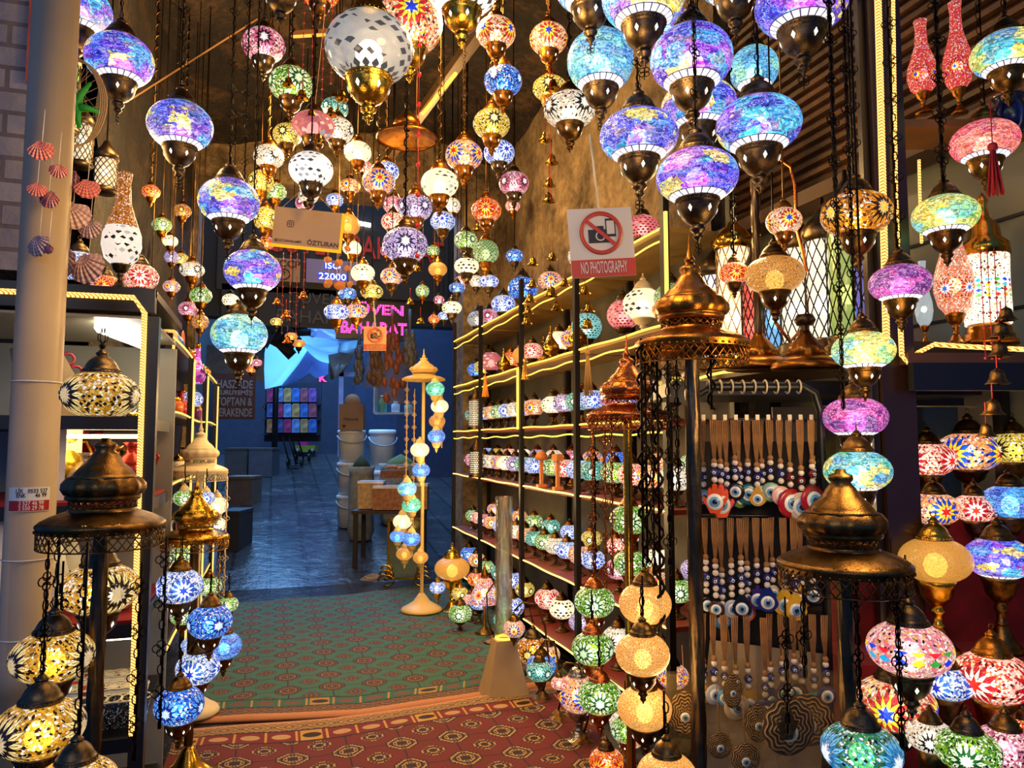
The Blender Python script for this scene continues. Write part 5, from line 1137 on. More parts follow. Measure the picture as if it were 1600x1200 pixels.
R1 = [(-.02, .12, 'disc', '#151515', .02), (.008, .10, 'disc', '#58a0d0', .018), (.03, .085, 'hand', '#e85a18', .032), (.055, .09, 'hand', '#e85a18', .036), (.078, .10, 'drop', '#3a2a78', .024), (.10, .08, 'disc', '#151515', .022), (.12, .10, 'disc', '#6a8a30', .024), (.142, .085, 'disc', '#1a6878', .026), (.165, .10, 'drop', '#c89830', .02), (.188, .09, 'disc', '#d8c8b0', .022), (.21, .08, 'disc', '#88b8a0', .024), (.236, .09, 'disc', '#e8b0a8', .024), (.262, .10, 'disc', '#a81820', .036), (.29, .11, 'disc', '#d8c8b0', .036), (.318, .09, 'disc', '#a81820', .034), (.342, .08, 'disc', '#3a2218', .024)]
R2 = [(-.02, .07, 'drop', '#182878', .02), (.005, .08, 'disc', '#151515', .022), (.03, .09, 'disc', '#3a2218', .02), (.055, .12, 'disc', '#58a0d0', .024), (.08, .09, 'disc', '#c0c8d0', .022), (.105, .08, 'drop', '#151515', .024), (.13, .10, 'drop', '#e85a18', .022), (.155, .09, 'hand', '#3a2a78', .026), (.18, .10, 'drop', '#182878', .026), (.205, .09, 'disc', '#d8c8b0', .022), (.235, .11, 'drop', '#e8b818', .028), (.262, .12, 'drop', '#e8b818', .028), (.29, .10, 'drop', '#e8b818', .024), (.318, .09, 'disc', '#151515', .024)]
R3 = [(-.01, .10, 'drop', '#c89830', .018), (.018, .09, 'disc', '#c0c8d0', .024), (.045, .10, 'disc', '#58a0d0', .02), (.075, .11, 'disc', '#d8c8b0', .032), (.115, .11, 'drop', '#c89830', .03), (.15, .12, 'disc', '#182878', .032), (.185, .11, 'drop', '#182878', .024), (.215, .09, 'drop', '#3a2a78', .02), (.245, .08, 'disc', '#151515', .026), (.275, .10, 'drop', '#182878', .022), (.305, .11, 'disc', '#58a0d0', .022), (.335, .09, 'disc', '#182878', .024)]
RN = ('top', 'middle', 'lower'); SH = {'disc': 'round', 'drop': 'drop shaped', 'hand': 'hand shaped'}
for ri, RR in enumerate((R1, R2, R3)):
    for i, (x, L, pend, col, pr) in enumerate(RR):
        charm(x, ri, L, pend, col, pr, '%s %s evil eye charm, %s from left, %s row' % (NM[col], SH[pend], ORD[i], RN[ri]), y=.012*(i % 3)+(.03 if pr > .03 else 0)+.02*ri, tw=.35*math.sin(i*2.3), beads=3 if ri != 1 or i > 6 else 5, bead_col='#20246a' if not (ri == 0 and i in (12, 13, 14)) else '#701018', cordw=.009, tassel='#2848a0' if (ri, i) in ((0, 0), (2, 6), (2, 9)) else None)
charm(.355, .985, .11, 'disc', '#3a2218', .03, 'brown bead bundle on rope at the right lower side of the rack', y=.2, beads=5)
# bagged plaques under the rows
def plaque_mat():
    g = NG('carved_plaque'); o = g.obj(); x, y, z = g.xyz(o)[0:3]; rr = g.ma('SQRT', g.ma('ADD', g.ma('MULTIPLY', x, x), g.ma('MULTIPLY', z, z)))
    ph = g.ma('ARCTAN2', z, x); w_ = g.ma('SINE', g.ma('ADD', g.ma('MULTIPLY', rr, 38.0), g.ma('MULTIPLY', g.ma('SINE', g.ma('MULTIPLY', ph, 9.0)), 2.0)))
    return g.done(g.bsdf(Base_Color=g.ramp(w_, ((.2, C('#3a1e0e')), (.5, C('#9a6034')), (.8, C('#e0b878')))), Roughness=.4, Normal=g.bump(w_, .6, .05)))
PLQ = plaque_mat()
def bag_mat():
    g = NG('clear_bag'); n = g.noise(g.obj(), 14, 3)
    gl = g.bsdf(Base_Color=(.6, .45, .2, 1), Roughness=.1, Normal=g.bump(n, 1.0, .05)); tr = g.n('BsdfTransparent', {'Color': (.95, .92, .85, 1)}).outputs[0]
    return g.done(g.n('MixShader', {0: .93, 1: gl, 2: tr}).outputs[0])
BAG = bag_mat()
def bag(b, w, h):
    n = 8; vs = []
    for i in range(n+1):
        for j in range(n+1): vs.append((w*(i/n-.5), -.010-.008*math.sin(i*1.7)*math.sin(j*1.3)-.01*math.sin(PI*i/n), h*(.0-j/n)))
    b.add(vs, [(i*(n+1)+j, i*(n+1)+j+1, (i+1)*(n+1)+j+1, (i+1)*(n+1)+j) for i in range(n) for j in range(n)], True)
    b.add([(w*-.5, .012, 0), (w*.5, .012, 0), (w*.5, .012, -h), (w*-.5, .012, -h)], [(0, 1, 2, 3)]); return b
PQ = [(1070, 1115, 2.12, .045, 'oval carved mirror frame in a clear bag beside the lowest gold lamp', 1.35), (1145, 1080, 2.15, .03, 'small lace charm with eyes in a clear bag', 1.6), (1125, 1165, 2.1, .035, 'silver flower charm in a clear bag at the bottom', 1.0), (1185, 1130, 2.12, .04, 'golden chain charm with eyes in a clear bag', 1.3), (1232, 1135, 2.0, .075, 'large carved wooden disc with hand and eye in a clear bag', 1.0), (1262, 1125, 2.08, .07, 'carved wooden disc behind the hand and eye disc', 1.0), (1165, 1185, 2.05, .04, 'carved charm in a bag at the bottom edge', 1.0)]
for px, py, b, r, lab, sz in PQ:
    c = PB(px, py, b); t = thing('bagged_plaque', lab, 'plaque', c, 'bagged charms under the evil eye rows', -YAW + random.uniform(-.2, .2))
    ob('plaque', MB().lathe([(.0001, -.1), (.8, -.08), (1, 0), (.8, .08), (.0001, .1)], 26, Matrix.Rotation(PI/2, 4, 'X')), PLQ, t, (0, 0, 0), sc=(r, r, r*sz)); eye_parts(t, 0, -.1*r, -.2*r, r*.5)
    if 'hand and eye in' in lab: ob('hand_relief', m_disc('hand'), metal('antique'), t, (-.01, -.012, .01), sc=(r*.42, r*.42, r*.5))
    ob('clear_bag', bag(MB(), r*2.5, r*3.6*sz), BAG, t, (0, -.014, r*1.9*sz))
    ob('hang_cord', MB().tube([(0, 0, r*sz), (0, .02, r*sz+.12)], .0012, 4), TAN, t)
t = ob('paper_backing', MB().box((0, 0, 0), (.36, .004, .42)), plain('#b8a078', .8), None, AB(.745, 2.25, .78), (0, .12, -YAW)); tag(t, 'beige paper sheet behind the bagged charms', 'paper')
# ================================================================ left cabinet and side shelves
CY0 = 3.05
def px_x(px, y): return PYy(px, 690, y).x
xl, xr = -1.42, px_x(226, CY0)
t = thing('display_cabinet', 'black display cabinet with a warm lit frame at the left, filled with souvenirs', 'display cabinet', (0, CY0, 0))
zt0 = 2.13
fr = MB().box(((xl+xr)/2, .0, zt0), (xr-xl+.04, .05, .09)).box((xr+.012, .004, zt0/2-.03), (.05, .05, zt0-.06))
ob('frame', fr, BLACK, t)
ob('roof_board', MB().box(((xl+xr)/2, .42, zt0+.03), (xr-xl+.04, .86, .03)), BLACK, t)
INN = plain('#b0a688', .35, 0, .1)
ob('ceiling_panel', MB().box(((xl+xr)/2, .42, zt0-.06), (xr-xl, .8, .01)), INN, t); ob('back_panel', MB().box(((xl+xr)/2, .86, 1.05), (xr-xl, .02, 2.0)), INN, t)
RVEL = plain('#a01818', .9, 0, .3, 30)
for z in (1.70, 1.37, .93, .52, .12):
    ob('shelf', MB().box(((xl+xr)/2, .43, z-.03), (xr-xl-.03, .78, .05)), BLACK, t)
    if z in (1.37, .93): ob('velvet', MB().box(((xl+xr)/2, .43, z+.0), (xr-xl-.05, .74, .012)), RVEL, t)
ob('tube_light', MB().tube([(px_x(150, CY0+.1), .12, zt0-.085), (px_x(222, CY0+.65), .62, zt0-.085)], .03, 10), glow('#fff8e8', 13.0), t)
ob('led_frame', MB().tube([(xl, -.035, zt0+.0), (xr-.05, -.035, zt0+.005), (xr-.012, -.035, zt0-.05), (xr-.006, -.035, 1.2), (xr, -.035, .55)], .010, 6), LEDB, t)
for z in (1.62, 1.28, .84, .45): ob('shelf_fill', MB().box((-.66, .22, z), (.36, .04, .015)), glow('#ffe2a8', 11.0), t)  # added glowing bars that brighten the cabinet shelves
# objects in it
def onshelf(px, y, z): return (px_x(px, y), y, z)
def crystal():
    g = NG('crystal'); return g.done(g.n('MixShader', {0: .5, 1: g.n('BsdfGlass', {'Roughness': .02, 'IOR': 1.4}).outputs[0], 2: g.n('BsdfTransparent').outputs[0]}).outputs[0])
CRY = crystal()
for px, y, lab in ((122, 3.35, 'left clear glass ball on the top cabinet shelf'), (178, 3.35, 'middle clear glass ball on the top cabinet shelf'), (208, 3.4, 'right clear glass ball beside the light strip')):
    t = thing('glass_ball', lab, 'glass ball', onshelf(px, y, 1.70), 'clear glass balls'); ob('ball', MB().ball((0, 0, .065), .05, 20), CRY, t); ob('stand', MB().lathe([(.03, 0), (.03, .01), (.02, .02)], 16), metal('gold'), t)
WHT = plain('#ece4d0', .6, 0, .06); CARD = plain('#b8935c', .7)
t = thing('red_edged_box', 'slanted cream box with a row of red rings in the cabinet top', 'box', onshelf(92, 3.3, 1.70), None, .5)
ob('box_body', MB().add([(-.12, -.05, 0), (.12, -.05, 0), (.12, .05, 0), (-.12, .05, 0), (-.16, .02, .26), (.0, .02, .26), (.0, .09, .26), (-.16, .09, .26)], [(3, 2, 1, 0), (4, 5, 6, 7), (0, 1, 5, 4), (1, 2, 6, 5), (2, 3, 7, 6), (3, 0, 4, 7)]), CARD, t)
for k in range(5): ob('red_ring', MB().ring((.13-.026*k*1.0, -.02+.012*k, .03+.05*k), .022, .006, 14, 5, 'Y'), plain('#b02030', .4), t)
for k, px in enumerate((70, 96)):
    t = thing('gift_box', ['open white gift box leaning behind the pipe', 'second open white gift box with tan lining'][k], 'box', onshelf(px, 3.3+.12*k, 1.377), None, .35)
    ob('tray', MB().box((0, 0, .16), (.02, .22, .32)).box((.03, .1, .16), (.06, .01, .32)).box((.03, -.1, .16), (.06, .01, .32)).box((.03, 0, .315), (.06, .2, .01)), WHT, t); ob('lining', MB().box((.02, 0, .16), (.012, .18, .28)), CARD, t)
orn = [('#e8b830', 'golden filigree swan ornament'), ('#c82030', 'red jewelled ornament'), ('#d8c090', 'pale brass ewer'), ('#d89828', 'golden tea set pot'), ('#b83020', 'red and gold bird figure'), ('#308868', 'green patterned bowl')]
def ewer(loc, s, mat, lab, grp=None):
    t = thing('ewer', lab, 'ornament', loc, grp, random.uniform(-1, 1))
    ob('body', MB().lathe([(.25, 0), (.28, .04), (.1, .14), (.12, .22), (.38, .4), (.42, .55), (.3, .72), (.12, .88), (.1, 1.0), (.18, 1.1)], 16, rib=8, ribd=.05), mat, t, sc=s)
    ob('handle', MB().tube([(.1, 0, 1.0), (.35, 0, 1.05), (.5, 0, .8), (.38, 0, .5)], .03, 6), mat, t, sc=s); ob('spout', MB().tube([(-.3, 0, .5), (-.5, 0, .6), (-.55, 0, .85), (-.68, 0, .95)], .05, 6, r2=.02), mat, t, sc=s); return t
for k, (px, y, z, s) in enumerate(((108, 3.35, 1.377, .17), (125, 3.5, 1.377, .2), (135, 3.28, 1.377, .13), (180, 3.5, 1.377, .15), (207, 3.3, 1.377, .16), (196, 3.55, 1.377, .14))):
    ewer(onshelf(px, y, z), s*1.25, plain(orn[k][0], .25, .6), orn[k][1] + ' in the cabinet, ' + ['beside the gift boxes', 'behind the brass lamp foot', 'in front', 'right of the lamp foot', 'beside the light strip', 'at the back right'][k], 'shiny ornaments in the cabinet')
# tea boxes with writing
for k, (px, y, hh_) in enumerate(((66, 3.2, .42), (92, 3.42, .40), (118, 3.55, .36))):
    t = thing('tea_box', ['slanted white tea box with black script nearest the pipe', 'second slanted tea box with script', 'third tea box further back'][k], 'box', onshelf(px, y, .943), 'slanted tea boxes', .25)
    ob('carton', MB().add([(-.1, -.06, 0), (.09, -.06, 0), (.09, .05, 0), (-.1, .05, 0), (-.16, .0, hh_), (-.01, .0, hh_), (-.01, .1, hh_), (-.16, .1, hh_)], [(3, 2, 1, 0), (4, 5, 6, 7), (0, 1, 5, 4), (1, 2, 6, 5), (2, 3, 7, 6), (3, 0, 4, 7)]), WHT, t)
    for q, w_ in enumerate(('Tea', 'Rose')):
        m = text_mesh(w_, .055, .002); m.materials.clear(); o = ob('lettering', m, BLACK, t, (-.01-.04*q, -.042+.018*q, .12+.13*q), (-.16, .25, 0))
# cups
CUPC = ('#f2ead4', '#2a3a3c', '#e8e0c8', '#c8402c', '#f0e8d8', '#30403a')
n = 0
CUPW = ['the front left', 'front row second', 'front row third', 'front row fourth', 'front row right end']
def m_cup(): return shared('cup', lambda b: b.lathe([(.6, 0), (.62, .03), (.8, .7), (.95, 1.2), (.9, 1.2), (.74, .68), (.56, .08), (.0001, .06)], 20))
for r in range(3):
    for c in range(6):
        px = 118 + c*22 - r*3; y = 3.22 + r*.17
        t = thing('cup', '%s pottery cup, %s from the left in the %s row of cups' % ('dark' if r == 0 else 'cream', ORD[c], ('front', 'second', 'back')[r]), 'cup', onshelf(px, y, .521), 'pottery cups on the lower cabinet shelf')
        ob('cup_body', m_cup(), mosaic('#24342e', '#141c1c', '#c8c0a0', '#3a6050', '#8a3828', '#0a0a0a', 6, .12, .6) if r == 0 else plain(CUPC[(c+r) % 5 if (c+r) % 5 != 1 else 0], .25, 0, .1), t, sc=(.058, .058, .085)); ob('rim', MB().ring((0, 0, .101), .053, .0035, 20, 5), plain('#e8dcb8', .3), t)
# stacked bowls on tea shelf right part
for k, (px, y, hexc) in enumerate(((150, 3.3, '#e8dcc8'), (175, 3.35, '#c83828'), (200, 3.3, '#e0c060'), (165, 3.6, '#58a048'), (190, 3.62, '#d83838'), (214, 3.45, '#f0e8d8'))):
    t = thing('bowl', '%s bowl on the red velvet shelf, %s' % (['cream', 'red patterned', 'yellow', 'green', 'scarlet', 'white'][k], ['left front', 'middle front', 'right front', 'behind the cream one', 'behind the yellow one', 'beside the light strip'][k]), 'bowl', onshelf(px, y, .943), 'painted bowls in the cabinet')
    ob('bowl_body', MB().lathe([(.3, 0), (.35, .04), (.8, .4), (1.0, .62), (.94, .62), (.3, .1), (.0001, .08)], 24), plain(hexc, .25, 0, .35, 25), t, sc=.075); ob('foot_ring', MB().ring((0, 0, .004), .024, .004, 16, 4), plain(hexc, .3), t)
for k, (px, y) in enumerate(((140, 3.25), (160, 3.4), (190, 3.3), (210, 3.5), (120, 3.3))):
    t = thing('plate', 'blue and white painted plate on the lowest cabinet shelf, ' + ['left of the pole', 'behind the pole', 'right of the pole', 'at the right end', 'next to the gold lamps'][k], 'plate', onshelf(px, y, .121), 'painted plates'); ob('plate_body', MB().lathe([(.4, 0), (.45, .03), (1, .16), (.98, .19), (.42, .07), (.0001, .06)], 28), mosaic('#f0ece0', '#e8e4e0', '#3040a0', '#e8ecf4', '#4858b0', '#283070', 5, .15, 1.0), t, sc=.095); ob('foot_ring', MB().ring((0, 0, .003), .035, .004, 16, 4), WHT, t)
# lamps and things on the cabinet top
ZT = zt0+.046
tall = tall_lamp(187, 452, 2.78, .46, .068, mosaic('#c87810', '#8a4a08', '#f0a020', '#c06808', '#e8a030', '#402004', 4, .95, 1.0, False), 'bronze', 'amber bottle lamp with white bowl and black diamonds on top of the cabinet')
tall.location.z = ZT
gl = [c for c in tall.children if c.name.startswith('glass_bottle')][0]
R = .072; f0 = .46*.22
ob('white_mosaic_band', MB().lathe([(r_, (.46*q-.17*.46)/.068) for r_, q in ((.5, -.002), (.86, .05), (1.04, .16), (.99, .25), (.86, .31))], 28, caps=False), diamonds('#f4ece0', '#100c0a', 1.2, 14, 3.0, .50), tall, (0, 0, f0+.17*.46), sc=.0685)
for px, b, R, m, met, lab in ((121, 2.92, .085, M_BLUEW, 'bronze', 'blue and white diamond lamp on the cabinet top behind the shells'), (219, 3.0, .07, M_REDW, 'bronze', 'dark red mosaic globe on the cabinet top right of the amber bottle'), (165, 3.1, .06, M_ORED, 'bronze', 'orange red lamp behind the amber bottle')):
    p = PB(px, 452, b); table_lamp((p.x, p.y, ZT), R, m, met, lab, 'oval', .75, 'lamps on the left cabinet top', True)
def lattice_lamp(px, py, rx, hpx, b, hexc, lab):
    c = PB(px, py, b); r = rx*b/F; h = hpx*b/F; t = thing('lattice_lantern', lab, 'lantern', c-Vector((0, 0, h/2)), 'lattice lanterns by the pipe')
    ob('glass_cylinder', MB().lathe([(r*.9, 0), (r*.9, h)], 20, caps=False), gauze(hexc, hexc, .75), t); ob('bulb', m_bulb(), BULB, t, (0, 0, h*.6), sc=r*.4); ob('lattice', lattice(MB(), r, 0, h, 12, 8, .0025), metal('bronze'), t)
    ob('cap', MB().lathe([(r*1.1, h), (r*1.05, h+.03), (r*.5, h+.06), (.01, h+.09)], 20), metal('bronze'), t); ob('base', MB().lathe([(r*.8, -.03), (r*1.15, -.015), (r*1.05, 0)], 20), metal('bronze'), t); ob('chain', m_chain(1.2, 'cord'), metal('dark'), t, (0, 0, h+.08)); return t
lattice_lamp(103, 150, 19, 105, 3.0, '#98d868', 'green lit lattice cylinder lantern behind the starfish hoop'); lattice_lamp(129, 225, 15, 60, 3.15, '#f0ead0', 'short cream lattice lantern under the starfish hoop')
lattice_lamp(165, 272, 17, 46, 3.3, '#ffe8c8', 'white flowered cylinder lantern above the amber bottle lamp')
# side shelves along the aisle
t = thing('side_shelf', 'narrow black shelf unit with warm light strips along the left of the aisle', 'shelf rack', (-.5, 4.0, 0))
LY = 3.2
for y in (0, 1.05, 2.1, LY): ob('post', MB().box((0, y, 1.07), (.03, .03, 2.14)), BLACK, t); ob('led_post', MB().tube([(.022, y-.02, .1), (.022, y-.02, 2.1)], .007, 5), LEDB, t)
for z in (.52, .93, 1.37, 1.75, 2.13): ob('shelf', MB().box((-.14, LY/2, z), (.26, LY, .03)), BLACK, t); ob('led_edge', MB().tube(wavy((.006, 0, z), (.006, LY, z), sag=.01), .006, 5), LEDB, t)
SC8 = [plain(c, .3, 0, .2, 20) for c in ('#c02838', '#e0a030', '#2858b8', '#e8e0d0', '#389060', '#d86828', '#883898', '#d8c080')]
CN = ('red', 'amber', 'blue', 'cream', 'green', 'orange', 'purple', 'sand coloured')
for zi, z in enumerate((.535, .945, 1.385, 1.765, 2.145)):
    for k in range(8):
        y = 4.14 + k*.4 + .05*(zi % 2); mi = (k*3+zi*5) % 8
        lab = '%s %s, %s from the near end, %s left side shelf' % (CN[mi], ('vase', 'plate on edge', 'covered jar')[(k+zi) % 3], ORD[k], ('lowest', 'second', 'middle', 'fourth', 'top')[zi])
        kind = (k+zi) % 3; t = thing(('vase', 'decorated_plate', 'covered_jar')[kind], lab, ('vase', 'plate', 'jar')[kind], (-.59, y, z), 'souvenirs on the left side shelves')
        if kind == 0: ob('body', shared('vase', lambda b: b.lathe([(.3, 0), (.5, .2), (.62, .5), (.5, .85), (.22, 1.15), (.18, 1.5), (.3, 1.7)], 16)), SC8[mi], t, sc=.1); ob('rim', shared('vrim', lambda b: b.ring((0, 0, 1.7), .3, .04, 14, 4)), metal('gold'), t, sc=.1)
        elif kind == 1: ob('plate_body', shared('eplate', lambda b: b.lathe([(.0001, -.06), (.9, 0), (1, .06), (.95, .08), (.0001, 0)], 24, Matrix.Translation((0, 0, 1)) @ Matrix.Rotation(PI/2, 4, 'Y'))), SC8[mi], t, sc=.1); ob('easel', shared('easel', lambda b: b.box((-.1, 0, .04), (.5, .5, .08))), SC8[7], t, sc=.1)
        else: ob('body', shared('jar', lambda b: b.lathe([(.4, 0), (.6, .1), (.65, .7), (.45, .9)], 16)), SC8[mi], t, sc=.1); ob('lid', shared('jlid', lambda b: b.lathe([(.5, .9), (.48, 1.0), (.2, 1.15), (.08, 1.2), (.1, 1.3), (.0001, 1.36)], 16)), metal('gold'), t, sc=.1)
# pink glass bottle and other glasses by the aisle
q = PB(308, 600, 4.9); t = thing('glass_bottle', 'glowing pink glass bottle with thin neck beside the blue wall', 'bottle', (q.x, q.y, q.z), None)
ob('bottle_body', MB().lathe([(.03, 0), (.05, .03), (.055, .07), (.04, .11), (.018, .15), (.014, .2), (.016, .24)], 18), crackle('magenta', 1.2, False), t); ob('stopper', MB().lathe([(.018, .24), (.018, .26), (.008, .275)], 12), metal('gold'), t); ob('hang_cord', MB().tube([(0, 0, .27), (0, 0, 1.1)], .003, 4), metal('dark'), t)
# ================================================================ shells, starfish hoop, bells, bead strings, signs
def m_shell():
    def f(b):
        n, m = 22, 7; vs = []
        for s in (1, -1):
            for j in range(m+1):
                for i in range(n+1):
                    a = -1.28 + 2.56*i/n; u = j/m; rr = u*1.85*math.cos(a)**.45*(1+.025*math.cos(16*a))
                    dep = .28*math.sin(PI*min(1, u*1.05))*math.cos(a*.7) + .035*math.cos(a*16)*u
                    vs.append((rr*math.sin(a), -dep*s*.9 - (.01 if s > 0 else -.01), -rr*math.cos(a)*.98+.9))
        N = (m+1)*(n+1); fs = []
        for s in (0, 1):
            for j in range(m):
                for i in range(n):
                    q = [s*N+j*(n+1)+i, s*N+j*(n+1)+i+1, s*N+(j+1)*(n+1)+i+1, s*N+(j+1)*(n+1)+i]; fs.append(tuple(q if s else q[::-1]))
        b.add(vs, fs, True); b.box((0, 0, .9), (.6, .1, .16))
    return shared('shell', f)
def shell_mat(c1, c2):
    g = NG('scallop_shell'); o = g.obj(); x, y, z = g.xyz(o)[0:3]; zz = g.ma('SUBTRACT', .9, z); r = g.ma('SQRT', g.ma('ADD', g.ma('MULTIPLY', x, x), g.ma('MULTIPLY', zz, zz))); n = g.noise(o, 6, 3)
    f = g.ma('FRACT', g.ma('MULTIPLY', g.ma('ADD', r, g.ma('MULTIPLY', n, .15)), 3.5)); ribs = g.ma('SINE', g.ma('MULTIPLY', g.ma('ARCTAN2', x, zz), 26.0))
    return g.done(g.bsdf(Base_Color=g.mix(f, C(c1), C(c2)), Roughness=.35, Normal=g.bump(ribs, .5, .03), Subsurface_Weight=.0))
SHP, SHM, SHO = shell_mat('#b84848', '#e8988c'), shell_mat('#b08080', '#e0c4b8'), shell_mat('#f07820', '#ffc070')
def shell(px, py, r, b, m, lab, grp, up=.1):
    c = PB(px, py, b); R = r*(.85 if r > 13.5 else .62)*b/F; t = thing('scallop_shell', lab, 'shell', c-Vector((0, 0, .9*R)), grp, -YAW+random.uniform(-.7, .7))
    o = ob('shell_body', m_shell(), m, t, (0, 0, .9*R), (0, random.uniform(-.5, .5), 0), R); ob('thread', MB().tube([(0, 0, 1.7*R), (.003, .002, 1.8*R+up)], .0012, 4), plain('#d8d0c0', .6), t)
PS = [(65, 236, 19, SHP, 'pink shell at the top of the string on the pipe'), (91, 268, 14, SHP, 'narrow red shell hanging edge-on below the top pink one'), (111, 284, 22, SHP, 'bright pink shell below the starfish hoop'), (137, 296, 19, SHP, 'dull pink shell right of the bright one'), (58, 297, 14, SHP, 'small red shell with a black ring on the pipe'), (76, 312, 17, SHP, 'elongated red shell low on the pipe'),
      (114, 338, 27, SHM, 'upper pale mauve scallop shell before the cabinet lights'), (141, 358, 20, SHM, 'flat mauve shell over the blue lamp'), (61, 385, 21, SHM, 'white ribbed shell with pink top on the pipe'), (76, 390, 13, SHP, 'brown shell turned sideways on the pipe'), (107, 412, 26, SHM, 'rosy scallop shell at the lower left of the blue lamp'), (138, 420, 29, SHM, 'largest mauve ribbed shell above the cabinet corner')]
for i, (px, py, r, m, lab) in enumerate(PS): shell(px, py, r, 2.08 + .04*(i % 3) + (.25 if px > 95 else 0), m, lab, 'shells strung beside the pipe')
for i, (px, py, r, lab) in enumerate(((512, 406, 10, 'top left orange shell under the plate'), (529, 411, 10, 'round orange shell next to the red one'), (543, 389, 8, 'thin orange shell at the corner of the plate'), (543, 419, 8, 'edge-on orange shell before the cream lamp'), (513, 443, 12, 'large translucent orange shell, lower left of the bunch'), (531, 446, 13, 'largest glowing orange shell of the bunch'), (547, 444, 9, 'orange shell at the lower right of the bunch'))): shell(px, py, r, 3.9+.05*(i % 3), SHO, lab, 'bunch of orange shells')
# hoop with net and green starfish
c = PB(110, 160, 2.5); t = thing('net_hoop', 'oval twig hoop with fishing net holding a green starfish', 'hoop', c-Vector((0, 0, .17)), None, -YAW+.25)
def hoop(R1_, R2_, off): return [(R1_*math.cos(a)*.095+off, .004*math.sin(5*a), .17+R2_*math.sin(a)*.165) for a in [2*PI*i/30 for i in range(30)]]
b = MB(); [b.tube(hoop(1+.03*k, 1-.02*k, .004*k), .0035, 5, True) for k in range(4)]; ob('twig_ring', b, plain('#b89868', .8), t)
b = MB()
for k in range(7): b.tube([(-.08+.027*k, .0, .02+.3*(k % 2)*.1), (-.05+.02*k, .01, .17), (.08-.02*k, 0, .3)], .0013, 3); b.tube([(-.085, 0, .05+.035*k), (0, -.008, .07+.02*k), (.085, 0, .06+.035*k)], .0012, 3)
ob('fishing_net', b, plain('#8a7858', .9), t)
c = PB(118, 168, 2.42); t = thing('starfish', 'bright green starfish in the twig hoop', 'starfish', c, None, -YAW+.2)
b = MB(); a0_ = .35
for k in range(5):
    a = a0_+2*PI*k/5; L = (.10, .075, .07, .085, .08)[k]; b.tube([(0, 0, 0), (L*.5*math.sin(a), -.006, L*.5*math.cos(a)), (L*math.sin(a+.08), .002, L*math.cos(a+.08))], .017, 8, r2=.006)
b.ball((0, -.002, 0), .02, 10); ob('starfish_body', b, plain('#1f9a2c', .6, 0, .2, 30), t); ob('bumps', (lambda q: [q.ball((.012*math.sin(i*1.9), -.019, .012*math.cos(i*2.3)), .003, 4) for i in range(7)] and q)(MB()), plain('#48c048', .5), t)
# bells
def m_bell(): return shared('bell', lambda b: b.lathe([(1, 0), (.98, .06), (.78, .22), (.62, .5), (.55, .9), (.45, 1.15), (.2, 1.3), (.12, 1.32), (.12, 1.42), (.0001, 1.45)], 20, caps=False))
def m_bellin(): return shared('clapper', lambda b: (b.ball((0, 0, .05), .18, 8), b.tube([(0, 0, .1), (0, 0, 1.2)], .04, 4)))
def bell(px, py, r, b, lab, met='gold', up=.12, grp='small brass bells on strings'):
    c = PB(px, py, b); R = r*b/F; t = thing('bell', lab, 'bell', c-Vector((0, 0, .7*R)), grp); ob('bell_body', m_bell(), metal(met), t, sc=R); ob('clapper', m_bellin(), metal('dark'), t, sc=R); ob('string', MB().tube([(0, 0, R*1.4), (0, 0, R*1.4+up)], .0018, 4), plain('#a02820', .7), t)
def strand(lst, b, what, met='gold', up=.06):
    for i, (px, py, r) in enumerate(lst): bell(px, py, r, b, 'brass bell, %s from the top of %s' % (ORD[i], what), met, up)
strand([(864, 132, 12), (858, 178, 10), (852, 213, 11), (862, 248, 11), (858, 284, 10), (857, 308, 11)], 3.3, 'the bell string before the tan rock', up=.07)
strand([(833, 408, 9), (832, 442, 9), (828, 465, 10), (825, 484, 9), (823, 500, 9)], 3.9, 'the bell string crossing the lit shelf edge', up=.05)
strand([(1572, 490, 16), (1565, 515, 18), (1562, 545, 18), (1558, 588, 18), (1551, 636, 18), (1541, 672, 15)], 1.75, 'the bell string at the right edge', 'antique', .05)
strand([(451, 127, 10), (472, 147, 11), (487, 178, 11), (498, 215, 10)], 3.3, 'the bells left of the big clear lamp', up=.06); strand([(534, 148, 11), (517, 174, 10)], 3.4, 'the bell pair under the big clear lamp', up=.06)
strand([(745, 355, 8), (863, 400, 9), (861, 455, 12), (870, 478, 10), (882, 440, 9), (914, 452, 10), (920, 480, 10), (918, 505, 11)], 3.7, 'the golden bells left of the large sign')
strand([(392, 500, 9), (404, 520, 9), (447, 490, 9), (449, 530, 8), (433, 470, 7), (474, 460, 8)], 4.2, 'the copper bells over the pale canopy', 'copper'); strand([(652, 418, 7), (641, 470, 7), (657, 500, 7)], 4.4, 'the tiny bells under the lilac lamp')
# bead strings
def bead_string(px, y0, y1, b, hexc, lab, r=.006, step=.055):
    p, q = PB(px, y1, b), PB(px, y0, b); L = q.z-p.z; t = thing('bead_string', lab, 'bead string', p, 'strings of red beads'); m = MB().tube([(0, 0, 0), (0, 0, L)], .0014, 4); z = 0
    while z < L: m.ball((0, 0, z), r, 6); z += step
    ob('beaded_thread', m, plain(hexc, .3), t)
for i, (px, y0, y1, b) in enumerate(((472, -20, 150, 3.6), (487, -20, 120, 3.65), (503, -20, 155, 3.7), (517, -20, 130, 3.6), (440, 395, 520, 4.3), (452, 395, 500, 4.35), (462, 395, 520, 4.3), (474, 395, 480, 4.35))): bead_string(px, y0, y1, b, '#a83028', 'thin string of small red beads, %s of the %s' % (ORD[i % 4], 'four left of the big clear lamp' if i < 4 else 'four below the OZTURAN plate'))
bead_string(652, -10, 400, 3.0, '#d82028', 'long string with large red beads right of the big clear lamp', .011, .13)
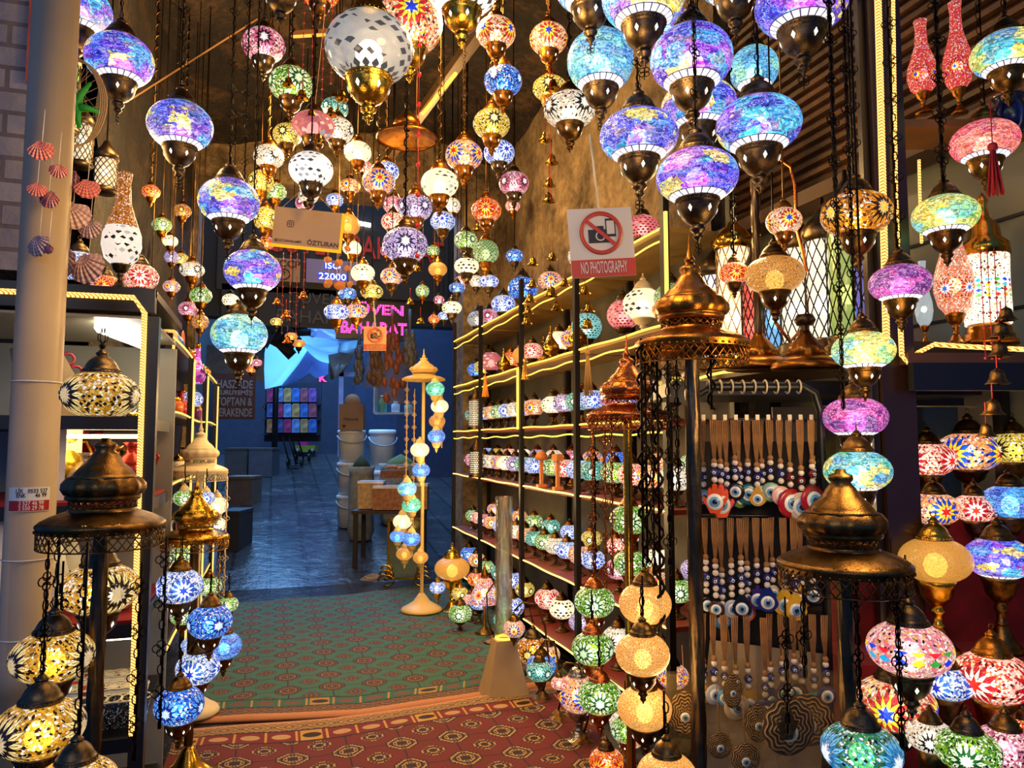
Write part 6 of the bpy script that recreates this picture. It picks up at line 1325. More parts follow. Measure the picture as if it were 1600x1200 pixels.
bead_string(860, -10, 310, 3.28, '#c83020', 'red cord of the bell string before the tan rock', .005, .1)
for i, px in enumerate((1375, 1386, 1397)): bead_string(px+165, 375+6*i, 560, 1.9, '#b02020', 'red bead cord before the white diamond drum lamp, ' + ORD[i], .004, .04)
# red tassel, tan tassels
for px, py, L, hexc, b, lab in ((1551, 235, .13, '#a81420', 2.05, 'dark red tassel hanging before the red crackle lamp'), (758, 592, .13, '#c87818', 5.3, 'golden tassel with eye bead on the rack'), (820, 565, .12, '#b88030', 4.9, 'second golden tassel on the rack post'), (918, 555, .2, '#d0a050', 3.6, 'long pale tassel under the lit shelf edge')):
    c = PB(px, py, b); t = thing('tassel', lab, 'tassel', c-Vector((0, 0, L)), 'silk tassels'); m = MB()
    for k in range(14): a = k*2.4; rr = .02*math.sqrt(k/14); m.tube([(rr*.3*math.cos(a), rr*.3*math.sin(a), L), (rr*1.3*math.cos(a), rr*1.3*math.sin(a), 0)], .0028, 4)
    ob('fringe', m, plain(hexc, .8), t); ob('knot', MB().ball((0, 0, L+.01), .014, 10), plain(hexc, .6), t); ob('cord', MB().tube([(0, 0, L), (0, 0, L+.15)], .002, 4), plain(hexc, .8), t)
# big brass hanging shade
c = PB(636, 205, 3.9); R = 48*3.9/F; t = thing('brass_shade', 'wide brass hanging shade with stepped dome in the middle of the ceiling', 'lamp shade', c-Vector((0, 0, .3*R)))
ob('shade', MB().lathe([(1, 0), (1.02, .05), (.98, .1), (.75, .26), (.45, .36), (.42, .42)], 40, caps=False).lathe([(.96, .08), (.5, .25), (.1, .32)], 40, caps=False), metal('amberbrass'), t, sc=R)
ob('dome', MB().lathe([(.42, .42), (.46, .5), (.42, .66), (.3, .78), (.16, .9), (.1, 1.0)], 30), metal('amberbrass'), t, sc=R); ob('cord', m_chain(1.6, 'wrapped'), metal('dark'), t, (0, 0, R))
# ---- signs
RED = plain('#983028', .45, 0, .05); SIGNW = plain('#a9abb6', .4, 0, .04); INK = plain('#1c1c20', .4, 0, .02)
def nophoto(px, py, wpx, hpx, b, roll, lab, cols=(SIGNW, RED, INK), rod=True):
    c = PB(px, py, b); w_, h = wpx*b/F, hpx*b/F
    t = thing('warning_sign', lab, 'sign', c, None, -YAW+.1); t.rotation_euler = (0, roll, -YAW+.1)
    ob('panel', MB().box((0, 0, 0), (w_, .006, h)), cols[0], t)
    ob('red_band', MB().box((0, -.0036, -h*.37), (w_*.995, .003, h*.25)), cols[1], t)
    cz = h*.135; R = w_*.335
    ob('red_circle', MB().lathe([(R*.82, -.002), (R, -.002), (R, .002), (R*.82, .002), (R*.82, -.002)], 40, Matrix.Translation((0, -.0062, cz)) @ Matrix.Rotation(PI/2, 4, 'X'), caps=False), cols[1], t)
    ob('camera_symbol', MB().box((-R*.12, -.0038, cz-R*.14), (R*.95, .002, R*.62)).box((-R*.06, -.0038, cz+R*.24), (R*.4, .002, R*.18)), cols[2], t)
    ob('camera_lens', MB().lathe([(R*.17, -.001), (R*.23, -.001), (R*.23, .001), (R*.17, .001), (R*.17, -.001)], 24, Matrix.Translation((-R*.04, -.0056, cz-R*.14)) @ Matrix.Rotation(PI/2, 4, 'X'), caps=False), cols[0], t)
    ob('phone_symbol', MB().box((R*.46, -.0037, cz+R*.24), (R*.46, .0012, R*.84)), cols[2], t); ob('phone_screen', MB().box((R*.46, -.0047, cz+R*.25), (R*.36, .001, R*.62)), cols[0], t)
    ob('slash', MB().box((0, -.0078, 0), (R*1.75, .002, R*.17), 0, Matrix.Translation((0, 0, cz)) @ Matrix.Rotation(math.radians(42), 4, 'Y')), cols[1], t)
    lt = lettering('NO PHOTOGRAPHY', h*.245, cols[0], t, (0, -.0062, -h*.372), .80, .001, h*.0015)
    bb = lt.dimensions.x/1.0; lt.scale.x = .80*(w_*.9)/max(.01, bb)
    if rod: ob('hanging_rod', MB().tube([(0, 0, h*.44), (-.012, 0, h*1.6)], .005, 8), plain('#c8c8c0', .4), t)
nophoto(940, 379, 104, 111, 2.2*1.45, -.075, 'large white no photography sign with red circle hanging before the rack')
OR = (plain('#e0a868', .5, 0, .05), plain('#c85c28', .5, 0, .05), INK)  # warm light falling on the sign is put into its colours
nophoto(586, 529, 35, 38, 4.9, 0.0, 'small no photography sign with warm light painted in, under the pink lit board', OR, True)
c = PB(480, 357, 3.35); w_, h = .305, .175
t = thing('name_plate', 'tan acrylic plate lettered OZTURAN with glowing edges hanging among the lamps', 'sign', c, None, -YAW); t.rotation_euler = (0, .075, -YAW+.12)
ob('panel', MB().box((0, 0, 0), (w_, .012, h)), plain('#b8905c', .35, 0, .05), t); EDG = glow('#ffa820', 1.4)
ob('lit_edge', MB().box((0, .004, -h/2-.005), (w_+.02, .02, .01)).box((w_/2+.005, .004, 0), (.01, .02, h)), EDG, t)
DK = plain('#4a2a14', .5, 0, .02)
lettering('ÖZTURAN', .030, DK, t, (.078, -.0075, -.068), 1.0, .001, .0006); lettering('@OZTURANLAMPS', .0165, DK, t, (-.08, -.0075, -.070), .85, .001, .0002)
ob('camera_glyph', MB().tube([(-.076+.014*sx_, -.0075, .012+.014*sz_) for sx_, sz_ in ((-1, -.7), (-.7, -1), (.7, -1), (1, -.7), (1, .7), (.7, 1), (-.7, 1), (-1, .7))], .0016, 5, True), DK, t); ob('camera_glyph', MB().ring((-.076, -.0075, .012), .0065, .0014, 16, 5, 'Y'), DK, t)
ob('cord', MB().tube([(-.12, 0, h/2), (-.02, 0, h/2+.12), (.12, 0, h/2)], .0016, 4).tube([(-.02, 0, h/2+.12), (-.02, 0, 1.3)], .0016, 4), plain('#c09060', .6), t)
# ---- floor lamps before the racks
def swan(px, pyf, gx, gy, rx, m, met, lab, style='oval'):
    """lamp with round foot at px, pyf on the floor and a globe hung from its arched neck"""
    f = PZ(px, pyf, 0); b = (f-CAM).dot(FH); c = PB(gx, gy, b); R = rx*b/F; a = (c-f).dot(RV)
    t = thing('swan_neck_lamp', lab, 'lamp', (f.x, f.y, .03 if f.x < 1.9 and f.y < 7.4 else 0), 'swan neck lamps on the floor', -YAW); zc = c.z-t.location.z; top = zc+R*2.3; ry = HS[style]
    ob('foot', MB().lathe([(1, 0), (1.02, .08), (.9, .18), (.62, .3), (.3, .5), (.14, .8)], 28, rib=12, ribd=.02), metal(met), t, sc=.075)
    ob('arched_neck', MB().tube([(0, 0, .05), (-a*.25, 0, top*.35), (-a*.2-.02, 0, top*.75), (a*.2, 0, top*.98), (a*.7, 0, top), (a, 0, zc+R*1.55)], .006, 6), metal(met), t)
    ob('glass_globe', m_globe(ry, 24), m, t, (a, 0, zc), sc=R); ob('bulb', m_bulb(), BULB, t, (a, 0, zc-.1*R), sc=R*.3); ob('glow_shell', m_bulb(), HALO, t, (a, 0, zc-.1*R), sc=R*.5)
    ob('cap', m_cap(True), metal(met), t, (a, 0, zc+zt(ry)*R), sc=R); ob('bowl', m_bowl(False), metal(met), t, (a, 0, zc+zb(ry)*R), sc=R*.8)
swan(848, 1103, 803, 982, 17, M_SUN, 'antique', 'orange lamp with blue star on an arched neck behind the wedge'); swan(872, 1135, 843, 1048, 20, M_TEALB, 'antique', 'mint lamp with blue star hanging from an arched neck over the carpet edge')
swan(912, 1172, 874, 1067, 13, M_REDW, 'antique', 'small red and white lamp hanging from an arched neck'); swan(810, 1060, 833, 1016, 27, M_AMBER, 'bronze', 'amber zigzag lamp with black diamonds near the floor'); swan(770, 1010, 800, 948, 19, M_BLUEW, 'antique', 'white lamp with blue flower on an arched neck beside the acrylic column')
def floor_lamp(px, pyf, gy, rx, m, met, lab, style='oval', zz=.03):
    f = PZ(px, pyf, zz); b = (f-CAM).dot(FH); c = PB(px, gy, b); R = rx*b/F; table_lamp((f.x, f.y, zz), R, m, met, lab, style, max(.6, (c.z-zz)/R+zb(HS[style])), 'table lamps standing on the floor', True)
floor_lamp(706, 958, 888, 27, M_NETG, 'gold', 'wide cream gold net lamp on gold foot by the far stand', 'flat', .0); floor_lamp(683, 955, 918, 12, M_BLUEW, 'gold', 'small white lamp on a wide golden vase foot', 'oval', 0)
floor_lamp(719, 985, 958, 18, M_GREEN, 'antique', 'green, black and white lamp low at the carpet corner'); floor_lamp(735, 970, 936, 11, M_REDW, 'bronze', 'small red rimmed lamp beside the sunflower cone lamp'); floor_lamp(744, 960, 905, 14, M_ORED, 'bronze', 'orange lamp behind the sunflower cone lamp')
floor_lamp(903, 1160, 1083, 30, M_SUN, 'silver', 'orange blue lamp with large sunflower on a silver foot', 'round'); floor_lamp(948, 1240, 1190, 26, M_ORED, 'antique', 'brown orange lamp cut by the bottom edge'); floor_lamp(985, 1190, 1150, 22, M_MULTI, 'bronze', 'dark mosaic lamp between the green and gold columns')
f = PZ(757, 990, .03); b = (f-CAM).dot(FH); t = thing('cone_lamp', 'lamp with cone shaped orange shade bearing a blue and yellow sunflower', 'lamp', f)
ob('shade', MB().lathe([(1.35, -.8), (1.28, -.5), (.55, 1.1), (.3, 1.2)], 28, caps=False), mosaic('#e08838', '#c86820', '#d82010', '#f8d020', '#f0f4ff', '#1838c0', 4, 1.1, 1.0), t, (0, 0, .33), sc=.1); ob('foot', MB().lathe([(.08, 0), (.08, .01), (.05, .03), (.015, .06), (.012, .26)], 24), metal('antique'), t); ob('bulb', m_bulb(), BULB, t, (0, 0, .33), sc=.03); ob('cap', MB().lathe([(.032, .45), (.03, .48), (.012, .53), (.003, .56)], 16), metal('amberbrass'), t)
k = 0
for y in (3.6, 3.95, 4.25, 4.85, 5.2, 5.5, 6.05, 6.4, 6.7, 7.25, 7.6, 7.9):
    s = SCH[(k*5+3) % 12]; table_lamp((XR+.13, y, .199), .085+.01*(k % 3), s[0], 'antique', '%s lamp, %s from the near end, lowest rack shelf' % (s[1], ORD[k]), 'oval', 1.0, 'mosaic lamps on the lowest rack shelf', False); k += 1
for k, (y, x) in enumerate(((3.45, 1.72), (3.75, 1.6), (4.05, 1.76), (4.4, 1.62), (4.7, 1.78), (5.3, 1.72), (5.7, 1.78), (6.3, 1.75), (6.8, 1.7))):
    s = SCH[(k*7+1) % 12]; table_lamp((x, y, .03), .08+.012*(k % 2), s[0], ('antique', 'bronze', 'gold')[k % 3], '%s lamp on the carpet before the racks, %s from the viewer' % (s[1], ORD[k]), 'oval', 1.3, 'lamps on the carpet before the racks', True)
# golden scroll mirror and frame by the far stand
f = PZ(632, 918, 0); t = thing('mirror', 'gold framed standing mirror with scroll foot at the end of the carpet', 'mirror', (f.x, f.y, 0), None, -YAW)
GP = metal('gold'); ob('glass', MB().box((0, 0, .42), (.34, .01, .60)), NGm if False else plain('#b8b8a0', .05, 1.0, .02), t); ob('frame', MB().box((-.18, 0, .42), (.03, .03, .66)).box((.18, 0, .42), (.03, .03, .66)).box((0, 0, .1), (.38, .03, .03)).box((0, 0, .74), (.38, .03, .03)), GP, t)
b = MB()
for s in (-1, 1):
    for q in range(3): b.tube([(s*.2+(.11-.02*q)*math.cos(a)*s*.8, -.03, .08+.06*q+(.06-.01*q)*math.sin(a)) for a in [i*.5 for i in range(11)]], .012, 6)
ob('scroll_foot', b, GP, t)
f = PZ(575, 912, .03); t = ob('coiled_cable', MB().tube([(.18*math.cos(i*.5)*(1-.008*i), .1*math.sin(i*.5)*(1+.01*i), .008+.0008*i) for i in range(50)], .005, 5), plain('#b89870', .7), None, (f.x+.1, f.y+.1, .045)); tag(t, 'loose coil of pale cable at the far edge of the carpet', 'cable')
# ================================================================ alley beyond the shop (uphill, wet stone, blue daylight)
def yb(px, y, py): return PYy(px, py, y)
def alley_sign(name, label, px0, py0, px1, py1, y, mat, th=.05):
    p, q = PYy(px0, py1, y), PYy(px1, py0, y); c = (p+q)/2; t = thing(name, label, 'sign', c); w_, h = q.x-p.x, q.z-p.z
    ob('board', MB().box((0, 0, 0), (w_, th, h)), mat, t); return t, w_, h, -th/2-.004
DK2 = plain('#121318', .6, 0, .2)
t, w_, h, f = alley_sign('shop_sign', 'long black shop board with red GUVEN BAHARAT letters over the alley', 338, 326, 700, 452, 10.17, DK2)
o = lettering('GÜVEN BAHARAT', h*.32, plain('#c02820', .5, 0, .05), t, (w_*.09, f, h*.0), 1.0, .02, .004); o.scale.x = w_*.78/max(.1, o.dimensions.x)
t, w_, h, f = alley_sign('shop_sign', 'dark lower board with faint grey letters above the pale canopy', 345, 456, 552, 506, 10.17, plain('#1a1c20', .7, 0, .1)); G5 = plain('#3a3c42', .6, 0, .05)
o = lettering('GÜVEN', h*.40, G5, t, (w_*.2, f, h*.24), 1.0, .006); o = lettering('BAHARAT', h*.46, G5, t, (w_*.22, f, -h*.24), 1.0, .006)
t, w_, h, f = alley_sign('certificate_board', 'tan board reading HACCP with a small globe mark', 412, 406, 470, 438, 10.125, plain('#a88458', .6, 0, .05), .03)
lettering('HACCP', h*.42, plain('#4a2818', .6), t, (-w_*.02, f, h*.26), 1.1, .006, .004); ob('globe_mark', MB().ring((0, f, -h*.18), h*.24, .012, 24, 5, 'Y', sx=1.3), plain('#4a2818', .6), t); ob('africa_mark', MB().prism([(-.06, .06), (.03, .08), (.08, .02), (.02, -.09), (-.01, -.05)], .01, Matrix.Translation((-.04, f, -h*.17))), plain('#4a2818', .6), t)
t, w_, h, f = alley_sign('lit_sign', 'pale board with blue lit ISO 22000 letters', 478, 410, 560, 441, 10.125, plain('#8a7a98', .5, 0, .05), .03)
for s_, dz, sz in (('ISO', .24, .36), ('22000', -.22, .38)):
    lettering(s_, h*sz, glow('#1828ff', 2.5), t, (0, f, h*dz), 1.2, .004, .008); lettering(s_, h*sz, glow('#d0f8ff', 3.0), t, (0, f-.008, h*dz), 1.2, .006, .0)
t, w_, h, f = alley_sign('led_board', 'black electronic board with glowing pink BAHARAT letters', 525, 475, 640, 529, 10.08, plain('#0a0608', .4, 0, .1), .12)
def led_text():
    g = NG('pink_led_dots'); o = g.obj(); x, y, z = g.xyz(o)[0:3]
    d = g.ma('ADD', g.ma('POWER', g.ma('SUBTRACT', g.ma('FRACT', g.ma('MULTIPLY', x, 38.0)), .5), 2.0), g.ma('POWER', g.ma('SUBTRACT', g.ma('FRACT', g.ma('MULTIPLY', z, 38.0)), .5), 2.0))
    return g.done(g.n('Emission', {'Color': (1, .06, .38, 1), 'Strength': g.ma('MULTIPLY_ADD', g.ma('LESS_THAN', d, .17), 3.2, .5)}).outputs[0])
LT = led_text()
o = lettering('GÜVEN', h*.36, LT, t, (w_*.0, f, h*.27), 1.3, .01, .006); o = lettering('BAHARAT', h*.42, LT, t, (0, f, -h*.22), 1.0, .01, .008); o.scale.x = w_*.9/max(.1, o.dimensions.x)
p, q = PYy(350, 664, 10.2), PYy(401, 598, 10.2)
t, w_, h, f = alley_sign('shop_sign', 'dark red poster reading HASZADE KURUYEMIS TOPTAN and PERAKENDE', 332, 585, 400, 655, 12.2, plain('#340c14', .6, 0, .1), .03); TW = plain('#77777f', .6, 0, .05)
for s_, dz, sz in (('HASZADE', .26, .2), ('KURUYEMİŞ', .08, .11), ('TOPTAN &', -.12, .2), ('PERAKENDE', -.36, .2)):
    o = lettering(s_, h*sz*1.25, TW, t, (0, f, h*dz), 1.0, .004, .003); o.scale.x = min(1.0, w_*.86/max(.1, o.dimensions.x))
t, w_, h, f = alley_sign('lit_sign', 'tiny sign with a glowing pink letter K under the canopy', 497, 585, 510, 598, 17.5, DK2, .03); lettering('K', h*1.1, LT, t, (0, f, 0), 1.1, .01, .01)
t = ob('shop_poster', MB().box(PYy(368, 568, 12.2), (.85, .02, .55)), plain('#1c2a30', .5, 0, .6, 9)); tag(t, 'dark green poster above the dark red one', 'poster')
p = PYy(565, 349, 10.6); t = ob('tube_lamp', MB().tube([PYy(552, 347, 10.12), PYy(579, 352, 10.12)], .03, 8), glow('#f0f4ff', 9)); tag(t, 'short white tube light above the shop board', 'lamp')
# canopies
def cloth(poly, c, mat, label, name='canopy'):
    """poly of (px, py, y); c the sagging middle point"""
    pts = [PYy(px, py, y) for px, py, y in poly]; m = PYy(*[(c[0]), (c[1]), (c[2])]); n = len(pts); vs = []
    K = 7
    for k in range(K+1):
        for p in pts: v = m.lerp(p, k/K); v = v + Vector((0, 0, -.12*math.sin(PI*k/K))); vs.append(v)
    fs = [(k*n+i, k*n+(i+1) % n, (k+1)*n+(i+1) % n, (k+1)*n+i) for k in range(K) for i in range(n)]
    o2 = len(vs); vs2 = [v+Vector((0, .015, .02)) for v in vs]
    b = MB().add(vs+vs2, fs+[tuple(i+o2 for i in f[::-1]) for f in fs], True)
    return tag(ob(name, b, mat), label, 'canopy')
def tarp(hexc, tr=.6):
    g = NG('tarpaulin'); o = g.obj(); n = g.noise(o, 2.5, 4); c = g.mix(g.ma('MULTIPLY', n, .4), C(hexc), C('#ffffff'))
    a = g.n('BsdfDiffuse', {'Color': c}).outputs[0]; b = g.n('BsdfTranslucent', {'Color': c}).outputs[0]
    return g.done(g.n('MixShader', {0: tr, 1: a, 2: b}).outputs[0])
T1, T2, T3 = tarp('#c8f0ff', .65), tarp('#98b8f0', .4), tarp('#6a6a64', .2)
cloth([(425, 500, 14.5), (560, 526, 13), (556, 545, 13), (520, 568, 14), (488, 535, 15.5), (466, 570, 16), (440, 602, 16), (414, 608, 16), (412, 560, 15.5)], (470, 535, 14.6), T1, 'large pale blue tarpaulin canopy glowing with daylight')
cloth([(488, 537, 14.6), (513, 568, 14.8), (512, 585, 15), (496, 590, 15.2), (480, 578, 15.2), (440, 604, 15.5), (464, 575, 15)], (488, 568, 15), T2, 'lavender blue tarpaulin peak hanging in front of the pale canopy')
cloth([(513, 556, 13.6), (557, 548, 13.2), (541, 572, 13.4), (516, 592, 13.6)], (530, 568, 13.4), T3, 'small grey cloth awning right of the lavender peak')
cloth([(440, 500, 13.8), (560, 516, 13), (560, 530, 13), (480, 520, 13.4), (445, 506, 13.8)], (500, 514, 13.3), T2, 'blue upper fold of the canopy under the dark board')
b = MB()
for k in range(9): p = PYy(418+6*k % 34, 505+3*k, 11.2+.05*k); b.prism([(-.1, .35), (.1, .35), (.12, -.15), (.0, -.38), (-.13, -.1)], .04, Matrix.Translation(p) @ Matrix.Rotation(.3*k, 4, 'Y') @ Matrix.Rotation(k*.9, 4, 'Z'))
b.tube([PYy(430, 520, 11.3), PYy(430, 430, 11.3)], .01, 4)
tag(ob('hanging_cloth', b, plain('#14161c', .8)), 'bunch of black cloth hanging left of the pale canopy', 'cloth')
# goods: floor points on the climbing street
def G(px, py): return RG(px, py)
def crate(px0, px1, py0, py1, lab, hexc='#5a5a58', depth=.5, name='crate', cat='crate'):
    p, q = G(px0, py1), G(px1, py1); b = (p-CAM).dot(FH); h = (py1-py0)*b/F; w_ = (px1-px0)*b/F; c = (p+q)/2; t = thing(name, lab, cat, c, 'crates and boxes along the alley', -YAW)
    m = plain(hexc, .6)
    ob('box_body', MB().box((0, depth/2, h/2-.02), (w_, depth, h-.04)), m, t); ob('rim', MB().box((0, depth/2, h-.02), (w_*1.04, depth*1.04, .04)), m, t); return t
crate(388, 424, 700, 745, 'dark grey crate with lid at the left of the alley', '#4a4e58'); crate(392, 422, 676, 699, 'black crate standing behind the grey one', '#20242c')
crate(352, 392, 745, 790, 'brown carton low at the left alley wall', '#5a4a3c'); crate(350, 385, 700, 742, 'stacked brown cartons at the left alley wall', '#4a4240'); crate(365, 393, 650, 690, 'brown carton wrapped in blue plastic', '#3a3a4a'); crate(340, 372, 800, 862, 'dark box in the shade left of the wet floor', '#20242e')
def sack(px, py, wpx, hpx, lab, hexc, tophex=None, name='sack'):
    p = G(px, py); b = (p-CAM).dot(FH); R = wpx*b/F/2; h = hpx*b/F; t = thing(name, lab, 'sack', p, 'open sacks along the alley')
    ob('sack_body', MB().lathe([(R*.8, 0), (R*1.0, h*.12), (R*.92, h*.4), (R*1.0, h*.7), (R*.9, h*.9), (R*1.02, h), (R*.9, h*1.0), (R*.85, h*.9)], 20, rib=7, ribd=.05, caps=False), plain(hexc, .9, 0, .35, 12), t)
    if tophex: ob('contents', MB().lathe([(R*.88, h*.93), (R*.5, h*1.07), (.01, h*1.16)], 18), plain(tophex, .9, 0, .3, 60), t)
    return t
sack(563, 843, 40, 112, 'tall grey sack of dried herbs beside the white pails', '#8a8a80', '#2c3a1c'); sack(625, 818, 66, 92, 'wide pale sack topped with green powder', '#b0b0a8', '#6a7a48'); sack(372, 705, 46, 40, 'pale green plastic bag at the left wall', '#6a7868'); sack(352, 690, 30, 28, 'black plastic sack on the left pile', '#1a2440')
def pail(px, py, wpx, hpx, lab, n=1):
    p = G(px, py); b = (p-CAM).dot(FH); R = wpx*b/F/2; h = hpx*b/F
    for k in range(n):
        t = thing('pail', lab[k], 'pail', p+Vector((0, 0, h*k)), 'white plastic pails')
        ob('pail_body', MB().lathe([(R*.86, 0), (R*.95, h*.85), (R*.95, h*.9)], 24), plain('#d8dce0', .35, 0, .05), t); ob('lid', MB().lathe([(R, h*.86), (R*1.02, h*.9), (R*1.0, h*.97), (R*.9, h*.985)], 24), plain('#e4e8ec', .35, 0, .05), t); ob('handle', MB().tube([(R*math.cos(a)*1.03, -R*.25+.0-R*abs(math.sin(a))*.85, h*.8-h*.22*math.sin(a)) for a in [PI*i/10 for i in range(11)]], .012, 4), plain('#b8bcc0', .4), t)
pail(547, 823, 43, 50, ('lowest white pail of the stack', 'middle white pail of the stack', 'top white pail with scribble, before the cardboard display'), 3)
pail(596, 796, 42, 62, ('lower white pail behind the herb sack', 'white pail with handle right of the stacked ones'), 2)
p = PB(550, 672, 10.9); t = thing('cardboard_display', 'brown cardboard display with a round top standing on the white pail', 'display box', p, None, -YAW)
CB = plain('#9a7a5c', .8, 0, .1); ob('box', MB().box((0, 0, .19), (.36, .16, .38)), CB, t); ob('round_top', MB().lathe([(.0001, -.01), (.115, -.01), (.115, .01), (.0001, .01)], 28, Matrix.Translation((.0, 0, .42)) @ Matrix.Rotation(PI/2, 4, 'X')), CB, t); lettering('Natural', .07, plain('#3a2418', .7), t, (0, -.083, .16), 1, .002, .001); ob('heart_mark', MB().prism([(0, -.03), (.03, .005), (.015, .02), (0, .01), (-.015, .02), (-.03, .005)], .003, Matrix.Translation((-.1, -.082, .06))), plain('#3a2418', .7), t)
# table with spice tubs
p, q = PB(552, 797, 9.1), PB(662, 797, 9.1); c = (p+q)/2; gz = max(0, (c.y-RY)*RS); t = thing('spice_table', 'dark table carrying clear plastic tubs in front of the sacks', 'table', (c.x, c.y, gz), None, -YAW); w_ = (q-p).length
ob('table_top', MB().box((0, .2, c.z-gz-.02), (w_, .6, .04)), plain('#2a1c14', .6), t)
for sx_, sy_ in ((-1, -.05), (1, -.05), (-1, .45), (1, .45)): ob('leg', MB().box((sx_*(w_/2-.04), sy_, (c.z-gz-.04)/2), (.05, .05, c.z-gz-.04)), plain('#1c1410', .6), t)
TUB = plain('#c8b8a0', .25, 0, .2, 5)
for k, (px, py, wpx, hpx, b, hexc, lab) in enumerate(((578, 797, 38, 44, 9.15, '#b89a78', 'clear plastic tub of nuts at the left of the table'), (606, 797, 46, 38, 9.0, '#9a6a50', 'clear plastic tub of red spice at the table front'), (650, 797, 34, 40, 9.1, '#a88858', 'clear plastic tub at the right of the table'), (614, 756, 40, 14, 9.45, '#7a4a28', 'shallow wooden tray with orange peel'))):
    z0 = c.z+.0; p = PB(px, py, b); w2, h2 = wpx*b/F, hpx*b/F; z_ = z0 if k < 3 else z0+.36; t = thing('spice_tub', lab, 'tub', (p.x, p.y, z_), 'tubs on the alley table', -YAW)
    ob('tub_body', MB().box((0, .12, h2/2), (w2, .24, h2-.02)), plain(hexc, .25, 0, .45, 22), t); ob('rim', MB().box((0, .12, h2-.015), (w2*1.05, .26, .03)), plain('#d8d8e0', .2), t) if k < 3 else ob('orange_peel', (lambda m: [m.tube([(.1*math.sin(i*1.7), .12+.06*math.cos(i*2.3), h2+.01+.01*(i % 4)), (.1*math.sin(i*1.7)+.05, .12+.06*math.cos(i*2.3)+.03, h2+.03)], .012, 4) for i in range(12)] and m)(MB()), plain('#d87020', .7), t)
# dried peppers in plastic, shelf with bottles
for k, (px, y0, y1, w_, b, hexc) in enumerate(((612, 520, 625, .36, 8.9, '#7a2a1c'), (586, 540, 600, .25, 9.3, '#5a3028'), (560, 545, 595, .12, 9.4, '#3a4a68'), (640, 520, 570, .2, 9.0, '#4a5468'))):
    c = PB(px, y1, b); h = (y1-y0)*b/F; t = thing('pepper_bundle', ['large bunch of dried red peppers in clear plastic under the pink board', 'smaller dried pepper bunch left of the large one', 'narrow bundle in shiny blue plastic', 'bundle in plastic beside the cream stand top'][k], 'bundle', c, 'dried bundles hanging in plastic')
    m = MB(); rnd = random.Random(k)
    for i in range(46): z = rnd.uniform(0, h); a = rnd.uniform(0, 6.28); rr = w_/2*(.9-.5*z/h)*math.sqrt(rnd.random()); m.ball((rr*math.cos(a), rr*math.sin(a), z), .035, 6, sz=1.8)
    m.tube([(0, 0, h*.9), (0, 0, h+.3)], .02, 6)
    ob('peppers', m, plain(hexc, .5, 0, .4, 14), t); g = BAG; ob('plastic_wrap', MB().lathe([(w_*.56, -.05), (w_*.55, h*.4), (w_*.35, h*.8), (w_*.12, h)], 12, rib=5, ribd=.12, caps=False), BAG, t)
p = PB(618, 646, 11.3); t = thing('wall_shelf', 'small pale shelf holding bottles behind the peppers', 'shelf', p, None, -YAW); ob('board', MB().box((.0, 0, 0), (.62, .2, .03)), plain('#c0ccd8', .5), t); ob('side_panel', MB().box((-.31, 0, .2), (.025, .2, .4)), plain('#c0ccd8', .5), t)
for k, (dx, hexc, hh_, lab) in enumerate(((-.2, '#58a888', .26, 'green bottle on the pale alley shelf'), (.0, '#c8d8f0', .17, 'white bottle in the middle of the pale alley shelf'), (.2, '#a8b8a0', .15, 'short jar on the pale alley shelf'))):
    t = thing('bottle', lab, 'bottle', p+RV*dx+Vector((0, 0, .015)), 'bottles on the alley shelf'); ob('bottle_body', MB().lathe([(.06, 0), (.065, .02), (.065, hh_*.7), (.03, hh_*.85), (.03, hh_*.9)], 16), plain(hexc, .3), t); ob('cap', MB().lathe([(.034, hh_*.9), (.034, hh_)], 12), plain('#e8e8e8', .4), t)
# far shop front: racks of coloured packets
cols = ('#b84878', '#4878c8', '#c8885a', '#7aa0d8', '#a85868', '#5868a8', '#c8a068', '#8858a8')
for r in range(3):
    for k in range(6):
        px = 424+13*k; py = 618+24*r; c = PB(px, py, 16.2); t = ob('packet', MB().box((0, 0, 0), (.165, .1, .28), 0).box((0, 0, .15), (.13, .05, .02)), plain(cols[(k*3+r*5) % 8], .4, 0, .7, 12), None, c, (0, 0, -YAW)); tag(t, '%s packet, %s from the left in the %s row of the far shop' % (('pink', 'blue', 'tan', 'sky blue', 'rose', 'indigo', 'sand', 'purple')[(k*3+r*5) % 8], ORD[k], ('top', 'middle', 'bottom')[r]), 'packet', 'coloured packets in the far shop')
t = ob('packet_rack', MB().box((0, .1, 0), (1.25, .04, 1.3)).box((0, 0, .17), (1.25, .14, .02)).box((0, 0, -.17), (1.25, .14, .02)).box((0, 0, -.5), (1.25, .14, .02)), plain('#1c2438', .7), None, PB(456, 644, 16.28), (0, 0, -YAW)); tag(t, 'dark rack holding the coloured packets at the end of the alley', 'rack')
struct('wall_far_shop', MB().box(PYy(450, 640, 19.0), (3.2, .2, 3.0)), plain('#1e2840', .7))
struct('wall_far_shop_right', MB().box((3.1, 15.5, 3.2), (1.3, .3, 5.5)), plain('#202a44', .6))
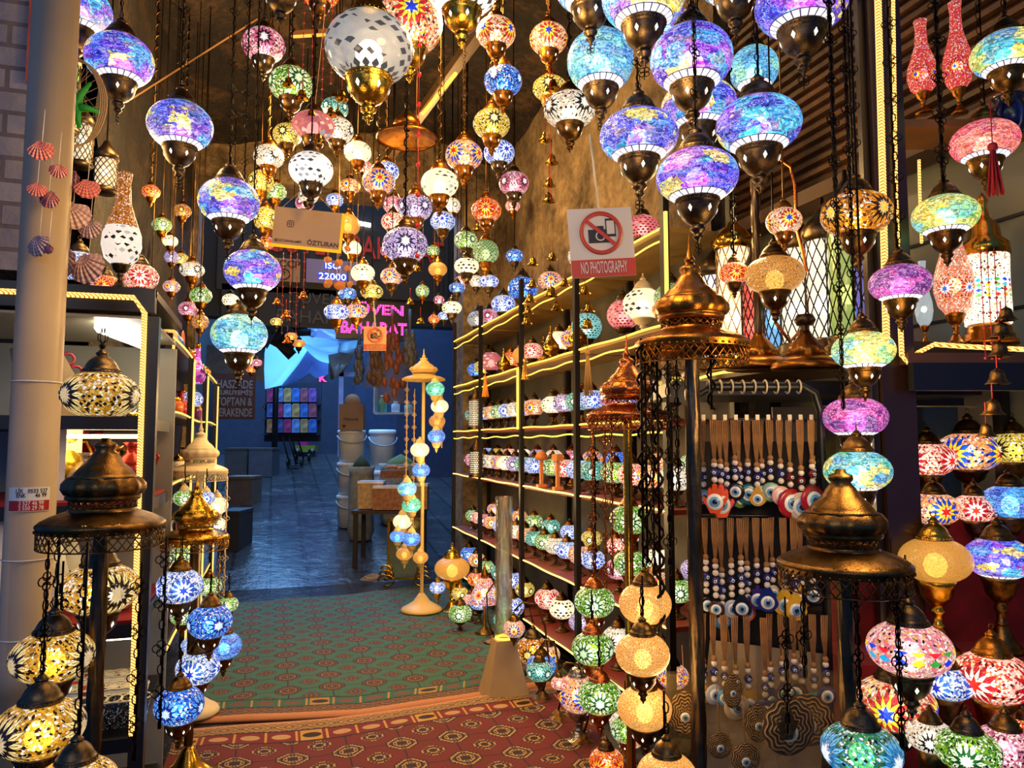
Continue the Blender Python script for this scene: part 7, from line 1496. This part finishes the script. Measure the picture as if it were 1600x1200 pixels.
t = ob('door_frame', MB().box(PYy(533, 600, 13.5), (.08, .06, 2.6)).box(PYy(541, 585, 13.5), (.3, .06, .08)), plain('#8898c8', .4)); tag(t, 'pale blue door frame at the right of the alley', 'frame')
# goods cart and hand truck
for k, (px, py) in enumerate(((450, 722), (437, 730))):
    p = G(px, py); t = thing('hand_truck', ['black hand truck leaning with its curved bars, further right', 'black hand truck leaning against the pole'][k], 'hand truck', p, 'hand trucks in the alley', -YAW); K = plain('#101218', .4)
    ob('frame', MB().tube([(-.12+.34, 0, .05), (-.2+.2, .1, .7), (-.4, .25, 1.25), (-.5, .3, 1.35)], .02, 6).tube([(.02+.34, 0, .05), (-.06+.2, .1, .7), (-.26, .25, 1.25), (-.5, .3, 1.35)], .02, 6), K, t); ob('plate', MB().box((.34, -.1, .03), (.26, .22, .02)), K, t)
    for s in (0, 1): ob('wheel', MB().lathe([(.09, -.02), (.1, 0), (.09, .02)], 16, Matrix.Translation((.16+.3*s, .08, .1)) @ Matrix.Rotation(PI/2, 4, 'Y')), K, t)
p = G(428, 735); t = ob('metal_pole', MB().lathe([(.06, 0), (.06, 3.4)], 12), K, None, p); tag(t, 'black metal post at the left of the alley floor', 'post')
p = G(478, 712); t = thing('toy_cart', 'yellow toy cart with pink seat far up the alley', 'toy', p, None, -YAW); ob('body', MB().box((0, 0, .17), (.5, .3, .16)), plain('#8a8a28', .5), t); ob('seat', MB().box((-.05, 0, .34), (.2, .22, .18)), plain('#b82878', .5), t)
for s in (-1, 1): ob('wheel', MB().lathe([(.09, -.02), (.09, .02)], 14, Matrix.Translation((s*.18, -.16, .09)) @ Matrix.Rotation(PI/2, 4, 'X')), K, t)
cloth_t = [PYy(352, 470, 10.6)]
for k, (px, hexc) in enumerate(((432, '#7898d8'), (527, '#5a70a8'))): p = G(px+3, 716); t = ob('downpipe', MB().lathe([(.05, 0), (.05, 4.2)], 12), plain(hexc, .4), None, (p.x, p.y+1.2, p.z)); tag(t, ['pale blue downpipe by the black post', 'slate blue downpipe right of the far shop'][k], 'pipe')
